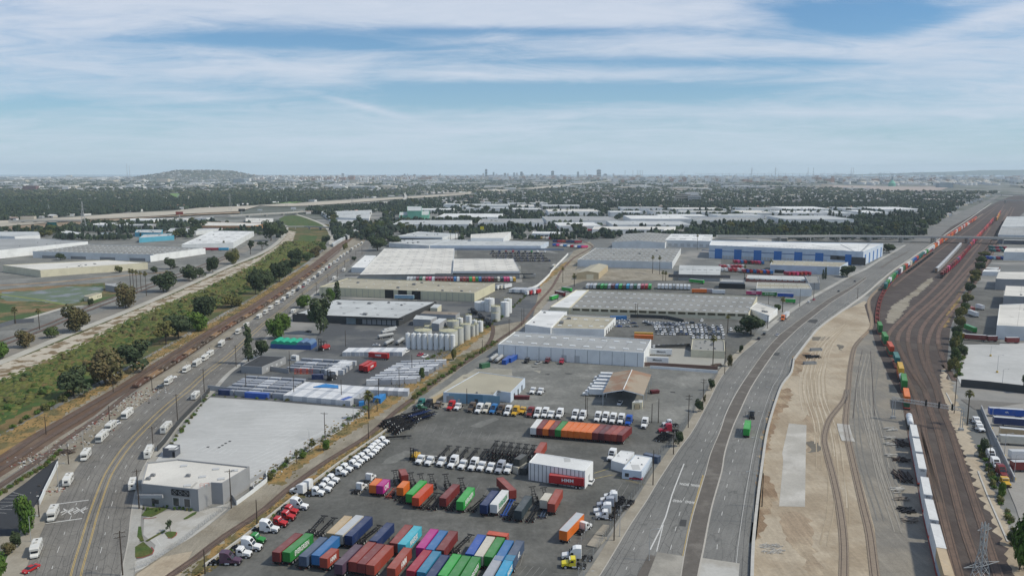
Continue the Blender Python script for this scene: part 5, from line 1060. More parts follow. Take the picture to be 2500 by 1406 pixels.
def canopy(label,gl,gr,hl,hr,ridge,bk,hb,rc,wc='white',post=.25,n=4):
 """open shed: front corners on the ground, back corners seen at roof height"""
 a,c=Vector(G(gl)),Vector(G(gr));d,e=Vector(G(bk[1],hb)),Vector(G(bk[0],hb));r=thing('canopy',label,'open shed',(a.x,a.y,0));o_=a;a,c,d,e=[v-o_ for v in(a,c,d,e)]
 m0,m1=(a+c)/2,(d+e)/2;b=MB();z,z1=hb,hb+ridge
 for s_,t_ in(((a,m0,m1,e),(z,z1,z1,z)),((m0,c,d,m1),(z1,z,z,z1))):b.loft([[(*p,q_-.3)for p,q_ in zip(s_,t_)],[(*p,q_)for p,q_ in zip(s_,t_)]])
 b.build('roof',rm('sheet_'+rc,(.30,.25,.19),(.26,.165,.11),.09),r);b=MB()
 for p in(a,c):b.bar((*p,z-.3),(*m0,z1-.3),.35)
 b.bar((*m0,z1+.05),(*m1,z1+.05),.3);b.build('fascia',wall(wc),r);bb=MB();bb.box(-post/2,post/2,-post/2,post/2,0,z-.3);me=bb.mesh('post',m_frame)
 for i in range(n):p=a.lerp(e,i/(n-1));q_=c.lerp(d,i/(n-1));link('post',me,r,(p.x,p.y,0));link('post',me,r,(q_.x,q_.y,0))
 return r
canopy('open-sided shed with a rusty brown gable roof',PZ('T',722,1050),PZ('T',1885,1110),6,6,2.0,(PZ('T',1010,105),PZ('T',2110,165)),HT(1472,989,957.5),'brown')
building('small tan kiosk with arched yellow feet under the rusty shed','T:1560,960 1850,960 1870,890 1660,870',3.4,'cream','light',par=0,name='kiosk',cat='kiosk',edges=[('shutter',0,1,.3,.7,2.2,2.6,.2,wall('tan'),.08),('side_window',0,2,.04,.96,.5,1.6,.6,m_dkdoor,.06)])
put_car(PZ('T',1210,1010),200,'pickup','white','white pickup parked under the rusty shed');put_car(PZ('A5',1195,475),285,'sedan','crimson','dark pink car parked in front of the small white office');put_car(PZ('A5',760,510),200,'sedan','white','white car at the corner of the tall white metal shed')
def skip(p,col,label,L=5,rz=0):g=G(p);r=thing('waste_skip',label,'skip',(g[0],g[1],0),rz);b=MB();pm=paint('skip '+col,CC[col],.7);b.loft([[(-L/2,-1.1,.2),(L/2,-1.1,.2),(L/2,1.1,.2),(-L/2,1.1,.2)],[(-L/2-.2,-1.2,1.7),(L/2+.2,-1.2,1.7),(L/2+.2,1.2,1.7),(-L/2-.2,1.2,1.7)]]);b.build('body',pm,r);b=MB();[b.box(-L/2+.3+i*(L-.6)/6-.05,-L/2+.3+i*(L-.6)/6+.05,-1.25,-1.18,.3,1.65)for i in range(7)];b.build('ribs',pm,r)
skip(PZ('B4',1400,885),'dark red','dark red skip beside the blue workshop',7,-.1);skip(PZ('B5',1375,830),'dark red','dark red skip right of the rusty shed',4,.3)
def pad(label,pts,z,m,name='concrete_pad',cat='concrete pad'):w=GP(pts,z);r=w[0];b=MB();b.prism([(p[0]-r[0],p[1]-r[1])for p in w],0,z);o=b.build(name,m,None,label=label,cat=cat);o.location=(r[0],r[1],0)
pad('upper concrete pad behind the roadside fence','A5:795,1000 880,905 940,912 880,1008',.5,m_tanwalk);pad('lower concrete pad behind the roadside fence','A5:720,1105 795,1005 915,1030 820,1125',.5,m_tanwalk)
building('dark walled warehouse with a light grey roof behind the tall conifer','C3:640,1228 C4:300,1284 820,1052 C3:1240,1020',(973,795,777.5),'dark','light',sky=(6,3,2,.8,m_unit),units=5,edges=[('loading_door',0,7,.66,.98,3,3.4,.5,m_door,.1),('canopy',0,1,.6,.98,42,.4,5,m_unit,3),('window',0,1,.05,.12,7,2,4.5,WIN,.1),('roller_door',0,1,.52,.6,7,5,0,wm('doorblue',(.22,.27,.29)),.5)])
building('cream panelled warehouse with dark loading openings','C3:1010,852 C4:1340,937 1622,800 C3:1400,732',(1158,737.5,717),'olive','tan',sky=(9,3,1.2,.8),units=8,joints=26,edges=[('loading_door',0,3,.42,.68,8,7.4,0,m_dkdoor,.1)])
building('large warehouse with a bright ribbed roof, left half','C3:1565,682 C4:1040,670 1065,320 105,322',(885,683,671),'pale','warm',par=.3,sky=(9,9,4,.8,m_frame),edges=[('dock_canopy',0,1,.1,.99,130,.6,4.4,wall('grey'),5)])
building('large warehouse with a bright ribbed roof, lower right half','C4:1045,632 1960,632 1872,462 1058,462',(1268,680,663),'pale','warm',par=.3,sky=(4,5,4,.8,m_frame),edges=[('dock_canopy',0,1,.01,.93,100,.6,4.4,wall('grey'),5)])
building('small flat annex left of the bright ribbed roof','C3:1450,585 1640,590 1790,420 1640,418',5,'pale','white',units=2)
building('very long pale blue warehouse with a gently curved grey roof','C4:730,280 2250,285 2360,228 1000,200',(1320,611,600),'paleblue','light',par=.2,sky=(10,3,4,.8,m_frame),edges=[('plinth',0,1,.02,.99,215,3,0,wm('bluegrey',(.24,.28,.35)),.1)])
building('skylit grey warehouse right of the single track','C5:900,478 2200,512 2318,322 1155,315',(1640,657,641),'pale','mid',sky=(16,6,3.6,1.2),units=3)
building('gabled tan shed beside the single track','C5:885,655 1190,655 1318,548 1080,548',6.5,'tan','tan',par=0,ridge=2,name='shed',cat='shed',edges=[('door',0,1,.42,.8,7,5,0,wall('cream'),.1)])
building('grey skylit warehouse with a long low gable behind the tracks','C5:1375,232 2100,240 2195,122 1560,118',(1620,603,588),'pale','mid',par=0,ridge=2.5,sky=(12,5,3.4,1.2))
building('white warehouse with square upper windows','C6:412,208 1050,222 1068,132 500,122',(1624,603,587),'pale','white',sky=(4,2,9,4,m_unit),edges=[('window',0,7,.04,.99,5,4,1.4,m_frame,.1)])
w17=building('large warehouse with blue pilasters and rows of loading doors','C6:1020,282 C7:995,348 1450,372 1720,258 C6:1050,215',(1732,630,600),'paleblue','white',par=.8,sky=(20,6,2,.9,m_frame),edges=[('pilaster',0,6,.0,1.0,9,12.2,0,wm('strongblue',(.04,.16,.44)),.35),('blue_band',0,1,.02,.98,160,1.0,9,wm('bandblue',(.10,.17,.32)),.12),('loading_door',0,34,.06,.98,3.2,3.6,.6,m_frame,.14),('window',1,2,.05,.45,10,5,5,WIN,.12),('glazing',1,1,.72,.95,18,9,.5,WIN,.14),('pilaster',1,1,.5,.62,7,12,0,wm('strongblue',(.04,.16,.44)),.3),('pilaster',2,5,0,1,5,12,0,wm('strongblue',(.04,.16,.44)),.3)])
building('low tan-roofed warehouse in front of the blue pilastered one','C7:170,548 1125,578 1240,512 200,482',(2055,672,653),'paleblue','tan',sky=(8,2,2,.8),edges=[('door',0,1,.08,.2,10,3.5,0,m_dkdoor,.1)])
building('grey sheet-roofed hall with a signboard wall','C6:600,672 1168,682 1182,562 612,548',(1660,686,670),'stone','light',par=0,sky=(7,1,3.5,.8,m_unit),edges=[('signboard',0,1,.03,.97,60,3,3.4,mat('sign_grey',(.13,.12,.12),.7,.3,.8),.15)])
building('flat roofed open bay building beside the grey hall','C6:1165,780 1505,790 1500,750 1200,745',6,'grey','grey',edges=[('open_bay',0,5,.03,.97,7,5,0,m_dkdoor,.06)])
building('brown-grey warehouse beside the main road with many skylights','C6:1668,870 C7:742,880 700,802 C6:1680,785',(1980,724,707),'pale','tan',sky=(12,2,3,.9),edges=[('door',0,1,.15,.22,9,4,0,m_door,.1)])
building('long grey roofed building with a red brick front','C6:1522,735 C7:690,770 640,700 C6:1540,680',(1970,691.5,684.5),'brick','light',edges=[('window',0,10,.05,.95,4,1.2,2.4,m_frame,.1)])
building('small flat building at the road end of the brick one','C7:700,798 852,800 830,702 645,698',6,'grey','mid',units=3)
building('dark roofed single storey house by the storage yard','B2:1140,566 1340,578 1570,480 1322,468',4,'stone','charcoal',par=.15,name='building',cat='building',edges=[('window',1,4,.1,.9,2,1.4,1.2,m_frame,.1)])
building('small white cabin at the edge of the storage yard','B3:435,465 485,470 515,465 470,455',3,'white','white',par=.1,name='cabin',cat='cabin',edges=[('window',0,3,.1,.9,.7,.8,1.2,m_dkdoor,.06)])
building('low office with a cluttered roof by the tall palm','B6:540,415 868,432 860,320 555,312',4,'cream','mid',par=.5,units=9,name='office_building',cat='office building')
building('small shelter with a white roof by the pale lot gate','A2:383,176 500,182 552,143 440,133',3.4,'slate','white',par=.2,name='shelter',cat='shelter',edges=[('door',0,1,.8,.98,1,2.3,0,m_dkdoor,.06)])
for lb,s_ in(('first grey sheet-roofed shed by the round tanks','B4:350,112 520,120 580,90 380,75'),('second grey sheet-roofed shed by the round tanks','B4:528,150 600,160 672,108 600,105'),('brown sheet-roofed shed behind the round tanks','B4:420,60 760,75 800,50 460,35'),('small cream hut behind the dark walled warehouse','C4:732,1130 830,1135 888,1088 790,1080')):
 building(lb,s_,5,'grey' if 'cream' not in lb else 'cream','brown' if 'brown' in lb else 'light',par=0,name='shed',cat='shed')
building('small flat white building with dark garage openings','C5:275,115 700,125 710,95 290,88',6.5,'white','white',edges=[('garage_door',0,6,.1,.98,6,4,0,m_dkdoor,.1)])
building('white office fronted warehouse with tall dark bays','C5:1100,60 C6:400,60 560,20 C5:1130,20',(1470,574,563),'white','warm',edges=[('dark_bay',0,9,.05,.95,6,6,0,WIN,.1)])
building('grey roofed works with a green screen, left of the palm group','C4:255,160 900,170 1110,120 C4:580,88',6,'pale','light',units=5,edges=[('open_bay',0,8,.03,.98,9,4,0,m_dkdoor,.08)])
building('white long shed with rusty stained roof','C4:1290,180 1740,182 1842,95 1290,130',(1247,583,567),'white','warm')
building('white flat works beyond the conifers','C4:165,245 720,285 1000,198 C4:260,205',6,'pale','light',units=6)
building('very long white walled depot at the left edge','C1:-200,368 0,347 1207,228 560,190 -200,190',(0,631,611.5),'white','grey',units=6)
building('grey warehouse with a skylit dark roof and white end wall','C1:450,362 C2:422,408 1092,318 C1:1212,262',(375,638.5,622.5),'pale','mid',sky=(24,4,2.6,1.3),edges=[('open_bay',0,4,.02,.99,22,3.5,0,m_unit,.1),('end_panel',1,1,0,1,98,7.6,.1,wall('white'),.1)])
g26=building('beige works with murals painted on its long wall','C1:555,622 950,592 2028,518 1500,482 35,552',7,'cream','warm',units=7)
building('white roofed warehouse with a slanted skylight pattern','C2:805,268 1515,242 1800,86 1230,78',(569,606.5,593),'pale','white',sky=(4,5,6,1,m_unit),units=2)
building('orange and terracotta store with a white roof','D2:1120,962 1900,965 2100,928 1150,905',(620,565,551.5),'orange','warm',edges=[('terracotta_panel',0,1,0,.82,130,7,.1,wall('brick'),.1)])
building('store with turquoise stripes and a cluttered roof, upper','D2:175,1060 560,1065 580,1020 200,1020',7,'turq','light',units=5);building('store with turquoise stripes and a cluttered roof, lower','D2:235,1140 740,1105 745,1075 300,1090',7,'turq','light',units=3)
building('low turquoise roofed shed between trees','D1:1420,1085 1740,1095 1740,1075 1430,1065',5,'turq','light')
building('white low warehouse at the left edge below the channel','D1:-200,1100 215,1122 585,1100 560,1050 -200,1050',8,'white','light');building('white low units behind the left trees','D1:890,1060 1140,1090 1200,1070 900,1020',6,'white','white')
building('grey roofed store behind the eucalyptus trees','D2:640,1050 1060,1045 1450,1000 700,1000',6,'pale','light');building('white low shop row with arched signs','D3:0,920 390,915 400,855 0,850',5.5,'white','warm',units=3)
building('grey block house beside the shallow pond','C1:1445,825 1600,850 1682,790 1445,798',(258,710,697),'stone','grey',name='building',cat='building');building('pale green cabin with three square windows by the pond','C1:1150,972 1220,985 1398,930 1330,925',4,'cream','tan',par=.1,name='building',cat='building',edges=[('window',1,3,.6,.95,.9,.9,1.6,m_dkdoor,.06)])
building('grey warehouse with rooftop parking north of the bridge','D3:1220,838 1790,860 1830,735 1100,760',7,'white','light',sky=(8,1,3,8,m_door));building('white canopy row below the rooftop parking','D3:1270,870 1600,880 1480,980 1340,950',4,'pale','light')
building('tall mint green plant building','D4:445,745 650,745 655,683 440,680',22,'mint','light',name='plant_building',cat='industrial building');building('low mint green plant building with a white base','D4:325,812 755,805 765,745 330,765',12,'mint','light',name='plant_building',cat='industrial building')
building('white walled warehouse at the right edge, nearest','B8:1395,180 2400,230 2400,-60 1422,-20',(2433,828,796),'pale','warm',units=6);building('white walled warehouse at the right edge, second','C8:2080,975 3000,1010 3000,860 2110,830',10,'stone','warm',units=4);building('white walled warehouse at the right edge, third','C8:1972,738 2110,745 2900,760 2900,640 2010,640',10,'stone','warm',units=4)
building('flat white warehouse at the right edge by the container stacks','C8:2085,370 3000,390 3000,310 2110,318',10,'pale','warm');building('large pale warehouse at the upper right edge','C8:2005,135 2900,150 2900,20 2050,25',9,'pale','grey');building('pale warehouse behind the upper right one','D8:2170,975 2900,990 2900,830 2250,830',9,'pale','light');building('dark low works at the right edge under the bridge','C8:2000,215 2900,225 2900,180 2050,180',5,'slate','grey')
building('low white works with a canopy right of the trees','C8:1790,640 2015,645 2035,610 1820,610',4,'white','white');building('brown timber fronted shed right of the trees','C8:1820,600 2015,612 2035,575 1850,572',4,'brown','light')
# == RAILWAY
m_rail=mat('rail_steel',(.045,.030,.024),.6,.2,1,coord='world');m_tie=mat('sleeper_timber',(.13,.10,.08),.95,.25,1.2,coord='world');m_tie2=mat('sleeper_concrete',(.23,.20,.17),.95,.25,1.2,coord='world')
m_bed=mat('track_bed',(.165,.112,.088),.95,.18,.5,(.115,.082,.068),.2,(.45,.6),coord='world',fine=.2);m_bed2=mat('track_bed_tan',(.27,.21,.15),.95,.15,.5,coord='world',fine=.2)
def track(pts,tie=None,near=560,bed=None):
 c=spline(GP(pts),5);b=MB();line(b,c,2.5,.29);b.m=[2]*len(b.f)
 for s_ in(-.72,.72):
  a,d=offset(c,s_-.075),offset(c,s_+.075);z=.34
  for i in range(len(c)-1):b.face([(*a[i],z),(*d[i],z),(*d[i+1],z),(*a[i+1],z)]);b.face([(*a[i],.12),(*a[i],z),(*a[i+1],z),(*a[i+1],.12)]);b.face([(*d[i+1],.12),(*d[i+1],z),(*d[i],z),(*d[i],.12)])
 L_=_len(c);pp,_=resample(c,max(2,int(L_/.62)))
 for i in range(len(pp)-1):
  if pp[i].length>near:continue
  t=(pp[i+1]-pp[i]).normalized();b.box(-1.3,1.3,-.12,.12,.05,.32,1,T=Matrix.Translation((pp[i].x,pp[i].y,0))@Matrix.Rotation(math.atan2(-t.x,t.y),4,'Z'))
 b.build('railway_track',[m_rail,tie or m_tie,m_bed if tie is None else m_bed2],kind='structure');return c
T1='2330,1520 2302,1420 2270,1290 2252,1200 2236,1120 2222,1050 2213,1000 2205,950 2190,900 2170,860 2150,820 2142,790 2143,760 2150,730 2165,703 2190,675 2230,644 2280,608 2330,573 2400,525 2440,499'
[track('F:'+z_)for z_ in('-100,880 100,808 212,760 300,727 400,690 480,660 560,628','-100,868 100,798 212,751 300,718 400,682 480,653 560,622')]
tk=[track('F:'+T1),track('F:2370,1520 2341,1406 2320,1328 2295,1227 2272,1126 2257,1065 2252,1028 2239,978 2222,940 2194,889 2174,851 2166,826 2181,800 2207,775 2232,750 2258,728 2302,683 2338,639 2382,600 2409,568 2452,500'),track('F:2425,1520 2393,1406 2353,1290 2323,1177 2289,1050 2272,1003 2257,952 2232,892 2217,839 2222,801 2250,768 2300,725 2345,677 2388,630 2420,590 2460,515'),track('F:2475,1520 2437,1406 2396,1278 2358,1164 2321,1050 2300,1003 2282,942 2257,892 2245,839 2252,800 2282,762 2325,714 2365,665 2405,610 2440,555 2470,505'),track('F:2310,1020 2295,965 2272,902 2262,851 2275,805 2300,770 2345,718 2382,667 2417,614 2450,560 2476,507'),track('F:2257,952 2225,905 2205,870 2192,840 2195,815 2215,790 2240,765 2275,735 2320,690 2360,640 2395,595'),track('F:2295,1227 2270,1150 2255,1095 2240,1040 2226,1000'),track('F:2330,930 2300,870 2290,820 2310,780 2360,722 2400,660 2430,608 2460,555'),track('F:2060,1500 2060,1406 2060,1328 2052,1253 2037,1177 2017,1100 2012,1075 2015,1054 2027,1021 2060,978 2068,952',m_tie2),track('F:2150,1500 2136,1406 2123,1303 2108,1240 2090,1164 2073,1088 2066,1050 2064,1028 2070,965 2075,902 2085,851 2103,826 2126,801 2127,775 2121,750 2124,728 2151,701 2204,664 2258,625 2302,591 2400,522',m_tie2),track('F:2180,700 2215,672 2262,636 2312,598 2380,550 2430,510'),track('F:2300,640 2345,600 2400,560 2450,510'),track('F:2290,660 2340,622 2395,575 2455,512'),track('F:-200,1242 0,1125 105,1056 210,996 315,934 420,867 560,780 640,732 760,650 830,594 880,555 905,535'),track('F:-200,1265 0,1147 105,1078 210,1014 315,950 420,880 560,790 640,741 760,658 832,600 884,560 908,538'),track('F:-200,1330 0,1187 96,1123 164,1071 253,1011 326,952 440,880 560,800 640,752 760,668 830,612'),track('F:390,1500 395,1422 419,1404 477,1364 515,1334 553,1306 604,1273 654,1237 701,1196 752,1158 803,1123 853,1093 904,1060 971,1001 1021,965 1072,927 1123,894 1173,861 1224,826 1274,790 1312,742 1348,701 1374,657 1401,630 1437,609 1446,602 1428,591 1406,578'),track('F:1173,861 1195,835 1203,815 1203,800 1196,790')]
b=MB()
for s_ in('F:2105,855 2098,890 2092,930 2086,985 2082,1022','F:2125,857 2129,920 2132,970 2135,1015'):line(b,spline(GP(s_),5),.22,.25)
b.build('laid_out_rails',m_rail,kind='structure')
strip('grade_crossing','F:2058,1036 2063,1058 2071,1078',5,.3,m_palec)
# ---- rolling stock
def wellcar(col,L=19):
 r=thing('well_wagon','w','railway wagon');pm=paint('wagon '+col,CC[col],.7);b=MB()
 for x in(-1.3,1.3):b.box(x-.08,x+.08,1.5,L-1.5,.35,1.25)
 for y in(.2,L-1.7):b.box(-1.35,1.35,y,y+1.5,.9,1.2)
 for i in range(7):y=2+i*(L-4)/6;b.box(-1.22,1.22,y-.12,y+.12,.35,.5)
 b.build('frame',pm,r);bb=MB()
 for y in(.35,1.55):bb.cyl((-.85,y,.45),.42,.42,1.7,10,0,'x')
 me=bb.mesh('bogie',m_black);link('bogie',me,r);link('bogie',me,r,(0,L-1.9,0));return proto_done(r)
WC={c:wellcar(c)for c in('brown red','yellow','black')}
def autorack():
 r=thing('covered_wagon','a','railway wagon');L=26;b=MB();pm=mat('wagon_galvanised',(.40,.41,.42),.6,.1,.5);b.ext([(-1.5,1.1),(1.5,1.1),(1.5,5.3),(.8,5.75),(-.8,5.75),(-1.5,5.3)],0,L,0,T=Matrix.Rotation(math.pi/2,4,'Z'))
 for i in range(18):y=.7+i*(L-1.4)/17;[b.box(x-.03,x+.03,y-.08,y+.08,1.1,5.2)for x in(-1.5,1.5)]
 b.build('body',pm,r);b=MB();b.box(-1.3,1.3,-.03,-.005,1.4,5.0);b.build('door',mat('wagon_door',(.30,.20,.12),.8,.2,1),r);bb=MB();[bb.cyl((-.85,y,.45),.42,.42,1.7,10,0,'x')for y in(2.0,3.7)];me=bb.mesh('bogie',m_black);link('bogie',me,r);link('bogie',me,r,(0,L-5.7,0));return proto_done(r)
AR=autorack()
def along(c,d):
 for p,q_ in zip(c,c[1:]):
  p,q_=Vector(p),Vector(q_);l=(q_-p).length
  if d<=l:return p.lerp(q_,d/l),(q_-p)/l
  d-=l
 return None,None
def d_at(c,px,py,z=0):
 t=px if isinstance(px,Vector)else Vector(G((px,py),z));best=(1e9,0);acc_=0
 for p,q_ in zip(c,c[1:]):
  p,q_=Vector(p),Vector(q_);e=q_-p;u=max(0,min(1,(t-p).dot(e)/max(1e-6,e.length_squared)))
  if(p+e*u-t).length<best[0]:best=((p+e*u-t).length,acc_+e.length*u)
  acc_+=(q_-p).length
 return best[1]
c1=tk[0]
def tankcar_at(p,t,label):
 r=thing('tank_wagon',label,'railway wagon',(p.x,p.y,0),math.atan2(-t.x,t.y));ring=lambda y,s:[(math.cos(a)*1.25*s,y,2.9+math.sin(a)*1.25*s)for a in[k*.524 for k in range(12)]];b=MB();[b.loft([ring(y0,.6),ring(y0+.4,1),ring(y0+5.4,1),ring(y0+5.8,.6)])for y0 in(1.5,)];b.build('tank',m_white,r);b=MB();b.loft([ring(8.2,.6),ring(8.6,1),ring(13.6,1),ring(14,.6)]);b.build('tank',m_white,r);b=MB();b.box(-1.25,1.25,.5,15.5,.8,1.6);b.build('frame',m_black,r);wheels(r,[(sx*.8,y,.45)for sx in(-1,1)for y in(1.5,3,13,14.5)],WH)
def stack(c,d,top,bot,label,L=12.19,tr='brown red',H=2.9,gap=19,train='train',words=None):
 p,t=along(c,d)
 if p is None:return
 rz=math.atan2(-t.x,t.y);w=dup(WC[tr],(p.x,p.y,0),rz,'double-stack wagon under the '+label,'wagons of the container trains');w['category']='railway wagon'
 s=p+t*(19-L)/2
 for cl,z,nm in((bot,.55,'lower'),(top,.55+H,'upper')):
  if cl:
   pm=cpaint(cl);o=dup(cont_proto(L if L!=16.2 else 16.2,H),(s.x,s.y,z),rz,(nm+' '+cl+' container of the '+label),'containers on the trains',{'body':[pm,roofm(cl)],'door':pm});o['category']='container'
   if words and nm=='upper':q_=link('lettering',letter_mesh(words,.7,m_ltrk),o);q_.location=(0,-.02,H*.72);q_.rotation_euler=(math.pi/2,0,0)
for i,(x,y)in enumerate([(315,1160),(268,925),(228,715),(188,497),(152,352),(127,225)]):
 q_=PZ('U',x,y);g=Vector(G(q_,6.35));d=d_at(c1,g,0)-1.4
 stack(c1,d,'white','white','%s white stack from the near end of the train'%nth(i),16.2,words='STG')
d=d_at(c1,2312,1420);stack(c1,d-11,'rusty cream','silver grey','rust and silver stack at the near end of the train',16.2)
for(x,y,tp,bt,lb)in[(2218,1003,'orange','dark green','yellow-orange stack under the signal gantry'),(2212,962,'green','dark green','green stack just beyond the signal gantry'),(2178,928,'yellow','orange','yellow stack on the bend beyond the gantry'),(2165,900,'teal',None,'low teal load on the bend'),(2158,872,'orange red','dark green','bright red stack on the bend'),(2150,846,'green','dark green','nearer of two green stacks on the bend'),(2145,818,'green','dark green','farther of two green stacks on the bend')]:
 stack(c1,d_at(c1,x,y),tp,bt,lb,16.2)
for x,y,lb in((2219,1052,'white tank load between the gantry stack and the white stacks'),(2191,935,'white tank load beside the teal one on the bend')):d=d_at(c1,x,y);p,t=along(c1,d);tankcar_at(p,t,lb)
d=d_at(c1,2143,790);i=0
while i<9:p,t=along(c1,d+i*19.5);w=dup(WC['brown red'],(p.x,p.y,0),math.atan2(-t.x,t.y),'%s empty rust coloured wagon from the green stacks'%nth(i),'empty wagons on the bend');w['category']='railway wagon';i+=1
d+=i*19.5;seq='teal green white green green teal purple white dark_green orange_red white cream blue royal_blue orange_red teal teal teal white green white white white white'.split()
for k,cl in enumerate(seq):cl=cl.replace('_',' ');stack(c1,d+k*19.5,cl,['dark green','rust red','navy',cl][k%4],'%s stack (%s) from the empty wagons before the overpass'%(nth(k),cl),16.2)
FARB=MB();FARM=['rust red','orange','orange red','white','crimson','pink','maroon','magenta','yellow']
def farload(c,d,col):
 p,t=along(c,d)
 if p is None:return
 T=Matrix.Translation((p.x,p.y,0))@Matrix.Rotation(math.atan2(-t.x,t.y),4,'Z');k=FARM.index(col)
 FARB.box(-1.35,1.35,0,18.8,.4,1.3,9,T=T);FARB.box(-1.22,1.22,1.5,17.3,1.35,4.1,k,T=T);FARB.box(-1.22,1.22,1.8,17.0,4.15,7.0,FARM.index(R.choice(['rust red','orange red',col,col])),T=T)
for k in range(24,66):farload(c1,d+k*19.5,R.choice(['rust red','orange','orange red','white','orange','rust red']))
c2=spline(GP('F:2270,678 2300,652 2350,596 2385,552 2420,510'),5);d0=d_at(c2,2278,666)
for k in range(13):p,t=along(c2,d0+k*27.5);(p is not None)and dup(AR,(p.x,p.y,0),math.atan2(-t.x,t.y),'%s grey covered wagon from the near end of its train'%nth(k),'grey covered wagons')['category']
c3=spline(GP('F:2288,692 2305,672 2340,640 2380,592 2420,545 2455,500'),5);d0=d_at(c3,2294,680)
for k in range(20,60):farload(c3,d0+k*19.3,R.choice(['crimson','maroon','maroon','rust red','pink']))
for k in range(20):stack(c3,d0+k*19.3,R.choice(['crimson','brown red','maroon','rust red','pink','dark red','brown red'])if k%11!=8 else 'slate blue','crimson' if k>1 and k<24 else None,'%s load of the pink and red train from its near end'%nth(k),12.19,'black')
c4=spline(GP('F:2432,540 2448,510 2462,490'),5)
for k in range(20):p,t=along(c4,5+k*19);farload(c4,5+k*19,'yellow' if k<14 else 'rust red')
FARB.build('distant_train',[cpaint(x)for x in FARM]+[m_black],None,kind='stuff',label='long container trains far beyond the overpass',cat='trains')
c5=spline(GP('F:2212,668 2250,640 2305,597 2340,572'),5)
for k in range(12):p,t=along(c5,4+k*21);(p is not None)and dup(WC['black'],(p.x,p.y,0),math.atan2(-t.x,t.y),'%s empty black wagon from the near end of the dark row'%nth(k),'empty black wagons')
def gondola(col):
 r=thing('open_wagon','g','railway wagon');L=15.5;pm=paint('wagon '+col,CC[col],.8,wear=(.42,.40,.38));b=MB()
 for x in(-1.4,1.4):b.box(x-.06,x+.06,0,L,.9,2.0)
 for y in(0,L-.1):b.box(-1.34,1.34,y,y+.1,.9,2.0)
 b.box(-1.34,1.34,.1,L-.1,.88,1.0)
 for i in range(9):[b.box(x-.1,x+.1,.8+i*1.7,.95+i*1.7,.9,2.0)for x in(-1.42,1.42)]
 b.build('body',pm,r);bb=MB();[bb.cyl((-.85,y,.45),.42,.42,1.7,10,0,'x')for y in(1.2,2.8)];me=bb.mesh('bogie',m_black);link('bogie',me,r);link('bogie',me,r,(0,L-4,0));return proto_done(r)
CC.update({'rust brown':(.115,.060,.042),'dull tan':(.26,.17,.10),'ochre brown':(.21,.11,.06)})
GD=[gondola(c)for c in('rust brown','dull tan','brown','ochre brown')]
cg=tk[15];d0=d_at(cg,330,949)
for k in range(33):
 p,t=along(cg,d0+k*17.2)
 if p is None:break
 dup(GD[(k*7)%4 if k>5 else k%3],(p.x,p.y,.1),math.atan2(-t.x,t.y),'%s rusty low wagon from the near end of the siding'%nth(k),'rusty wagons on the siding')
# ---- signal gantry, overpass, lattice towers
def lattice(b,p,q_,w,h,n,t=.12):
 p,q_=Vector(p),Vector(q_);s=(q_-p).cross(Vector((0,0,1))).normalized()*w/2;u=Vector((0,0,h/2));cs=[s+u,s-u,-s-u,-s+u]
 for c in cs:b.bar(p+c,q_+c,t)
 for i in range(n):
  a,e=p.lerp(q_,i/n),p.lerp(q_,(i+1)/n)
  for k in range(4):b.bar(a+cs[k],e+cs[(k+1)%4],t*.6);b.bar(a+cs[k],a+cs[(k+1)%4],t*.6)
r=thing('signal_gantry','grey lattice signal gantry spanning the railway tracks','signal gantry',(*G(PZ('B8',395,1075)),0));o_=r.location;ga=Vector((0,0,0));gb=Vector((*G(PZ('B8',1050,1190)),0))-o_;hg=9.2
b=MB();lattice(b,ga+Vector((-1,0,hg)),gb+Vector((1,0,hg)),1.4,1.3,22);b.build('truss',m_galv,r)
for p in(ga,gb):b=MB();[b.bar(p+Vector((x,0,0)),p+Vector((x,0,hg)),.22)for x in(-.5,.5)];b.box(p.x-.9,p.x+.9,p.y-.6,p.y+.6,0,1.2);b.build('leg',m_galv,r)
for t in(.46,.65,.84):q_=ga.lerp(gb,t);b=MB();b.box(q_.x-.35,q_.x+.35,q_.y-.9,q_.y-.6,hg-.9,hg+1.9);[b.cyl((q_.x,q_.y-1.2,z),.2,.2,.3,8,0,'y')for z in(hg-.3,hg+.5,hg+1.3)];b.build('signal_head',m_black,r)
def pylon(p,h,w,label,n=9,arms=((.72,7),(.86,5)),base=None,name='lattice_tower'):
 g=G(p)if base is None else base;r=thing(name,label,'lattice tower',(g[0],g[1],0),.3);b=MB();t=max(.12,h*.006)
 for i in range(n):
  z0,z1=h*i/n,h*(i+1)/n;f=lambda z:w*(1-.82*min(1,z/(h*.72)))/2;a,c=f(z0),f(z1)
  for k in range(4):
   s0=((1,1),(1,-1),(-1,-1),(-1,1))[k];s1=((1,1),(1,-1),(-1,-1),(-1,1))[(k+1)%4]
   b.bar((s0[0]*a,s0[1]*a,z0),(s0[0]*c,s0[1]*c,z1),t);b.bar((s0[0]*a,s0[1]*a,z0),(s1[0]*c,s1[1]*c,z1),t*.6);b.bar((s1[0]*a,s1[1]*a,z0),(s0[0]*c,s0[1]*c,z1),t*.6)
 b.build('mast',m_galv,r)
 for q_,l in arms:b=MB();z=h*q_;[b.bar((0,0,z-h*.02),(s_*l,0,z),t*.8)or b.bar((0,0,z+h*.03),(s_*l,0,z),t*.6)for s_ in(-1,1)];b.build('arm',m_galv,r)
 return r
g=G((2385,1500));pylon(None,24,5.5,'steel lattice tower standing at the bottom right over the tracks',11,((.55,5.5),(.93,2.2)),base=g)
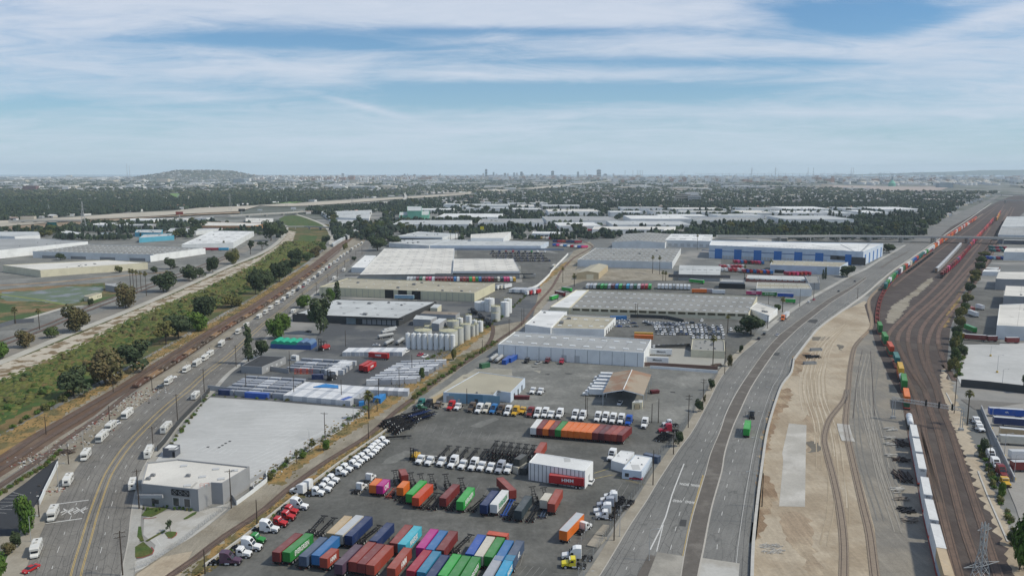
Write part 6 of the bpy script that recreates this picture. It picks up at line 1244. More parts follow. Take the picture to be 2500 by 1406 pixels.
for(x,yb,yt,lb)in[(205,558,492,'tall thin lattice pylon in front of the pale channel at left'),(563,516,472,'lattice pylon by the channel below the far wood'),(1230,468,440,'red and white lattice pylon near the far channel'),(1640,470,445,'lattice pylon among the distant trees right of centre'),(700,505,480,'small lattice pylon left of the rail bridge'),(860,500,470,'lattice pylon beside the middle stretch of the channel'),(120,520,500,'small distant lattice pylon near the left edge')]:
 pylon((x,yb),HT(x,yb,yt),9,lb,8)
def bridge(label,pts,h,w,th,nposts,m=m_pc,rail=1.0):
 c=spline(GP(pts,h),25);r=thing('bridge',label,'bridge',(*c[0],0));o=Vector(c[0]);a,d=offset(c,-w/2),offset(c,w/2);b=MB()
 for i in range(len(c)-1):b.loft([[(a[j][0]-o.x,a[j][1]-o.y,h-th),(d[j][0]-o.x,d[j][1]-o.y,h-th),(d[j][0]-o.x,d[j][1]-o.y,h),(a[j][0]-o.x,a[j][1]-o.y,h)]for j in(i,i+1)])
 b.build('deck',m,r)
 for e in(a,d):
  b=MB();ee=[(p[0]-o.x,p[1]-o.y)for p in e]
  for i in range(len(ee)-1):b.bar((*ee[i],h+rail/2),(*ee[i+1],h+rail/2),.3,0,rail)
  b.build('guard_rail',m,r)
 pp,_=resample(c,nposts+2);bb=MB();[bb.box(-w/2+1+k*(w-2)/2-.7,-w/2+1+k*(w-2)/2+.7,-.7,.7,0,h-th)for k in range(3)];bb.box(-w/2,w/2,-.9,.9,h-th-1.2,h-th);me=bb.mesh('pier',m)
 for i in range(1,nposts+1):t=(pp[i]-pp[i-1]).normalized();link('pier',me,r,(pp[i].x-o.x,pp[i].y-o.y,0),math.atan2(t.y,t.x)+math.pi/2)
bridge('long concrete road overpass crossing the railway','F:1750,576 1900,577 2050,576 2160,577 2280,578 2400,580 2500,582 2900,590',9,16,1.6,13)
bridge('low concrete bridge across the green channel','F:684,554 745,553 808,556',5,7,1,3);bridge('road bridge over the bend of the green channel','F:560,527 640,523 700,520 745,516',6,12,1.2,4);bridge('second overpass farther along the railway','F:2340,489 2420,489 2500,490 2700,491',9,14,1.6,5);bridge('third overpass near the top of the railway','F:2380,474 2450,475 2500,476 2700,477',9,14,1.6,4)
bridge('rail bridge crossing the pale channel','F:900,498 985,487 988,470',7,10,1.2,5);bridge('dark elevated railway among the distant trees','D5:1000,478 1260,462 1600,460 1950,465',10,14,2.5,6,m_unit)
bridge('low bridge across the channel by the left billboards','D1:150,888 500,885 900,882 1200,880',6,16,2,5)
pad('long grey noise wall ramp left of the overpass','C7:-850,175 -300,150 0,150 410,150 410,175 0,200',5.5,m_pc,'ramp_wall','ramp')
# == STORAGE YARD, TANKS
def cgrid(label,FL,FR,BR,BL,nx,ny,L,along_x,cols,group,zt=2.62,gapx=0,gapy=0,H=2.6):
 q=[Vector(G(p,zt))for p in(FL,FR,BR,BL)];k=0;ex=(q[1]-q[0]).normalized();ey=(q[3]-q[0]).normalized()
 for j in range(ny):
  for i in range(nx):
   if along_x:p=q[0]+ex*(i*(L+.45+gapx))+ey*((j+1)*(2.62+gapy*(j%2)));rz=math.atan2(-ex.x,ex.y)
   else:p=q[0]+ex*(1.25+i*2.52)+ey*(j*(L+.4));rz=math.atan2(-ey.x,ey.y)
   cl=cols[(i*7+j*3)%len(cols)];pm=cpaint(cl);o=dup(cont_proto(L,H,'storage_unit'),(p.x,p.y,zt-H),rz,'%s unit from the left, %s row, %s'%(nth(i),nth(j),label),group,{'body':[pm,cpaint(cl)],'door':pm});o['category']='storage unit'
CC['unit grey']=(.27,.29,.325);CC['unit pale']=(.43,.45,.48);CC['unit blue']=(.20,.23,.30);CC['unit white']=(.60,.61,.62)
SG='storage units in the tanker yard'
cgrid('grey block by the concrete lot',PZ('B2',945,805),PZ('B3',360,845),PZ('B3',640,670),PZ('B2',1230,640),5,9,6.06,True,['unit grey','unit grey','unit pale'],SG,gapx=.2,gapy=1.0)
cgrid('white block beside the grey one',PZ('B3',362,845),PZ('B3',930,895),PZ('B3',1060,790),PZ('B3',640,680),14,2,12.19,False,['unit white','unit pale','unit white'],SG)
cgrid('grey block behind the cabin',PZ('B3',385,585),PZ('B3',740,605),PZ('B3',1000,515),PZ('B3',560,480),5,6,6.06,True,['unit grey','unit pale','unit grey'],SG,gapx=.2,gapy=1.2)
cgrid('white strip behind the blue-topped units',PZ('B3',765,605),PZ('B3',870,625),PZ('B3',1040,520),PZ('B3',930,508),3,2,12.19,False,['unit white','unit white'],SG)
cgrid('farthest white row by the tankers',PZ('B3',930,432),PZ('B3',1480,430),PZ('B3',1500,380),PZ('B3',1030,362),14,1,12.19,False,['unit white','unit white','unit pale'],SG)
cgrid('long pale block beside the dry grass',PZ('B3',1140,712),PZ('B3',1480,700),PZ('B4',520,520),PZ('B3',1500,515),4,15,6.06,True,['unit white','unit pale','unit pale','unit grey'],SG,gapy=.6)
cgrid('nearest pale row beside the dry grass',PZ('B3',1130,792),PZ('B3',1420,805),PZ('B3',1480,745),PZ('B3',1180,722),9,1,6.06,False,['unit pale','unit white'],SG)
for i,(fr,f,bk,w_)in enumerate([('B3',(1375,445),(1170,430),1),('B3',(1110,560),(1190,515),0),('B3',(1155,570),(1240,520),0)]):
 o=put_container(PZ(fr,*f),PZ(fr,*bk),3.9,12.19,2.75,'red',('red container with white letters lying along the white units','left one of two red containers on trailers','right one of two red containers on trailers, with white letters')[i])
 if i!=1:t=link('lettering',letter_mesh('HMM',1.3,m_ltr),o);s_=-1 if i==0 else 1;t.location=(s_*1.225,6,1.4);t.rotation_euler=(math.pi/2,0,s_*math.pi/2);t.scale=(1.3,1.3,1)
 c=dup(CH40,(o.location.x,o.location.y,-.05),o.rotation_euler[2],'black chassis under the '+o['label'].split(' with')[0].split(',')[0],'chassis carrying containers')
for fr,f,bk,cl,lb in[('B3',(930,890),(1075,835),'royal blue','blue open-topped unit beside the white block'),('B3',(640,645),(760,645),'navy','low dark blue unit by the orange frames'),('B3',(0,815),(260,832),'royal blue','long low blue unit in front of the grey block'),('B2',(930,790),(1340,810),'navy','low blue unit at the corner of the grey block'),('A5',(1420,250),(1270,215),'slate blue','blue container behind the small white office'),('B4',(1000,545),(1095,525),'dark green','green container by the track near the silver tankers'),('B4',(1225,510),(1275,475),'royal blue','nearer of two blue containers by the long white warehouse'),('B4',(1275,490),(1325,462),'royal blue','farther of two blue containers by the long white warehouse'),('C5',(1350,1245),(1580,1240),'blue','blue container against the cream factory wall')]:
 put_container(PZ(fr,*f),PZ(fr,*bk),2.7,12.19 if 'long' in lb or 'wall' in lb else 6.06,2.6,cl,lb)
for i,(x,y)in enumerate([(1180,270),(1180,250)]):put_container(PZ('B5',1180,262-i*22),PZ('B5',1370,270-i*24),2.7+i*.02,12.19,2.6,('orange','yellow')[i],('orange container by the parked cars, front one','yellow container by the parked cars, rear one')[i])
m_tarp=mat('blue_tarpaulin',(.03,.19,.46),.6,.15,.8);m_gt=mat('green_fabric',(.02,.33,.20),.6,.1,.6)
for i,(x,y)in enumerate([(250,352),(310,356),(375,360),(440,362),(500,364),(560,366)]):
 g=G(PZ('B3',x+30,y+45));r=thing('fabric_shelter','%s arched fabric shelter from the left on the blue units'%nth(i),'fabric shelter',(g[0],g[1],0),-.08,'fabric shelters');b=MB();n=10
 pr=[(2.6*math.cos(math.pi*k/n),2.9+2.1*math.sin(math.pi*k/n))for k in range(n+1)];b.loft([[(a_,y_,z_)for a_,z_ in pr]for y_ in(0,11)]);b.build('cover',m_gt if i<4 else paint('tent grey',(.10,.17,.28),.7),r);b=MB();b.box(-2.6,2.6,0,11,0,2.9);b.build('base_unit',paint('tent base blue',(.02,.07,.24),.6),r)
for i,(s_,z)in enumerate([('B3:650,765 770,735 890,750 895,775 770,768',3),('B3:1225,865 1290,835 1350,830 1300,880',2.6),('B3:1090,905 1140,895 1140,912 1090,915',2)]):pad(('blue tarpaulin over units in the white block','blue tarpaulin covered stack behind the mesh fence','small blue tarpaulin by the tall palm')[i],s_,z,m_tarp,'tarpaulin_stack','covered stack')
for i,x in enumerate([470,530,590]):g=G(PZ('B3',x,645));b=MB();[b.bar(a_,c_,.15)for a_,c_ in[((sx,sy,0),(sx,sy,2.6))for sx in(0,3)for sy in(0,2)]+[((0,sy,z),(3,sy,z))for sy in(0,2)for z in(.2,1.3,2.5)]+[((sx,0,z),(sx,2,z))for sx in(0,3)for z in(.2,2.5)]];o=b.build('pipe_rack',paint('rack orange',CC['orange red'],.7),None,label='%s orange steel frame from the left by the grey block'%nth(i),cat='steel frame');o.location=(g[0],g[1],0)
m_sack=mat('tan_sack',(.42,.33,.18),.9,.12,1)
for i,(x,y)in enumerate([(1010,895),(1045,890),(1080,885),(1100,870),(1320,815),(1365,815),(1400,820)]):g=G(PZ('B3',x,y));b=MB();b.cyl((0,-1.2,.8),.8,.8,2.4,10,0,'y');o=b.build('sack_roll',m_sack,None,label='%s tan roll from the left on the storage yard edge'%nth(i),cat='roll',group='tan rolls');o.location=(g[0],g[1],0)
TM={'white':mat('tank_white',(.70,.71,.70),.45,.05,.4,(.50,.50,.46),.3,(.55,.75)),'grey':mat('tank_grey',(.47,.48,.45),.6,.08,.4,(.42,.41,.33),.25,(.5,.7))};m_ty=mat('tank_top_yellowish',(.40,.39,.28),.8,.1,.6)
def tank(p,d,h,c,label,group='round tanks',rail=True):
 g=G(p);r=thing('storage_tank',label,'storage tank',(g[0],g[1]+d/2,0),0,group);b=MB();n=20 if d>4 else 14;b.cyl((0,0,0),d/2,d/2,h,n,cap=False);[b.cyl((0,0,h*k/4),d/2+.04,d/2+.04,.1,n,cap=False)for k in(1,2,3)];b.build('shell',TM[c],r,smooth=False)
 b=MB();b.cyl((0,0,h),d/2+.06,.25,d*.09,n,cap=False);b.cyl((0,0,h+d*.08),.3,.3,.5,8);b.build('roof',m_ty if c=='grey' else TM[c],r)
 if rail:b=MB();[b.bar((math.cos(a)*d/2,math.sin(a)*d/2,h),(math.cos(a)*d/2,math.sin(a)*d/2,h+1.1),.06)for a in[k*.52 for k in range(12)]];[b.bar((math.cos(k*.52)*d/2,math.sin(k*.52)*d/2,h+1.1),(math.cos(k*.52+.52)*d/2,math.sin(k*.52+.52)*d/2,h+1.1),.06)for k in range(12)];b.build('railing',paint('rail yellow',(.45,.40,.10),.6),r);b=MB();[b.bar((x,-d/2-.15,0),(x,-d/2-.15,h+1),.07)for x in(-.25,.25)];[b.bar((-.25,-d/2-.15,.5+k*.6),(.25,-d/2-.15,.5+k*.6),.05)for k in range(int(h/.6))];b.build('ladder',m_galv,r)
for i in range(9):x=300+i*54;tank(PZ('B4',x,404+i*2),2.95,9.6,'white','%s slim white silo from the left in the front row'%nth(i),'slim white silos',False)
for x,yb,wpx,yt,c,lb in[(440,372,170,235,'grey','wide tank just behind the slim silos, left'),(685,385,180,240,'grey','wide tank just behind the slim silos, right'),(790,358,90,205,'grey','tall grey tank right of the slim silos'),(850,320,100,170,'grey','tall grey tank with a yellow railing behind the slim silos'),(920,285,55,180,'grey','narrow grey tank with a ribbed wall'),(958,272,45,165,'grey','narrowest grey tank next to the white stepped ones'),(995,240,60,140,'white','white stepped tank nearest the black tank wagons'),(940,220,50,130,'white','white tank behind the narrow grey ones'),(885,160,60,85,'white','tall white tank in the middle cluster'),(800,170,60,110,'white','short white tank in the middle cluster'),(730,200,120,140,'grey','low grey tank left of the middle cluster'),(510,215,120,190,'grey','low tan tank left of the middle cluster'),(1140,140,75,60,'grey','grey conical-bottomed tank near the black tank wagons'),(1180,95,100,10,'grey','tall yellowish tank above the conical one')]:q_=PZ('B4',x,yb);z=(G(q_)[1]**2+CAMH**2)**.5;tank(q_,wpx/3.95*z/FPX,HT(q_[0],q_[1],PZ('B4',x,yt)[1]),c,lb)
for x,yb,wpx,yt,c,lb in[(1430,1180,185,1065,'white','big white tank with a yellow walkway behind the pipe bridge'),(1545,1190,140,1015,'white','tall white tank left of the tallest pair'),(1630,1320,130,1120,'grey','yellow-rimmed grey tank beside the dry bank'),(1760,1260,120,1060,'white','tall white tank, second from the right'),(1800,1210,110,1020,'white','tallest white tank at the right of the group'),(1265,1380,60,1250,'white','slim white tank with railings below the pipe bridge')]:q_=PZ('C4',x,yb);z=(G(q_)[1]**2+CAMH**2)**.5;tank(q_,wpx/5.624*z/FPX,HT(q_[0],q_[1],PZ('C4',x,yt)[1]),c,lb)
def tankcar(p,q_,label,col='black',r0=1.4,L=14,name='tank_wagon',cat='railway wagon',zc=2.5):
 a,c=Vector(G(p)),Vector(G(q_));d=(c-a).normalized();r=thing(name,label,cat,(a.x,a.y,0),math.atan2(-d.x,d.y));b=MB();n=12;ring=lambda y,s:[(math.cos(t)*r0*s,y,zc+math.sin(t)*r0*s)for t in[k*2*math.pi/n for k in range(n)]]
 b.loft([ring(0,.5),ring(.3,.95),ring(.6,1),ring(L-.6,1),ring(L-.3,.95),ring(L,.5)]);b.cyl((0,L/2,zc+r0-.1),.5,.5,.6,10);b.build('tank',m_black if col=='black' else m_galv if col=='steel' else m_white,r,smooth=False)
 b=MB();b.box(-.8,.8,.2,L-.2,.8,1.1);b.build('underframe',m_black,r);wheels(r,[(sx*.8,y,.45)for sx in(-1,1)for y in(1.2,2.6,L-2.6,L-1.2)],WH)
for i,(a_,c_)in enumerate([((1090,190),(1030,120)),((1025,135),(960,75)),((960,80),(905,40))]):tankcar(PZ('B4',*a_),PZ('B4',*c_),'%s black tank wagon from the near end on the curved siding'%nth(i),L=15)
for i,(fr,a_,c_)in enumerate([('B3',(1345,380),(1440,330)),('B3',(1460,370),(1530,325)),('B3',(1275,310),(1480,275)),('B3',(1310,270),(1600,210)),('B3',(1330,250),(1580,195)),('B4',(1095,535),(1200,460)),('B4',(1150,545),(1245,470))]):tankcar(PZ(fr,*a_),PZ(fr,*c_),'%s silver tanker trailer among the tanks and the white warehouse'%nth(i),'steel',1.1,12,'tanker_trailer','tanker trailer',2.0)
# == TRAILERS IN THE MIDDLE DISTANCE
def bt(p,face,col,label,group,L=13.5,z=0):g=G(p);pm=vpaint(col);o=dup(BT,(g[0],g[1],z),-rad(face),label,group,{'body':[pm,None if col=='white' else pm],'door':pm}if col!='white' else None);o.scale=(1,L/16,1);o['category']='trailer';return o
cl33='white white grey maroon dark_green cream crimson pink white maroon maroon maroon rust_red maroon maroon blue white maroon rust_red maroon bright_green orange green blue dark_red maroon crimson maroon brown cream dark_slate pink pink white yellow'.split()
for i,c in enumerate(cl33):x=430+i*43;bt(PZ('C4',x,783),-4,c.replace('_',' '),'%s trailer from the left at the long dock of the bright ribbed roof'%nth(i),'trailers at the long dock')
q=random.Random(3)
def row(fr,x0,y0,x1,y1,n,face,cols,lab,grp,L=13.5,z=0):
 for i in range(n):t=i/max(1,n-1);bt(PZ(fr,x0+(x1-x0)*t,y0+(y1-y0)*t),face,cols[i%len(cols)],'%s %s'%(nth(i),lab),grp,L,z)
row('C5',1030,880,1180,880,4,12,['white','silver grey','white','dark green'],'trailer from the left in the row of white and green ones','trailers behind the cream factory')
row('C5',1230,885,1890,888,14,12,['bright green','green','silver grey','dark red','blue','bright green','brown','sky blue','silver grey','dark green','white','crimson','red','bright green'],'trailer in the mixed coloured row behind the cream factory','trailers behind the cream factory')
row('C6',330,885,740,895,9,12,['white','white','white','white','grey'],'trailer from the left in the pale row behind the cream factory','pale trailers behind the cream factory')
row('C6',1190,600,1500,600,7,0,['crimson','red','white','crimson'],'trailer in the nearer red cluster beside the grey hall','trailers beside the grey hall',8);row('C6',1200,640,1500,650,6,0,['white','white','crimson','red'],'trailer in the nearest line beside the grey hall','trailers beside the grey hall',8)
row('C6',1380,530,1760,545,9,0,['crimson','pink','blue','red','black','crimson'],'trailer in the farther line beside the grey hall','trailers beside the grey hall',8);row('C6',1550,660,1880,680,8,0,['royal blue','red','blue','crimson','orange'],'trailer in the blue and orange line before the brick front','trailers beside the grey hall',8)
row('C7',440,700,720,695,6,-18,['crimson','crimson','pink','rust red'],'red trailer in the slanted group in front of the tan-roofed warehouse','slanted red trailers',9)
row('C4',1830,940,2120,950,9,25,['white','silver grey','white'],'trailer in the pale block right of the cream panelled warehouse','pale trailers right of the cream panels');row('C4',1640,890,1740,880,3,30,['white','cream'],'trailer at the corner of the cream panelled warehouse','pale trailers right of the cream panels');row('C4',2050,970,2190,950,4,25,['white','red','white','red'],'short trailer near the dry bank','pale trailers right of the cream panels',8)
row('C6',1125,445,1130,445,1,0,['white'],'pale trailer by the first blue pilaster','trailers at the blue pilastered warehouse',9);row('C6',1430,468,1700,474,4,0,['white','crimson'],'trailer between the first and third blue pilasters','trailers at the blue pilastered warehouse',9);row('C6',1830,478,2340,484,10,0,['white','silver grey'],'trailer between the third and fifth blue pilasters','trailers at the blue pilastered warehouse',9);row('C7',140,476,700,480,12,0,['white','white','cream'],'trailer between the fifth blue pilaster and the bush','trailers at the blue pilastered warehouse',9)
row('C5',560,290,950,320,9,60,['royal blue','pink','white','blue','white','crimson','white'],'trailer in the near part of the yard beyond the pale blue warehouse','trailers beyond the pale blue warehouse',11);row('C5',180,190,700,200,12,70,['white','crimson','royal blue','white','yellow','cream'],'trailer in the far part of the yard beyond the pale blue warehouse','trailers beyond the pale blue warehouse',11);row('C5',560,240,860,250,6,75,['navy','crimson','rust red','navy'],'trailer in the middle of the yard beyond the pale blue warehouse','trailers beyond the pale blue warehouse',11)
row('D5',560,1000,1100,1040,16,80,['crimson','white','red','rust red','white'],'red or white trailer in the distant lot left of the office-fronted warehouse','trailers in the distant lot',12);row('C7',-180,660,60,670,6,0,['crimson','royal blue','red','blue'],'trailer behind the brick fronted building','trailers beside the grey hall',8)
row('C8',1950,330,2110,335,4,0,['teal','crimson','teal','crimson'],'container-laden trailer by the right edge stacks','stacks at the right edge',12);row('C8',1960,370,2080,372,3,0,['teal','crimson'],'trailer in front of the right edge stacks','stacks at the right edge',12);row('C8',1900,475,2080,480,4,0,['royal blue','light blue','crimson','royal blue'],'trailer in the near group by the right edge stacks','stacks at the right edge',10)
for fr,x,y,f,c,lb in[('C8',1600,1215,10,'white','white trailer by the trees in the right-hand yard'),('C8',1660,1200,8,'rust red','orange-red trailer beside a white one in the right-hand yard'),('C8',1715,1270,6,'white','long white trailer nearest in the right-hand yard'),('C8',1795,1170,0,'white','short white trailer rightmost in the right-hand yard'),('B8',1185,255,4,'green','green trailer below the right-hand yard'),('C5',560,600,12,'cream','cream trailer by the curved white wall'),('C5',150,725,80,'grey','grey trailer with a sign near the ribbed roof'),('C2',1110,350,85,'crimson','crimson trailer behind the skylit dark roof'),('C2',1215,350,85,'crimson','second crimson trailer behind the skylit dark roof'),('C2',1320,350,85,'sky blue','light blue trailer behind the skylit dark roof'),('C6',780,935,95,'orange','orange machine-coloured trailer by the pale row'),('B5',1040,830,0,'white','white trailer under the far side of the rusty shed')]:bt(PZ(fr,x,y),f,c,lb,None,13 if 'short' not in lb else 8)
def longside(fr,a,c,col,lab,words=None,wc=None,L=13.7,sz=1.4,z=0):
 p,q_=Vector(G(PZ(fr,*a))),Vector(G(PZ(fr,*c)));d=(p-q_).normalized();pm=vpaint(col);o=dup(BT,(p.x,p.y,z),math.atan2(d.x,-d.y),lab,None,{'body':[pm,None],'door':pm}if col!='white' else None);o.scale=(1,(p-q_).length/16,1);o['category']='trailer'
 if words:t=link('lettering',letter_mesh(words,sz,wc or m_ltrk),o);t.location=(-1.31,8,2.6);t.rotation_euler=(math.pi/2,0,-math.pi/2);t.scale=(1.25*16/(p-q_).length,1.15,1)
longside('B6',(355,470),(148,462),'white','upper white trailer with dark name lettering at the warehouse corner','Matson');longside('B6',(322,552),(110,542),'white','lower white trailer with dark name lettering at the warehouse corner','Matson')
longside('C6',(1730,965),(1525,960),'pink','magenta trailer with white letters beside a green one','ONE',m_ltr);longside('C6',(1945,980),(1745,975),'green','green trailer with a pale name between magenta and blue ones','EVERGREEN',m_ltr,sz=1.2);longside('C6',(2175,1000),(1955,990),'royal blue','blue trailer right of the lettered green one',None)
longside('C6',(2200,1075),(2060,1070),'bright green','green trailer behind the leaning palm',None);longside('C6',(1235,950),(1060,945),'white','white trailer with a blue cab in front of the open bays');longside('C6',(1070,935),(890,925),'silver grey','silver trailer left of the one with the blue cab');longside('C4',(510,1025),(250,1018),'light blue','pale blue trailer in front of the cream panels');longside('C6',(945,810),(750,790),'bright green','green trailer under the signboard wall',None)
longside('C5',(620,1010),(530,1040),'bright green','green trailer left of the white sheet roof',None);longside('C5',(720,985),(600,960),'dark red','dark red trailer left of the white sheet roof',None);longside('C5',(815,920),(690,905),'bright green','upper green trailer left of the white sheet roof',None)
for s_,a,c,cl,lb,wd in[('V',(685,240),(190,205),'royal blue','blue trailer with a white oval emblem by the grey wall',1),('V',(1000,400),(255,340),'navy','dark navy trailer below the one with the oval emblem',0),('V',(1000,650),(345,610),'cream','cream ribbed trailer in the right-hand park',0),('V',(1000,560),(345,500),'rusty cream','upper cream trailer with a pinkish roof',0),('V',(1100,1000),(515,1000),'maroon','maroon trailer in the right-hand park',0),('V',(1100,850),(490,840),'white','white trailer above the maroon one',0),('B8',(1290,330),(1085,315),'maroon','maroon trailer along the north edge of the pale roof lot',0),('B8',(1390,335),(1300,335),'dark red','dark red trailer next in line along the pale lot',0),('B8',(1600,350),(1480,350),'maroon','right one of the maroon trailers along the pale lot',0),('B8',(1085,310),(1000,300),'yellow','brownish yellow trailer at the left end of the line',0),('B8',(1540,300),(1400,300),'crimson','crimson trailer in the rear line above the pale lot',0)]:
 longside(s_,a,c,cl,lb)
 if wd:o=bpy.data.objects.get([x.name for x in COL.objects if x.get('label')==lb][0]);t=link('emblem',letter_mesh('APL',1.0,m_ltr),o);t.location=(-1.31,8,2.6);t.rotation_euler=(math.pi/2,0,-math.pi/2)
# == TREES, POLES, WALLS, ROAD USERS
NT={'oak':'broad dark green tree','fresh':'bright green tree','dry':'brownish green tree','dark':'very dark green tree','pine':'dark conifer','cypress':'narrow dark cypress','gum':'loose grey-green eucalyptus','bush':'low bush'}
CT={}
def tr(kind,x,yb,yt,place,wpx=None,idx=None):
 h=max(1.2,HT(x,yb,yt));w=1.0
 pr=TP[kind][0]
 if wpx:z=(G((x,yb))[1]**2+CAMH**2)**.5;w=(wpx*z/FPX)/(h/pr['h']*{'oak':14,'fresh':11.4,'dry':13,'dark':13,'pine':9,'cypress':4.4,'gum':13.5,'bush':5.5}[kind])
 o=put_tree(kind,(x,yb),h,'%s %s'%(NT[kind],place),None,w,idx);o['category']='tree' if kind!='bush' else 'bush';return o
for a in[('dark',180,968,892,'leftmost of the three big trees by the railway',80),('dry',258,938,850,'in the middle of the three big trees by the railway',102),('dark',326,905,828,'rightmost of the three big trees by the railway',84),('gum',406,841,784,'in front of the dark ones past the concrete stub',66),('dark',436,828,761,'behind the looser one past the concrete stub',72),('fresh',484,806,762,'on the sunny side of a dark clump',62),('oak',500,782,720,'rising above the clump at the bend of the growth',62),('oak',566,750,716,'standing apart by the railway near the dry verge',60),('oak',624,718,658,'with a pale trunk beside the railway',44),('dark',648,706,654,'second in the dense belt along the railway',50),('oak',682,688,638,'third in the dense belt along the railway',50),('dark',709,668,628,'fourth in the dense belt along the railway',42),('oak',720,650,608,'behind the dense belt, nearest the bridge',40),('oak',751,636,616,'fifth in the dense belt along the railway',36),('dry',771,628,600,'sixth in the dense belt along the railway',32),('oak',787,614,590,'last in the belt before the bridge',24),('dark',796,597,573,'rounded, beside the bridge end',26),('fresh',8,874,836,'at the left edge beyond the levee path',50),('dry',63,848,803,'beyond the levee path near the left edge',50),('oak',126,824,796,'small, beyond the levee path',38),('dry',187,810,742,'bulky, beyond the levee path',70),('dry',308,752,690,'tall and ochre tinged beyond the levee path',58),('oak',400,712,666,'dense, next to the tall palms',66),('dark',416,657,627,'rounded, in front of the white end wall',30),('oak',462,686,648,'first right of the tall palms along the path',42),('dark',488,677,652,'second right of the tall palms along the path',30),('oak',520,666,626,'third right of the tall palms along the path',34),('oak',566,644,604,'fourth right of the tall palms along the path',40),('gum',612,622,586,'fifth right of the tall palms along the path',30),('gum',640,610,588,'sixth right of the tall palms along the path',34),('dark',662,588,534,'big and dense at the bend of the levee path',44),('dark',684,580,548,'at the foot of the big dense one by the bend',40),('dark',148,635,617,'single and round in front of the skylit dark roof',26),('oak',222,746,728,'small and round by the pale green cabin',16),('pine',607,888,791,'tall and narrow on the corner by the left road',28),('dark',640,875,824,'beside the tall narrow conifer',40),('fresh',672,826,777,'round, brightest on the corner lawn',50),('fresh',694,805,764,'behind the brightest one on the corner lawn',42),('dark',782,814,712,'huge, in front of the dark walled warehouse',60),('cypress',824,737,686,'with a pointed top before the cream panels',20),('fresh',810,738,704,'left of the pointed one before the cream panels',26),('fresh',739,752,722,'by the left road before the dark warehouse',42),('oak',865,637,626,'small and round at the left road kerb',14),('oak',842,610,591,'between the railway and the left road',16),('dark',922,612,574,'broad, at the far end of the left road',50),('dark',960,600,572,'second, at the far end of the left road',46),('dark',905,585,552,'beside the station roof on the railway',30),('oak',1107,879,843,'slim, at the corner of the storage yard',16),('oak',1030,927,894,'slim, by the mesh fence of the storage yard',16),('fresh',794,1098,1073,'dense and round at the edge of the pale lot',24),('gum',762,1103,1068,'wispy, by the lamp at the edge of the pale lot',24),('fresh',739,1119,1104,'low, beside the small palm',20),('oak',661,1172,1150,'low, at the end of the retaining wall',18),('dark',2068,676,645,'massive and round beside the main road',42),('cypress',2015,682,652,'taller of two by the brick fronted building',7),('cypress',2009,682,658,'shorter of two by the brick fronted building',7),('dark',2170,618,593,'by the main road at the blue pilastered warehouse',36),('dark',2030,637,625,'low and rounded at the corner of the blue warehouse',30),('dark',1833,818,764,'wide and flat-topped beside the car park',76),('dry',1825,811,795,'small and orange tinged by the car park',13),('dark',1737,953,922,'first on the pavement above the upper yard',17),('dark',1706,1005,973,'leaning over the yard fence on the pavement',24),('dry',1782,895,863,'on the pavement by the brown wall',16),('dark',1809,862,840,'on the pavement beside the car park gate',12),('dry',1720,981,962,'thin, between two pavement ones',8),('dark',1658,1090,1047,'by the fence near the crimson tractor',24),('oak',1897,760,742,'dark and low beside the leaning palm',22),('dark',2401,1114,1064,'by the grey wall on the right',26),('fresh',2442,1213,1176,'lower, by the grey wall on the right',22),('fresh',2488,1392,1250,'large, in the bottom right corner',64),('dark',2470,1330,1290,'small, beside the large one bottom right',26),('gum',2497,958,912,'sparse, at the right edge above the pale lot',28),('fresh',71,1300,1211,'beside the small car park at left',52),('oak',40,1338,1298,'small, below the one by the car park',26),('dry',22,1352,1322,'reddish, on the lawn at the left edge',34),('fresh',4,1412,1350,'at the bottom left corner',44),('gum',416,1298,1269,'young, on the forecourt island',28)]:tr(*a)
for i,(x,yb,yt)in enumerate([(2346,775,744),(2342,800,766),(2334,828,794),(2327,858,815),(2331,884,845),(2326,906,866),(2395,642,624),(2392,660,640),(2378,690,666),(2368,715,690),(2362,740,712),(2354,765,738),(2380,676,655),(2402,626,612),(2348,870,842),(2336,842,806)]):tr('oak',x,yb,yt,'number %s of the belt beside the tracks on the right'%(nth(i)),28)
for i,(x,y)in enumerate([(500,765),(545,762),(582,766),(622,775),(658,780),(240,770),(300,730),(395,740),(430,745),(205,760),(330,780),(355,770)]):q_=PZ('A2',x,y);tr('bush',q_[0],q_[1],q_[1]-6,'number %s along the front of the corner office'%nth(i),9)
hd=spline(GP('A1:-60,640 0,625 150,520 300,430 430,350 520,270 580,210'),2.4)
for i,p in enumerate(hd[:60]):o=dup(TP['bush'][i%2],(p[0],p[1],0),i,'%s bush of the long hedge beside the small car park'%nth(i),'bushes of the long hedge',None,.62);o['category']='bush'
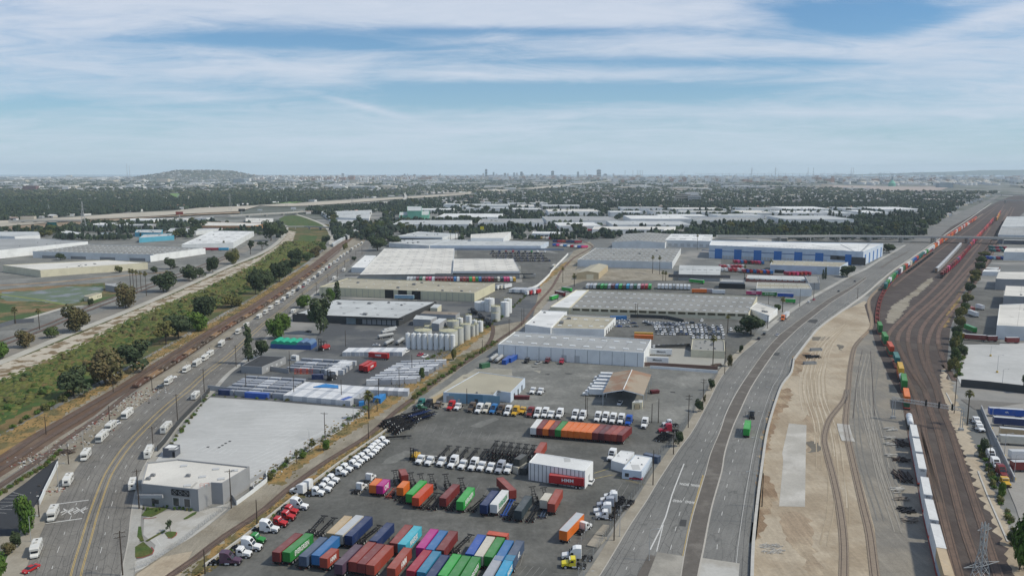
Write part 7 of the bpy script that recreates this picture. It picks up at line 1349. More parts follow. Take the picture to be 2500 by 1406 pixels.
for k,(s_,st,lb,sc)in enumerate([('F:505,962 490,990 470,1015 445,1050 420,1085',4,'shrub planted along the dark wall of the pale lot',.5),('F:520,966 600,972 700,977 800,985 890,995',4.5,'shrub on the strip between grey wall and pale lot',.42),('F:662,1165 720,1112 782,1076 842,1035 893,1000',3.6,'shrub on the grassy edge of the pale lot',.6),('F:985,925 1010,905 1045,880 1100,845 1180,795',6,'shrub on the dry bank by the storage yard',.7),('F:1015,972 1060,935 1120,895 1180,855 1215,835',4.5,'shrub between the single track and the workshop',.8),('F:1190,800 1240,762 1290,715',7,'shrub by the round tanks',.7),('F:470,1405 510,1380 600,1318 700,1238 820,1146 900,1084',5,'weedy clump behind the low concrete barrier',.34),('F:2395,1095 2425,1165 2445,1225 2470,1290 2490,1340',3.5,'shrub along the wall on the right edge',.7),('F:2335,920 2350,870 2352,848',4,'shrub beside the pale roof lot on the right',.8),('F:90,1010 150,980 220,935 30,1045',6,'scrubby bush by the railway at left',1.0),('F:1360,760 1330,790 1300,800',5,'shrub by the white sheet-roofed section',.9)]):
 for i,p in enumerate(spline(GP(s_),st)):o=dup(TP['bush'][(i*3+k)%2],(p[0]+R.uniform(-1,1),p[1]+R.uniform(-1.5,1.5),0),i*1.7,'%s %s'%(nth(i),lb),lb+' group',None,sc*R.uniform(.6,1.25));o['category']='bush'
for x,yb,yt,lb in[(38,790,755,'left one of two shaggy palms at the left edge'),(97,804,757,'right one of two shaggy palms at the left edge'),(320,711,660,'first of the tall palms beyond the levee path'),(327,713,661,'second of the tall palms beyond the levee path'),(335,712,663,'third of the tall palms beyond the levee path'),(345,708,665,'fourth of the tall palms beyond the levee path'),(358,722,667,'rightmost of the tall palms beyond the levee path'),(901,1022,963,'bushy palm at the corner of the pale lot'),(921,1004,977,'short palm right of the bushy one'),(725,1132,1102,'small palm at the edge of the pale lot'),(1740,898,825,'tall palm in front of the cluttered office roof'),(1776,814,772,'palm between the parked cars and the cream wall'),(1910,762,729,'large leaning palm beside the white roofed offices'),(1593,668,627,'left palm of the pair before the skylit grey warehouse'),(1610,670,628,'right palm of the pair before the skylit grey warehouse'),(1817,684,650,'tall shaggy palm at the end of the brick fronted building'),(1882,658,636,'palm at the corner of the tan-roofed warehouse'),(1702,610,574,'thin palm by the white warehouse with upper windows'),(1618,686,664,'palm by the white caravan behind the cream factory'),(1625,686,665,'second palm by the white caravan'),(1402,700,672,'shaggy palm beside the gabled tan shed'),(1374,690,655,'palm left of the gabled tan shed'),(2361,1037,959,'shaggy palm by the signal gantry'),(547,607,590,'small palm before the white roofed warehouse at left'),(1100,585,563,'left palm of the group among the far works'),(1112,586,564,'middle palm of the group among the far works'),(1118,585,564,'right palm of the group among the far works'),(905,535,520,'palm by the far canopy row')]:put_palm((x,yb),max(3,HT(x,yb,yt)),lb)
q=random.Random(12);nb=[0]
def belt(s_,n,kind,hpx,place,w=1.0):
 c=GP(s_);pp,_=resample(c,n)
 for i,p in enumerate(pp):
  kd=kind[i%len(kind)];d=p.length;h=hpx*q.uniform(.6,1.25);pr=TP[kd][q.randrange(len(TP[kd]))];s=h/pr['h']
  o=dup(pr,(p.x+q.uniform(-8,8),p.y+q.uniform(-10,10),0),q.uniform(0,6),'%s tree, a %s, %s'%(nth(i),NT[kd].replace(' tree',' one'),place),place,None,(s*w,s*w,s));o['category']='tree';nb[0]+=1
belt('C7:-60,160 200,140 420,140 700,130 950,120 1100,125 1350,125 1700,110 1950,115',30,['gum','gum','oak'],15,'in the eucalyptus belt along the overpass ramp',1.05);belt('D4:450,620 620,660 900,660 1180,680 1420,740 1560,770',22,['oak','dark','gum'],16,'in the belt beyond the mint green plant');belt('D4:900,920 1300,900 1700,975 2000,1000 2250,1040',22,['dark','oak'],13,'in the belt of the central industrial area')
belt('D4:180,1010 300,1030 480,1000 520,1050',10,['oak','dark'],14,'in the clump left of the grey roofed works');belt('D5:820,1010 1050,1030 1000,1060 860,1050',8,['dark'],13,'around the bend of the single track');belt('D7:200,850 420,830 620,820 700,820 800,830 900,830 1000,840 1200,850',14,['cypress','pine'],16,'in the conifer row behind the low warehouses',1.2);belt('D8:100,850 400,870 650,860 830,860 920,860 1130,870',11,['pine','cypress'],17,'in the second conifer row before the railway',1.1)
belt('D8:400,960 700,1000 950,980 1080,960 1250,930',16,['oak','dark'],12,'in the clump between warehouses and far railway');belt('D5:650,800 950,770 1200,790 1400,800',10,['oak','pine'],13,'among the distant flat roofs at centre');belt('D6:800,780 1000,780 1200,800 1500,830 1300,860',16,['dark','pine','oak'],16,'in the dark grove among the white warehouses',1.1);belt('D6:1400,1000 1600,1040 1800,1060',9,['gum','oak'],14,'by the ramp beside the white warehouses')
belt('D1:20,1050 250,1050 600,1130 800,1080 950,1090',14,['oak','dark'],15,'around the low units at far left',1.1);belt('D1:1250,960 1550,960 1700,1000 2400,960',12,['oak','dark'],12,'along the freeway at left');belt('D2:720,920 950,930 1200,1000 1000,1100 800,1150',16,['gum','dark','oak'],15,'by the turquoise striped stores',1.1);belt('D3:960,740 1100,800 1220,850 1290,960 1270,1060',13,['oak','dark','gum'],16,'along the far bank of the green channel',1.2)
belt('D3:1500,980 1650,900 1690,850 1450,1040',9,['dark'],13,'by the rooftop parking canopy',1.2);belt('D3:2030,830 2150,760 2300,700 2200,640',10,['oak','dark'],14,'along the railway beside the mint green plant',1.1);belt('D3:1750,1000 1900,960 2000,1010 1800,1100',8,['gum','oak'],17,'around the railway station roofs',1.1)
belt('D4:1600,640 1750,660 1900,650 2050,660 2300,680',12,['oak','pine','dark'],16,'behind the long white roofs at centre');belt('C2:20,640 300,620 600,700 900,740',4,['oak'],9,'sparse along the dirt verge at left')
# ---- utility poles and lamps
for i,(x,yb,yt,k,lb)in enumerate([(300,1404,1295,2,'at the bottom of the left road'),(340,1242,1145,1,'in front of the corner office'),(565,1240,1145,1,'at the right end of the corner office'),(375,1104,1041,1,'on the left road pavement by the white awning'),(434,1030,961,1,'on the left road pavement by a caravan'),(499,957,900,1,'at the corner of the pale lot'),(577,896,842,2,'left of the tall narrow conifer'),(773,717,689,2,'before the cream panels'),(801,690,670,1,'left of the cream panels'),(824,679,648,1,'first along the far kerb of the left road'),(842,661,636,1,'second along the far kerb of the left road'),(857,647,624,1,'third along the far kerb of the left road'),(869,628,613,1,'fourth along the far kerb of the left road'),(884,624,604,1,'fifth along the far kerb of the left road'),(739,741,713,2,'behind the bright green trees'),(601,955,910,0,'at the left end of the storage yard wall'),(718,969,917,0,'behind the grey wall of the pale lot'),(834,976,926,0,'by the blue open-topped unit'),(708,909,856,0,'beside the white cabin'),(844,846,806,0,'on the dark tanker forecourt'),(925,979,924,1,'beside the bushy palm'),(975,951,896,1,'by the nearest pale units'),(1006,908,865,0,'behind the long pale block'),(794,1074,1006,1,'on the pale concrete lot edge'),(900,1072,1032,0,'by the single track above the white tractors'),(628,1279,1219,0,'by the track opposite the red tractors'),(501,1400,1342,0,'by the track near the purple tractor'),(1140,990,948,0,'in front of the blue workshop'),(1243,819,778,1,'between the track and the long white warehouse'),(1178,862,829,0,'by the track at the curved siding'),(1274,797,753,0,'left of a pair by the white annex'),(1279,791,752,0,'right of a pair by the white annex'),(1429,1021,966,0,'left of the double pole in the facing tractor row'),(1433,1021,970,0,'right of the double pole in the facing tractor row'),(1607,1032,973,0,'by the two white trucks at the fence'),(1591,1032,985,0,'left of the one by the fence'),(1680,1044,963,2,'with two crossarms on the main road pavement'),(1716,991,924,2,'next up the main road pavement'),(1769,913,833,0,'tall beside the cluttered office'),(1873,802,769,1,'by the orange truck'),(1644,1109,1040,0,'on the pavement by the crimson tractor'),(1594,1184,1098,0,'on the pavement beside the small white office'),(1499,1319,1214,0,'behind the tractor cluster on the pavement'),(1860,1237,1154,0,'standing in the dirt beside the main road'),(2093,731,703,1,'at the edge of the dirt by the main road'),(2329,1009,898,0,'tall between tracks and pale roof lot'),(2412,1160,1084,1,'by the grey wall on the right'),(277,958,922,1,'on the far side of the left railway'),(113,1060,1015,1,'nearer on the far side of the left railway'),(268,1031,990,0,'by the motorhomes on the siding side'),(372,954,920,0,'by the parked boat-shaped motorhome'),(1986,730,690,1,'by the brown-grey warehouse'),(1551,774,740,0,'left of a pair before the cream factory'),(1556,777,742,0,'right of a pair before the cream factory'),(1952,748,705,0,'behind the leaning palm'),(96,1262,1222,0,'behind the small tree by the car park'),(168,1133,1086,0,'by the purple tarpaulin'),(1876,742,716,0,'before the white roofed offices'),(1362,742,712,0,'left of the white sheet roof')]):
 pr=(UP0,UP1,UP2)[k];h0=(10,12.5,13.5)[k];g=G((x,yb));h=HT(x,yb,yt);o=dup(pr,(g[0],g[1],0),.5 if x<700 else-.2,'dark timber pole '+lb,'timber poles',None,(1,1,h/h0));o['category']='utility pole'
for i,(x,yb,yt,az,lb)in enumerate([(144,1200,1132,0,'by the caravan with an awning'),(76,1322,1260,0,'by the lowest motorhome'),(204,1094,1050,0,'by the second cluster of motorhomes'),(494,993,965,0,'inside the corner of the pale lot'),(756,1098,1053,2,'at the edge of the pale lot'),(863,1027,987,2,'at the upper right of the pale lot'),(1513,1309,1235,0,'on the pavement by the lower concrete pad'),(1585,1368,1293,0,'at the start of the ramp median'),(1425,1410,1393,0,'at the bottom of the yard fence'),(1850,1160,1071,3.1,'first along the right kerb of the main road'),(1838,1275,1155,3.1,'nearest along the right kerb of the main road'),(1865,1042,1005,3.1,'second along the right kerb of the main road'),(1883,986,946,3.1,'third along the right kerb of the main road'),(1902,943,900,3.1,'fourth along the right kerb of the main road'),(1923,901,860,3.1,'fifth along the right kerb of the main road'),(1970,820,796,3.1,'sixth along the right kerb of the main road'),(1996,796,770,3.1,'seventh along the right kerb of the main road'),(2020,774,752,3.1,'eighth along the right kerb of the main road'),(2044,755,732,3.1,'ninth along the right kerb of the main road'),(2070,736,715,3.1,'tenth along the right kerb of the main road'),(2116,703,686,3.1,'eleventh along the right kerb of the main road'),(2150,680,664,3.1,'twelfth along the right kerb of the main road'),(2418,870,845,0,'farthest on the pale roof lot at right'),(2434,910,868,0,'middle one on the pale roof lot at right'),(2446,946,902,0,'nearest on the pale roof lot at right'),(2420,1049,998,0,'farthest along the grey wall in the right park'),(2451,1116,1059,0,'middle one along the grey wall in the right park'),(2475,1172,1111,0,'nearest along the grey wall in the right park')]):
 g=G((x,yb));h=HT(x,yb,yt);o=dup(LP,(g[0],g[1],0),az,'grey lamp post '+lb,'lamp posts',None,(1,1,h/10));o['category']='street lamp'
 if x>2417:b=MB();b.cyl((0,0,0),.55,.55,1.1/(h/10),10);b.build('yellow_base',m_yel,o)
# ---- walls and barriers
lowwall('dark slatted wall on the street side of the pale lot','F:512,957 490,982 460,1012 430,1045 405,1080 385,1102',2.4,wall('dark'),.25,posts=0);lowwall('grey block wall between the pale lot and the storage yard','F:508,952 560,958 700,966 800,977 893,988',2.6,wall('grey'),.3);lowwall('white painted wall under the brown one in front of the open yard','F:1587,899 1650,903 1752,911',1.6,wall('white'));lowwall('brown block wall beside the lettered white trailers','F:1568,893 1650,897 1752,903',2.2,wall('brown'))
lowwall('pale stone barrier along the right kerb of the main road, lower part','F:1831,1520 1836,1404 1839,1328 1849,1227 1862,1126 1874,1050 1895,978 1910,940 1932,911 1938,880',1.0,m_pc,.9,'concrete_barrier','barrier');lowwall('pale stone barrier along the right kerb of the main road, upper part','F:1938,880 1976,830 2004,799 2066,754 2116,717 2178,664 2228,630 2280,594 2312,571 2372,531 2420,497',1.2,m_pc,1.2,'concrete_barrier','barrier');lowwall('grey wall between the right park and the lane beside it','F:2395,1000 2415,1048 2440,1100 2458,1140 2476,1178',2.2,wall('grey'),.4)
lowwall('curved white wall along the dry bank in the middle distance','C4:2080,890 2200,850 2362,700 C5:560,620 770,405',2.4,wall('white'));lowwall('tall dark fence below the pale roof lot at right','F:2345,944 2415,950 2500,960 2640,975',4,wall('dark'));lowwall('dark wall around the yard left of the ponds','C1:-100,1420 0,1406 200,1350 470,1330',3,wall('slate'));lowwall('pale low wall of the small car park at left','A1:385,720 440,590 500,470 560,340',1.8,wall('pale'));lowwall('grey wall in front of the dark roofed house','F:588,895 640,902 706,912',2.6,wall('stone'));lowwall('dark shade-cloth fence beside the parked cars','B5:1140,100 1500,115 B6:470,150',2.6,wall('dark'),.2);lowwall('dark fence in front of the parked wrecks','B5:1380,395 B6:420,385 530,380',2,wall('dark'),.2)
for i,s_ in enumerate(('F:2310,960 2330,1000','A8:1215,400 1300,620 1400,850 1500,1080')):lowwall(('short concrete edge near the tall pole','long concrete edge beside the outermost track')[i],s_,.4,m_pc,.5,'concrete_edge','kerb wall')
# ---- motorhomes along the left road
tang=[(la[min(i+1,nL-1)]-la[max(i-1,0)]).normalized()for i in range(nL)]
def rv(kind,fr,x,y,label,away=False):
 g=Vector(G(PZ(fr,x,y)));i=min(range(nL),key=lambda k:(la[k].lerp(lb_[k],.5)-g).length);t=tang[i]if away else-tang[i];rz=math.atan2(t.x,-t.y);L={'a':9.5,'c':7.75,'t':6.9}[kind];p=g+t*L if away else g
 o=dup(RV[kind],(p.x,p.y,0),rz,label,'motorhomes and caravans along the left road');o['category']='motorhome' if kind!='t' else 'caravan'
for a in[('c','A1',330,1245,'white motorhome nearest the viewer on the left kerb'),('c','A1',490,890,'motorhome with a cluttered dark roof beside the crossing marking'),('t','A1',640,550,'white caravan with a tarpaulin awning on the left kerb'),('c','A1',805,305,'white motorhome beyond the one with the awning'),('a','B1',950,1312,'white coach motorhome beside scattered junk'),('c','B1',1035,1205,'tan motorhome touching the coach motorhome'),('a','B1',1195,1085,'long motorhome with dark windscreen by a pole'),('c','B1',1600,758,'cream motorhome with a long front left of a dark car'),('c','B2',590,638,'motorhome with a black hitch load'),('a','B2',690,578,'coach motorhome leading a close pair'),('c','B2',770,525,'grey motorhome in the middle of a close trio'),('c','B2',822,485,'white motorhome at the end of a close trio'),('a','B2',935,387,'boxy motorhome beside a blue tarpaulin'),('c','B2',1100,265,'motorhome just left of the tall conifer'),('c','B2',1178,205,'motorhome partly behind the tall conifer'),('a','B2',1300,118,'first motorhome above the tall conifer'),('c','B2',1365,72,'second motorhome above the tall conifer'),('c','B2',1412,32,'third motorhome above the tall conifer')]:rv(*a)
for i,(x,y)in enumerate([(420,1100),(510,1040),(575,985),(640,945),(730,880),(800,832),(855,792),(935,742),(1000,685),(1052,640),(1102,602),(1150,568),(1210,532),(1262,492),(1300,455),(1342,422),(1390,392),(1450,345),(1500,312),(1545,286),(1592,262)]):rv('cat'[i*5%3],'C3',x,y,'%s vehicle up the road from the conifer in the long motorhome line'%nth(i))
for i,(x,y)in enumerate([(470,1068),(545,1010),(612,962),(690,908),(768,855),(830,812),(890,768),(968,712),(1026,662),(1078,620),(1128,584),(1235,512),(1320,438),(1420,368)]):put_car(PZ('C3',x+8,y),215,'suv' if i%2 else 'sedan',['silver grey','dark grey','white','black','crimson','white'][i%6],'%s car wedged between motorhomes up the left road'%nth(i),'cars between the motorhomes')
for a in[('t','A1',1275,590,'white trailer parked beside the corner office wall'),('a','A1',1420,282,'pale motorhome seen from behind above the corner office'),('a','B1',1572,1225,'motorhome seen from behind on the right kerb'),('c','B2',680,898,'cream motorhome seen from behind at the pale lot corner'),('t','C3',640,1215,'grey caravan at the right kerb behind the bright trees'),('a','C3',1205,755,'motorhome on the right kerb before the cream panels'),('a','C3',1340,640,'farther motorhome on the right kerb')]:rv(*a,away=True)
# ---- cars
put_car(PZ('A1',300,1350),200,'sedan','red','bright red car at the bottom of the left road');put_car(PZ('B1',1540,785),205,'suv','dark grey','dark car between two motorhomes');put_car(PZ('B1',1110,1135),210,'suv','white','white van parked between motorhomes');put_car(PZ('B2',1020,315),215,'pickup','brown','brown pickup behind the boxy motorhome');put_car(PZ('B2',470,690),215,'pickup','white','white pickup behind the cream motorhome')
for fr,x,y,f,k,c,lb in[('C7',1110,912,30,'sedan','dark grey','dark car on the main road, nearer one'),('C7',1332,775,30,'sedan','dark grey','dark car on the main road, farther one'),('B6',1375,272,210,'sedan','silver grey','silver car driving on the main road'),('C7',770,1028,210,'sedan','crimson','red car at the kerb of the main road'),('C7',700,1062,30,'suv','white','white vehicle at the kerb behind the red car'),('B6',1195,310,25,'suv','black','black car parked on the pavement side, nearer'),('B6',1248,265,25,'suv','black','black car parked on the pavement side, farther'),('B3',605,240,280,'sedan','black','black car alone in the small car park by the huge tree'),('B2',1300,492,280,'sedan','white','white car beside the dark roofed house'),('B3',1260,372,285,'sedan','white','white car behind the farthest white units'),('B3',1490,440,200,'pickup','silver grey','grey pickup right of the farthest white units'),('B3',1550,435,200,'suv','white','white van right of the grey pickup'),('B4',420,465,205,'pickup','crimson','red and white pickup below the slim silos'),('B4',465,480,205,'pickup','white','white pickup below the slim silos'),('B5',255,545,215,'pickup','grey','grey pickup by the long white warehouse'),('B6',645,135,200,'suv','white','white van in front of the cream factory'),('B5',1480,115,285,'sedan','black','black car against the cream factory wall'),('B6',925,225,190,'suv','white','white van at the right end of the parked cars'),('B6',985,215,190,'suv','white','second white van at the right end of the parked cars'),('C8',670,130,95,'suv','dark grey','dark vehicle driving on the long overpass')]:put_car(PZ(fr,x,y),f,k,c,lb,z=9.0 if 'overpass' in lb else 0)
cc_=['white','silver grey','dark grey','white','black','grey','navy','white','silver grey','dark slate']
for j,(y,x0,x1,f)in enumerate([(298,565,890,190),(264,225,890,190),(240,210,880,190),(216,205,880,190),(194,195,870,192),(174,130,720,285),(158,100,600,285)]):
 n=int((x1-x0)/(39 if f<200 else 52))
 for i in range(n):
  if q.random()<.06:continue
  put_car(PZ('B6',x0+(x1-x0)*i/n+q.uniform(-2,2),y+i*.25+q.uniform(-1.5,1.5)),f+q.uniform(-4,4),'sedan' if q.random()<.6 else 'suv',q.choice(cc_),'%s car from the left in the %s row from the viewer of the packed lot'%(nth(i),nth(j)),'cars packed in the lot')
for i,(x,y)in enumerate([(1010,150),(1060,135),(1110,135),(1030,190),(1110,192),(1190,190),(1170,160),(1060,165),(1100,155),(1290,145),(1000,165)]):put_car(PZ('B5',x,y),280+q.uniform(-8,8),'sedan',['white','white','silver grey','royal blue','grey','dark grey','navy','white'][i%8],'%s car in the loose group left of the packed lot'%nth(i),'cars left of the packed lot')
for i in range(7):put_car(PZ('B5',1370+i*47,385-i*2),190,'sedan',cc_[i*3%10],'%s car from the left behind the dark fence by the lettered trailers'%nth(i),'cars behind the dark fence')
o=put_container(PZ('B6',1075,1170),PZ('B6',1100,1052),4.1,12.19,2.75,'bright green','green container on a lorry driving up the main road');o.location.z=1.3;c=dup(CH40,(o.location.x,o.location.y,.1),o.rotation_euler[2],'chassis under the green container on the main road');c['category']='trailer chassis'
put_tractor(PZ('B6',1120,1040),14,'day','dark grey','dark tractor pulling the green container up the main road');put_tractor(PZ('B6',1420,135),205,'sleeper','orange','orange tractor parked at the main road kerb');longt=Vector(G(PZ('B6',1455,105)));bt(PZ('B6',1442,118),28,'white','white trailer behind the orange tractor on the main road',None,14)
# ---- station roofs, billboards, piles, litter
pad('pale blue station roof beside the left railway, nearer','C3:1360,130 1500,60 1545,75 1400,150',6,roof('light'),'station_roof','station roof');pad('pale station platform roof, farther','C3:1180,245 1350,150 1370,165 1200,262',4,roof('light'),'station_roof','station roof')
def billboard(x,yb,yt,w,col,label):g=G((x,yb));h=HT(x,yb,yt);r=thing('billboard',label,'billboard',(g[0],g[1],0));z=g[1]/FPX;b=MB();b.cyl((0,0,0),.6,.6,h*.7,8);b.build('post',m_galv,r);b=MB();b.box(-w*z/2,w*z/2,-.3,.3,h*.62,h);b.build('panel',paint('board '+col,CC[col],.6),r)
billboard(128,562,543,22,'teal','turquoise billboard above the trees at left');billboard(439,536,517,18,'rust red','dark red billboard by the freeway');billboard(591,527,510,16,'black','dark billboard by the freeway right of the dark tree');billboard(635,520,511,11,'white','white billboard left of the channel bridge');billboard(717,519,506,12,'white','white framed billboard by the channel bridge');billboard(1177,574,553,9,'bright yellow','yellow round sign among the central trees');billboard(931,508,494,11,'black','black billboard near the mint green plant')
def pile(p,n,L,w,m,label,name='timber_pile',spread=2.2,a0=0.2,var=.5,cat='pile'):
 g=G(p);b=MB()
 for i in range(n):a=a0+q.uniform(-var,var);x,y,z=q.uniform(-spread,spread),q.uniform(-spread,spread),w*(i*2.2/n);d=Vector((math.cos(a),math.sin(a),0))*L*q.uniform(.35,.5);b.bar(Vector((x,y,z+w/2))-d,Vector((x,y,z+w/2+.15))+d,w)
 o=b.build(name,m,None,label=label,cat=cat);o.location=(g[0],g[1],0)
for i,(x,y,n,L,lb,m)in enumerate([(2212,1248,26,3.4,'black timber pile',m_black),(2218,1272,14,3.4,'weathered grey timber pile',m_tie2),(2175,1050,10,3,'pale stone-like stack farthest from the viewer',m_pc),(2172,1070,12,3,'second pale stack beside the white train',m_pc),(2176,1088,12,3,'third pale stack beside the white train',m_pc),(2200,1085,30,4,'rust brown scrap rail heap',m_rail),(2178,1115,10,3,'lone pale bundle beside the white train',m_pc),(2200,1125,22,5,'second rust brown heap',m_rail),(2205,1165,30,8,'long brown rail bundle',m_rail),(2196,1200,14,3,'pale bundle above the black timbers',m_pc),(2200,1222,10,3,'pale bundle touching the black timbers',m_tie2),(1982,872,45,5,'tangled dark scrap heap near the stone barrier',m_black),(1884,1340,60,2.4,'heap of pale sticks in the dirt',m_pc),(165,1105,20,4,'junk heap beside the caravan',m_tie),(1750,893,20,5,'broken timber heap behind the brown wall',m_tie)]):
 pile((x,y),n,L,.32 if 'stick' not in lb else.12,m,lb+(' on the gravel' if x>2100 else ''),spread=1.6 if n<30 else 2.8,a0=1.4 if 'rail' in lb or 'long' in lb else.1,var=.2 if 'bundle' in lb or 'stack' in lb else.9)
for(fr,x,y,lb)in[('B7',560,420,'farther open grey container of scrap in the dirt'),('B7',500,550,'nearer open grey container of scrap in the dirt')]:g=G(PZ(fr,x,y));r=thing('waste_skip',lb,'skip',(g[0],g[1],0),.1);b=MB();[b.box(x0,x1,y0,y1,0,1.6)for x0,x1,y0,y1 in((-3.5,3.5,-1.2,-1.1),(-3.5,3.5,1.1,1.2),(-3.5,-3.4,-1.1,1.1),(3.4,3.5,-1.1,1.1))];b.box(-3.4,3.4,-1.1,1.1,.05,.9);b.build('body',paint('skip grey',CC['grey'],.8),r)
b=MB()
for s_,n,sp in(('F:55,1135 105,1108 160,1075 240,1027 300,985 330,962',340,2.0),('F:325,990 350,972 385,950',160,3.5),('F:205,1090 240,1060 270,1040',70,3),('F:60,1130 100,1115 130,1105',120,4),('F:395,940 450,900 520,850',90,2.5),('F:140,1195 125,1200 118,1192',60,2),('F:640,1175 700,1130 760,1085',40,2)):
 c=spline(GP(s_),3)
 for i in range(n):p=Vector(q.choice(c));s=q.uniform(.12,.5);x,y=p.x+q.gauss(0,sp),p.y+q.gauss(0,sp);b.box(x,x+s*q.uniform(.6,2),y,y+s,.05,.1+s*q.uniform(.2,.9),q.randrange(5))
b.build('litter',[m_pc,mat('litter_white',(.6,.6,.58),.8,.1,1),mat('litter_red',(.25,.09,.07),.8,.1,1),mat('litter_dark',(.07,.065,.06),.8,.1,1),mat('litter_tan',(.34,.27,.19),.8,.1,1)],None,kind='stuff',label='litter and debris scattered along the left railway',cat='litter')
b=MB()
for s_,n,sp in(('F:-100,1130 0,1078 140,1005 330,898 480,812 640,722 750,652',2600,3.5),('F:660,1172 720,1125 782,1083 840,1042 895,1006 985,940 1090,862 1180,800',1600,3),('F:480,1395 505,1378 604,1306 703,1227 820,1137 930,1058',1500,1.6)):
 c=spline(GP(s_),4)
 for i in range(n):p=Vector(q.choice(c));x,y=p.x+q.gauss(0,sp),p.y+q.gauss(0,sp);h=q.uniform(.3,.9);a=q.uniform(0,6.28);dx,dy=math.cos(a)*.35,math.sin(a)*.35;b.face([(x-.4,y-.3,0),(x+.4,y-.3,0),(x+.3+dx*.3,y+.5,h*.5),(x-.3,y+.4+dy*.3,h*.4)],i%2)
b.build('weeds',[m_drygrass,m_fol[3]],None,kind='stuff',label='tufts of dry weeds along the tracks and verges',cat='weeds')
b=MB();c=spline(GP('F:-200,1040 0,930 140,872 280,800 400,745 520,696 640,634 700,590'),4);c2_=spline(GP('F:-200,1140 0,1020 160,940 330,855 480,775 640,690 740,625 780,590'),4)
for i in range(15000):p=Vector(q.choice(c)).lerp(Vector(q.choice(c2_)),0);t=q.random();j=q.randrange(min(len(c),len(c2_)));p=Vector(c[int(j*len(c)/min(len(c),len(c2_)))]).lerp(Vector(c2_[int(j*len(c2_)/min(len(c),len(c2_)))]),t);x,y=p.x+q.uniform(-4,4),p.y+q.uniform(-5,5);h=q.uniform(.3,1.0);s_=q.uniform(.4,1.5);sk=q.uniform(-.4,.4);b.face([(x-s_,y-s_*.8,.05),(x+s_,y-s_*.7+sk,.05),(x+s_*.8,y+s_*.8,h),(x-s_*.7+sk,y+s_*.9,h*.8)],q.choice((0,1,1,2,3,3)))
b.build('undergrowth',[m_fol[1],m_grass,m_river,mat('yellow_green_growth',(.12,.135,.035),.95,.25,.3)],None,kind='stuff',label='wild growth filling the channel bed',cat='undergrowth')
# == DISTANT TOWN
q=random.Random(99)
def proj(x,y,z=0):
 dy,dz=y,z-CAMH;f=dy*_c-dz*_s;return 1250+FPX*x/f,703-FPX*(dy*_s+dz*_c)/f
def inpoly(p,poly):
 r=False;n=len(poly)
 for i in range(n):
  a,c=poly[i],poly[(i+1)%n]
  if(a[1]>p[1])!=(c[1]>p[1])and p[0]<(c[0]-a[0])*(p[1]-a[1])/(c[1]-a[1])+a[0]:r=not r
 return r
EXC=[P(s_)for s_ in('F:-300,560 0,540 300,520 480,510 640,500 690,497 1000,478 1150,470 1170,478 1000,492 900,505 760,512 730,530 640,545 300,545 0,572 -300,600','F:2200,700 2215,600 2330,510 2440,468 2470,462 2600,462 2600,700','F:2180,468 1950,455 1960,448 2300,452 2460,445 2520,470 2300,470','F:1150,467 1260,462 1500,440 1510,444 1290,466 1240,472','F:405,471 440,471 440,488 425,488','F:600,760 660,640 694,560 670,540 700,522 730,518 780,526 815,545 815,575 790,625 700,700')]
BBX=[]
for _o in list(COL.objects):
 if _o.name.startswith(('warehouse','plant_building','office_building'))and _o.parent is None and _o.location.y>700:
  w_=[ch for ch in _o.children if ch.name.startswith('wall')]
  if w_:vs=[v.co for v in w_[0].data.vertices];BBX.append((_o.location.x+min(v.x for v in vs),_o.location.x+max(v.x for v in vs),_o.location.y+min(v.y for v in vs),_o.location.y+max(v.y for v in vs)))
def hits(x0,x1,y0,y1,m=0):return any(x0<b_[1]+m and x1>b_[0]-m and y0<b_[3]+m and y1>b_[2]-m for b_ in BBX)
for j in range(4):
 for i in range(22):g=G(PZ('C4',1560+j*40+i*33,400+j*34));o=dup(CH40,(g[0],g[1],0),q.uniform(-.25,.1),'%s dark chassis from the left, %s row, below the pale blue warehouse'%(nth(i),nth(j)),'dark chassis below the pale blue warehouse',{'frame':cpaint('navy')}if(i+j)%3==0 else None);o['category']='trailer chassis'
for i in range(9):put_tractor(PZ('C4',1600+i*88,372+i),180+q.uniform(-20,20),'day',['black','navy','maroon','crimson','navy','dark grey','green','white','white'][i],'%s tractor from the left along the plinth of the pale blue warehouse'%nth(i),'tractors by the pale blue warehouse')
wr=['white','warm','light','grey','white','light'];ww=['white','pale','pale','white','grey','pale']
for j,(yp,xa,xb)in enumerate([(560,960,1800),(549,945,2120),(539,950,2210),(529,955,2240),(519,1010,2260),(510,1080,1500),(503,1180,1420),(560,20,560),(547,300,600)]):
 x,y=G((xa,yp));xe=G((xb,yp))[0];k=0
 while x<xe:
  w_,d_=q.uniform(45,150)*(.55 if j>6 else 1),q.uniform(60,150)*(.5 if j>6 else 1)
  if x+w_>xe:break
  yy=y+q.uniform(-45,45)*(.4 if j>6 else 1)
  if not hits(x,x+w_,yy,yy+d_,4)and not any(inpoly(proj(x+w_*t,yy),e)for e in EXC for t in(0,.5,1)):
   a=q.uniform(-.05,.05);c_=lambda u,v:(x+u*w_-v*d_*a,yy+v*d_+u*w_*a);sk=(max(2,int(w_/12)),3,3,1.2)if q.random()<.45 and j<5 else None
   building('%s flat roofed shed from the left in the %s distant row'%(nth(k),nth(j)),[c_(0,0),c_(1,0),c_(1,1),c_(0,1)],q.uniform(7,11),q.choice(ww),q.choice(wr),sky=sk,units=q.randrange(3),edges=[('loading_door',0,5,.1,.9,3.5,4,0,m_dkdoor if q.random()<.5 else m_door,.1)]if q.random()<.5 else());BBX.append((x,x+w_,yy,yy+d_));k+=1
  x+=w_+q.uniform(8,34)
HB=MB();TB=MB()
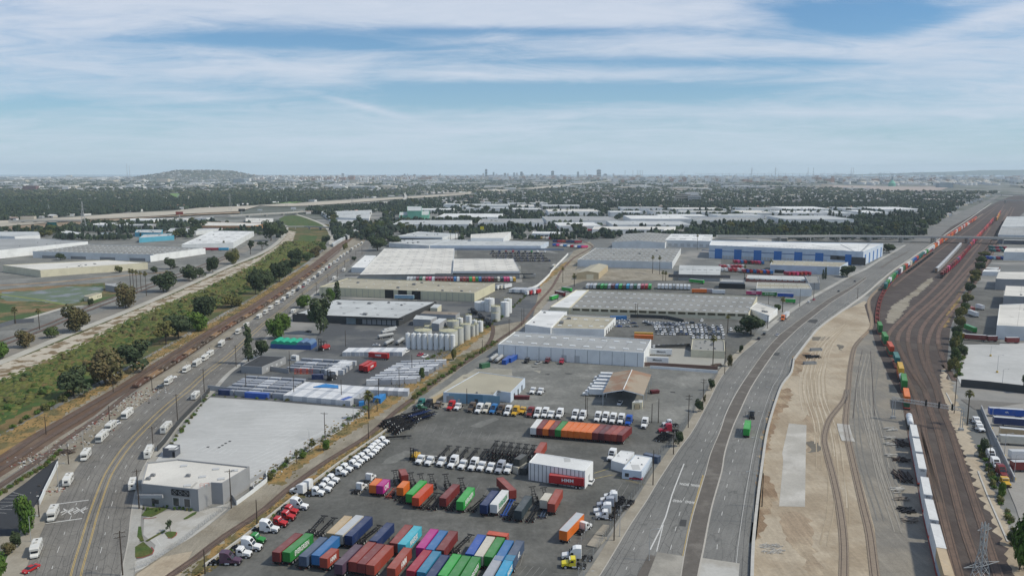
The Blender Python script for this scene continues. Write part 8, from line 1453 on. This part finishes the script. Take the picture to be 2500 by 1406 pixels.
hm=[mat('far_'+n_,c_,.9,.06,.01,coord='world')for n_,c_ in(('white',(.60,.60,.59)),('cream',(.50,.45,.37)),('roof',(.24,.19,.165)),('tile',(.30,.17,.12)),('grey',(.30,.31,.32)),('slate',(.15,.16,.17)))]
hp=None;nh=[0]
def house_proto(rm_,wm_):
 r=thing('house','h','house');b=MB();b.box(-7,7,-5,5,0,3.4);b.box(-2.2,2.2,-5.06,-4.99,.2,2.4,1);b.build('wall',[wm_,m_dkdoor],r);b=MB();b.loft([[(-7.6,-5.6,3.35),(-7.6,5.6,3.35),(-7.6,0,5.8)],[(7.6,-5.6,3.35),(7.6,5.6,3.35),(7.6,0,5.8)]]);b.build('roof',rm_,r);return proto_done(r)
HP=[house_proto(hm[3],hm[1]),house_proto(hm[2],hm[0]),house_proto(hm[4],hm[0]),house_proto(hm[0],hm[1])]
for i in range(34):
 x,y=G((262+i*6.6,510-i*.12+(i%2)*1.5));o=dup(HP[0],(x,y,0),q.uniform(-.3,.3),'%s tiled house from the left in the row beyond the pale channel'%nth(i),'tiled houses beyond the channel',None,1.5);o['category']='house'
def town(n,d0,d1,pxa,pxb,fn,pw=1.0):
 k=0;t=0
 while k<n and t<n*6:
  t+=1;u=q.random();d=d0*(d1/d0)**u;px=q.uniform(pxa,pxb);x=(px-1250)/FPX*(d*_c+CAMH*_s);p=proj(x,d)
  if any(inpoly(p,e)for e in EXC)or hits(x-6,x+6,d-6,d+6,5):continue
  if fn(x,d,p):k+=1
IND=P('F:930,500 1180,495 1450,498 1560,508 2290,512 2290,600 700,620 900,540')
LFT=P('F:-60,545 300,530 620,520 720,540 640,640 -100,680')
def blob(b,x,y,w,h,m):
 n=6;a0=q.uniform(0,6);top=(x+q.uniform(-.2,.2)*w,y+q.uniform(-.2,.2)*w,h);ring1=[];ring2=[]
 for k in range(n):a=a0+k*6.283/n;r1,r2=w*.5*q.uniform(.65,1.1),w*.5*q.uniform(.45,.9);ring1.append((x+math.cos(a)*r1,y+math.sin(a)*r1,h*q.uniform(.1,.4)));ring2.append((x+math.cos(a+.4)*r2,y+math.sin(a+.4)*r2,h*q.uniform(.6,.92)))
 k0=len(b.v);b.v+=ring1+ring2+[top]
 for k in range(n):j=(k+1)%n;b.f+=[(k0+k,k0+j,k0+n+k),(k0+j,k0+n+j,k0+n+k),(k0+n+k,k0+n+j,k0+2*n)];b.m+=[m]*3
def far_tree(x,d,p):
 if inpoly(p,IND)and q.random()<.80:return False
 if inpoly(p,LFT)and q.random()<.75:return False
 if p[0]<1000 and d>2900 and q.random()<.25:return False
 w=q.choice((6,9,12,12,18))*q.uniform(.8,1.25)*(1+max(0,d-2500)/2600);h=q.uniform(7,15)*(1+max(0,d-5000)/14000)
 if d<3200:
  for _ in range(3):blob(TB,x+q.uniform(-.35,.35)*w,d+q.uniform(-.35,.35)*w,w*.62,h*q.uniform(.7,1.05),q.choice((0,0,1,2)))
 else:blob(TB,x,d,w,h,q.choice((0,1,1,2,3)))
 return True
town(7600,1250,2600,-60,2400,far_tree);town(15000,2400,9500,-60,2560,far_tree);town(5500,2000,4200,-60,1000,far_tree);town(900,2100,4500,1500,2400,far_tree)
ft=[mat('distant_'+n_,c_,.95,.3,.02,coord='world')for n_,c_ in(('wood',(.024,.040,.026)),('leaves',(.042,.060,.030)),('conifers',(.018,.029,.022)),('olive_wood',(.075,.080,.044)))]
SB=MB();ca=spline(GP('F:-200,1040 0,935 140,880 280,808 400,752 520,702 640,640 700,592'),4);cb=spline(GP('F:-200,1130 0,1015 160,935 330,850 480,772 640,686 740,622 780,590'),4)
for i in range(1500):u=q.random();t_=min(.99,max(.01,q.choice((q.gauss(.12,.12),q.gauss(.85,.12),q.random(),.9+q.gauss(0,.08)))));p=Vector(ca[int(u*(len(ca)-1))]).lerp(Vector(cb[int(u*(len(cb)-1))]),t_);w=q.choice((1.2,1.8,2.5,4))*q.uniform(.7,1.3);blob(SB,p.x+q.uniform(-3,3),p.y+q.uniform(-3,3),w,w*q.uniform(.4,.75),q.randrange(5))
SB.build('channel_scrub',[m_fol[0],m_fol[1],m_river,m_fol[3],m_grass],None,kind='stuff',label='low scrub clumps filling the channel bed',cat='scrub')
TB.build('distant_wood',ft,None,kind='stuff',label='dense carpet of distant trees across the plain',cat='trees')
def far_house(x,d,p):
 if inpoly(p,IND)or inpoly(p,LFT):return False
 if p[0]<1000 and 466<p[1]<500 and q.random()<.35:return False
 s=1+max(0,d-3000)/2500
 if d<2700 and nh[0]<240:o=dup(q.choice(HP),(x,d,0),q.uniform(-.6,.6),'%s low house among the distant trees'%nth(nh[0]),'low houses among the distant trees',None,1.25);o['category']='house';o['label']='low detached house among the distant trees';nh[0]+=1;return True
 w,dd,h=q.uniform(7,15)*s,q.uniform(6,12)*s,q.uniform(4,7)*(1+max(0,d-4000)/5000);T=Matrix.Translation((x,d,0))@Matrix.Rotation(q.uniform(-.5,.5),4,'Z');HB.box(-w,w,-dd,dd,0,h,q.choice((0,0,1,4)),q.choice((0,2,2,3,4,5,0)),T=T);return True
town(1900,1500,4500,-40,2420,far_house);town(1700,1450,4500,1480,2420,far_house);town(3000,3800,13500,-60,2560,far_house)
def big(x,d,p):
 if p[1]>462 and p[0]<1200:return False
 w,dd,h=q.uniform(25,90),q.uniform(20,60),q.uniform(8,18)*(1+max(0,d-6000)/9000);HB.box(x-w,x+w,d-dd,d+dd,0,h,q.choice((0,0,1,4)),q.choice((0,0,4,1)));return True
town(420,4500,14500,-60,2560,big)
def dens(x,d,p):w,h=q.uniform(8,30),q.uniform(12,45);HB.box(x-w,x+w,d-w,d+w,0,h,q.choice((0,0,1,4,3)));return True
town(700,9000,13800,900,1560,dens);town(500,8000,13800,600,1000,dens);town(500,7000,14500,1500,2500,dens)
HB.build('distant_town',hm,None,kind='stuff',label='countless small pale buildings spread over the distant plain',cat='town')
def block(label,x,yb,yt,wpx,m,dpx=None,name='building',bands=0,cat='building'):
 g=G((x,yb));s=(g[1]**2+CAMH**2)**.5/FPX;h=HT(x,yb,yt);w=wpx*s/2;dd=(dpx or wpx*.6)*s/2;r=thing(name,label,cat,(g[0],g[1]+dd,0));b=MB();b.box(-w,w,-dd,dd,0,h);b.build('wall',m,r);b=MB();b.box(-w*.5,w*.5,-dd*.5,dd*.5,h,h*1.04+1);b.build('roof_plant',hm[4],r)
 for i in range(bands):b=MB();z=h*(i+.45)/bands;b.box(-w-.3,w+.3,-dd-.3,dd+.3,z,z+h/bands*.42);b.build('window_band',WIN,r)
tw=mat('tower_blue_grey',(.22,.27,.30),.5,.05,.01,coord='world');tw2=mat('tower_pale',(.45,.46,.46),.7,.05,.01,coord='world');tw3=mat('tower_brown',(.32,.28,.26),.7,.05,.01,coord='world')
for i,(x,yt,w,m)in enumerate([(1187,414,5.5,tw),(1205,421,4,tw),(1180,424,5,tw2),(1212,425,4,tw2),(1233,423,6,tw2),(1240,424,4,tw2),(1255,422,4,tw),(1262,423,5,tw2),(1273,420,6,tw),(1277,424,4,tw2),(1299,426,6,tw3),(1311,425,4,tw),(1320,426,6,tw),(1349,418,7,tw),(1370,427,6,tw2),(1411,420,5,tw),(1431,425,2.5,tw2),(1440,427,8,tw3),(1462,415,10,tw3),(1478,425,8,tw),(1498,425,4,tw2),(988,425,4,tw),(995,425,2,tw2),(1012,426,6,tw),(1075,425,3,tw2),(1073,426,2.5,tw),(837,424,6,tw2),(941,427,2,tw2),(1138,430,14,tw3),(1148,431,5,tw3),(1110,432,10,tw2),(1165,427,5,tw2),(1225,428,7,tw2),(1330,429,5,tw2),(1390,429,6,tw2),(672,429,3,tw2)]):
 block('%s tower block of the faint city skyline, listed from the tallest glass one'%nth(i),x,434.2,yt,w,m,None,'tower_block',3 if w>5 else 0,'tower block')
for a in[('wide pale hangar-like block on the horizon at far left',30,447,440,66,hm[1],14),('purple brown terraced office block among trees at left',72,466,454,32,mat('plum_brick',(.17,.10,.10),.8,.1,.1),14),('white faced block among trees at left',160,466,457,15,hm[0],12),('pale low block right of the white faced one',176,462,455,17,hm[1],8),('tan box-shaped building below the hill',396,447.5,437,28,hm[1],14),('dark office block with vertical white fins',584,449,438,27,tw,12),('pale church-like hall beside the dark office block',641,448,442,18,hm[1],10),('long white hospital block below the skyline, left part',848,447.5,440,22,hm[0],10),('long cream hospital block below the skyline, right part',864,448,439.5,20,hm[1],10),('cream hospital wing with window bands, left',1668,492,475,34,hm[1],14,'building',4),('cream hospital wing with window bands, right',1696,493,478,30,hm[0],12,'building',4),('white hospital block behind the two wings',1690,484,470,30,hm[0],14),('white refinery office beside the tank farm',2310,459,447,34,tw,18),('long white store below the tank farm',2020,455,450,30,hm[1],12),('pale store among distant trees right of centre',1820,458,453,20,hm[0],8)]:block(*a)
b=MB()
hx0,hy0=G((418,441));N_=40
def hz(u,v):e=math.exp(-((u-.02)/.50)**2-((v)/.65)**2);return 116*min(1,e*1.22)**1.15*(1+.05*math.sin(u*23)*math.cos(v*9))
for i in range(N_):
 for k in range(12):
  f=lambda i_,k_:(hx0+(i_/N_*2-1)*1300,hy0+(k_/12*2-1)*1600+900,hz(i_/N_*2-1,k_/12*2-1)-2)
  b.face([f(i,k),f(i+1,k),f(i+1,k+1),f(i,k+1)])
b.build('hills',mat('hill_scrub',(.060,.070,.050),.95,.3,.012,(.14,.13,.11),.006,(.5,.65),coord='world'),kind='structure')
b=MB()
for i in range(900):u,v=q.uniform(-.75,.9),q.uniform(-1,.3);w=q.uniform(5,12);x,y,z=hx0+u*1300,hy0+v*1600+900,hz(u,v)-3;b.box(x-w,x+w,y-w,y+w,z,z+q.uniform(6,10),q.choice((0,0,1,2,5,5,5)))
b.build('hill_houses',hm,None,kind='stuff',label='small pale houses scattered over the low hill',cat='houses')
for i,(x,yt)in enumerate([(445,404),(450.5,409)]):g=G((x,436));pylon(None,118+(416-yt)*5.2+20,8,('taller thin mast on top of the low hill','shorter thin mast on top of the low hill')[i],10,(),(g[0],hy0+900))
b=MB()
for i in range(60):
 f=lambda i_:(9000+i_*160,20+135*min(1,max(0,(i_-2)/26))**1.1*(.93+.07*math.sin(i_*.6)))
 (x0,z0),(x1,z1)=f(i),f(i+1);b.face([(x0,21000,0),(x1,21000,0),(x1,21900,z1),(x0,21900,z0)]);b.face([(x0,21900,z0),(x1,21900,z1),(x1,23500,0),(x0,23500,0)])
b.build('hills',ft[1],kind='structure')
r=thing('harbour_crane','c','harbour crane');b=MB();[b.bar((x,y,0),(x,y,48),2.4)for x in(-12,12)for y in(-9,9)];[b.bar((x,-9,z),(x,9,z),2)for x in(-12,12)for z in(18,48)];[b.bar((-12,y,z),(12,y,z),2)for y in(-9,9)for z in(18,48)];b.bar((-12,0,48),(-4,0,78),2);b.bar((12,0,48),(-4,0,78),1.6);b.build('portal',tw,r)
b=MB();b.bar((-12,0,50),(34,0,50),3);b.bar((-12,0,50),(-52,0,92),2.4);b.bar((-4,0,78),(34,0,51),1);b.build('boom',tw,r);CRN=proto_done(r)
for i in range(34):px=2090+i*11.4+q.uniform(-3,3)if i<30 else(2035,2052,1648,2222)[i-30];g=G((px,433.5));o=dup(CRN,(g[0],g[1]+q.uniform(-600,900),0),q.uniform(-.6,.6)+(0 if i%2 else math.pi),('%s harbour crane from the left in the dense line on the horizon'%nth(i))if i<30 else 'lone harbour crane, %s of four, left of or behind the dense line'%nth(i-30),'harbour cranes on the horizon',None,q.uniform(.85,1.15));o['category']='harbour crane'
for i,x in enumerate((1556,1560,1564,1568,1526,1545,1428)):g=G((x,432.5));o=thing('chimney','%s thin chimney from the left right of the city skyline'%nth([4,5,6,3,1,2,0][i]),'chimney',(*g,0));b=MB();b.cyl((0,0,0),5,4,115,8);b.build('stack',tw2,o);b=MB();b.cyl((0,0,115),4.2,4.2,6,8);b.build('rim',tw,o)
r=thing('cable_stayed_bridge','long cable-stayed bridge on the horizon with two slim towers','bridge',(*G((1863,433)),0));s=r.location.y/FPX;b=MB();b.box(-165*s,200*s,-8,8,62,67);b.build('deck',tw2,r)
for x in(-28*s,29*s):b=MB();b.bar((x,0,0),(x,0,170),9);b.build('tower',tw2,r);b=MB();[b.bar((x,0,165-k*12),(x+sg*(30+k*-4+130)*(1-k*.14),0,67),.9)for k in range(6)for sg in(-1,1)];b.build('cables',tw2,r)
b=MB();[b.box(x*s-2,x*s+2,-6,6,0,62)for x in range(-150,200,17)];b.build('piers',tw2,r)
for i,x in enumerate((1972,1985,2077,2082)):pylon(None,165,26,'%s tall harbour pylon from the left'%nth(i),6,((.97,22),),G((x,433)),'harbour_pylon')
r=thing('oil_tank','t','storage tank');b=MB();b.cyl((0,0,0),26,26,15,20);b.build('shell',hm[0],r);b=MB();b.cyl((0,0,15),26.2,2,3,20);b.build('roof',hm[1],r);OT=proto_done(r)
for i,px in enumerate(sorted(q.uniform(2060,2455)for _ in range(64))):
 py=q.choice((445,447.5,450,452.5))+q.uniform(-.6,.6);g=G((px,py));o=dup(OT,(g[0],g[1],0),0,'%s large white oil tank from the left in the distant tank farm'%nth(i),'white oil tanks in the distant tank farm',None,(1,1,q.uniform(.9,1.6)));o['category']='storage tank'
g=G((2177,455));r=thing('green_tank','dark green domed tank with a tower at the tank farm','storage tank',(*g,0));b=MB();b.cyl((0,0,0),24,24,20,16);b.cyl((0,0,20),24,6,24,16);b.build('shell',wall('mint'),r);b=MB();b.cyl((0,0,44),7,6,26,10);b.build('tower',tw,r)
# == the air
m=bpy.data.materials.new('haze_air');m.use_nodes=True;t=m.node_tree;t.nodes.clear();v=t.nodes.new('ShaderNodeVolumePrincipled');o_=t.nodes.new('ShaderNodeOutputMaterial');t.links.new(v.outputs[0],o_.inputs['Volume'])
v.inputs['Color'].default_value=(.76,.90,1,1);v.inputs['Density'].default_value=4.3e-5;v.inputs['Anisotropy'].default_value=0
b=MB();b.box(-24400,24400,-800,24400,-3,290);b.build('haze',m,None,kind='stuff',label='thin pale blue haze over the whole plain',cat='haze')
# == remove the prototypes (every copy stays)
def _wipe(o):
 for ch in list(o.children):_wipe(ch)
 bpy.data.objects.remove(o,do_unlink=True)
for _p in PROTO:_wipe(_p)
for _o in COL.objects:
 l=_o.get('label')
 if l and _o.parent is None and len(l.split())>16:
  w=l.split()
  for drop in('the','a','of'):
   while len(w)>16 and drop in w[1:]:w.pop(len(w)-1-w[::-1].index(drop))
  _o['label']=' '.join(w[:16])
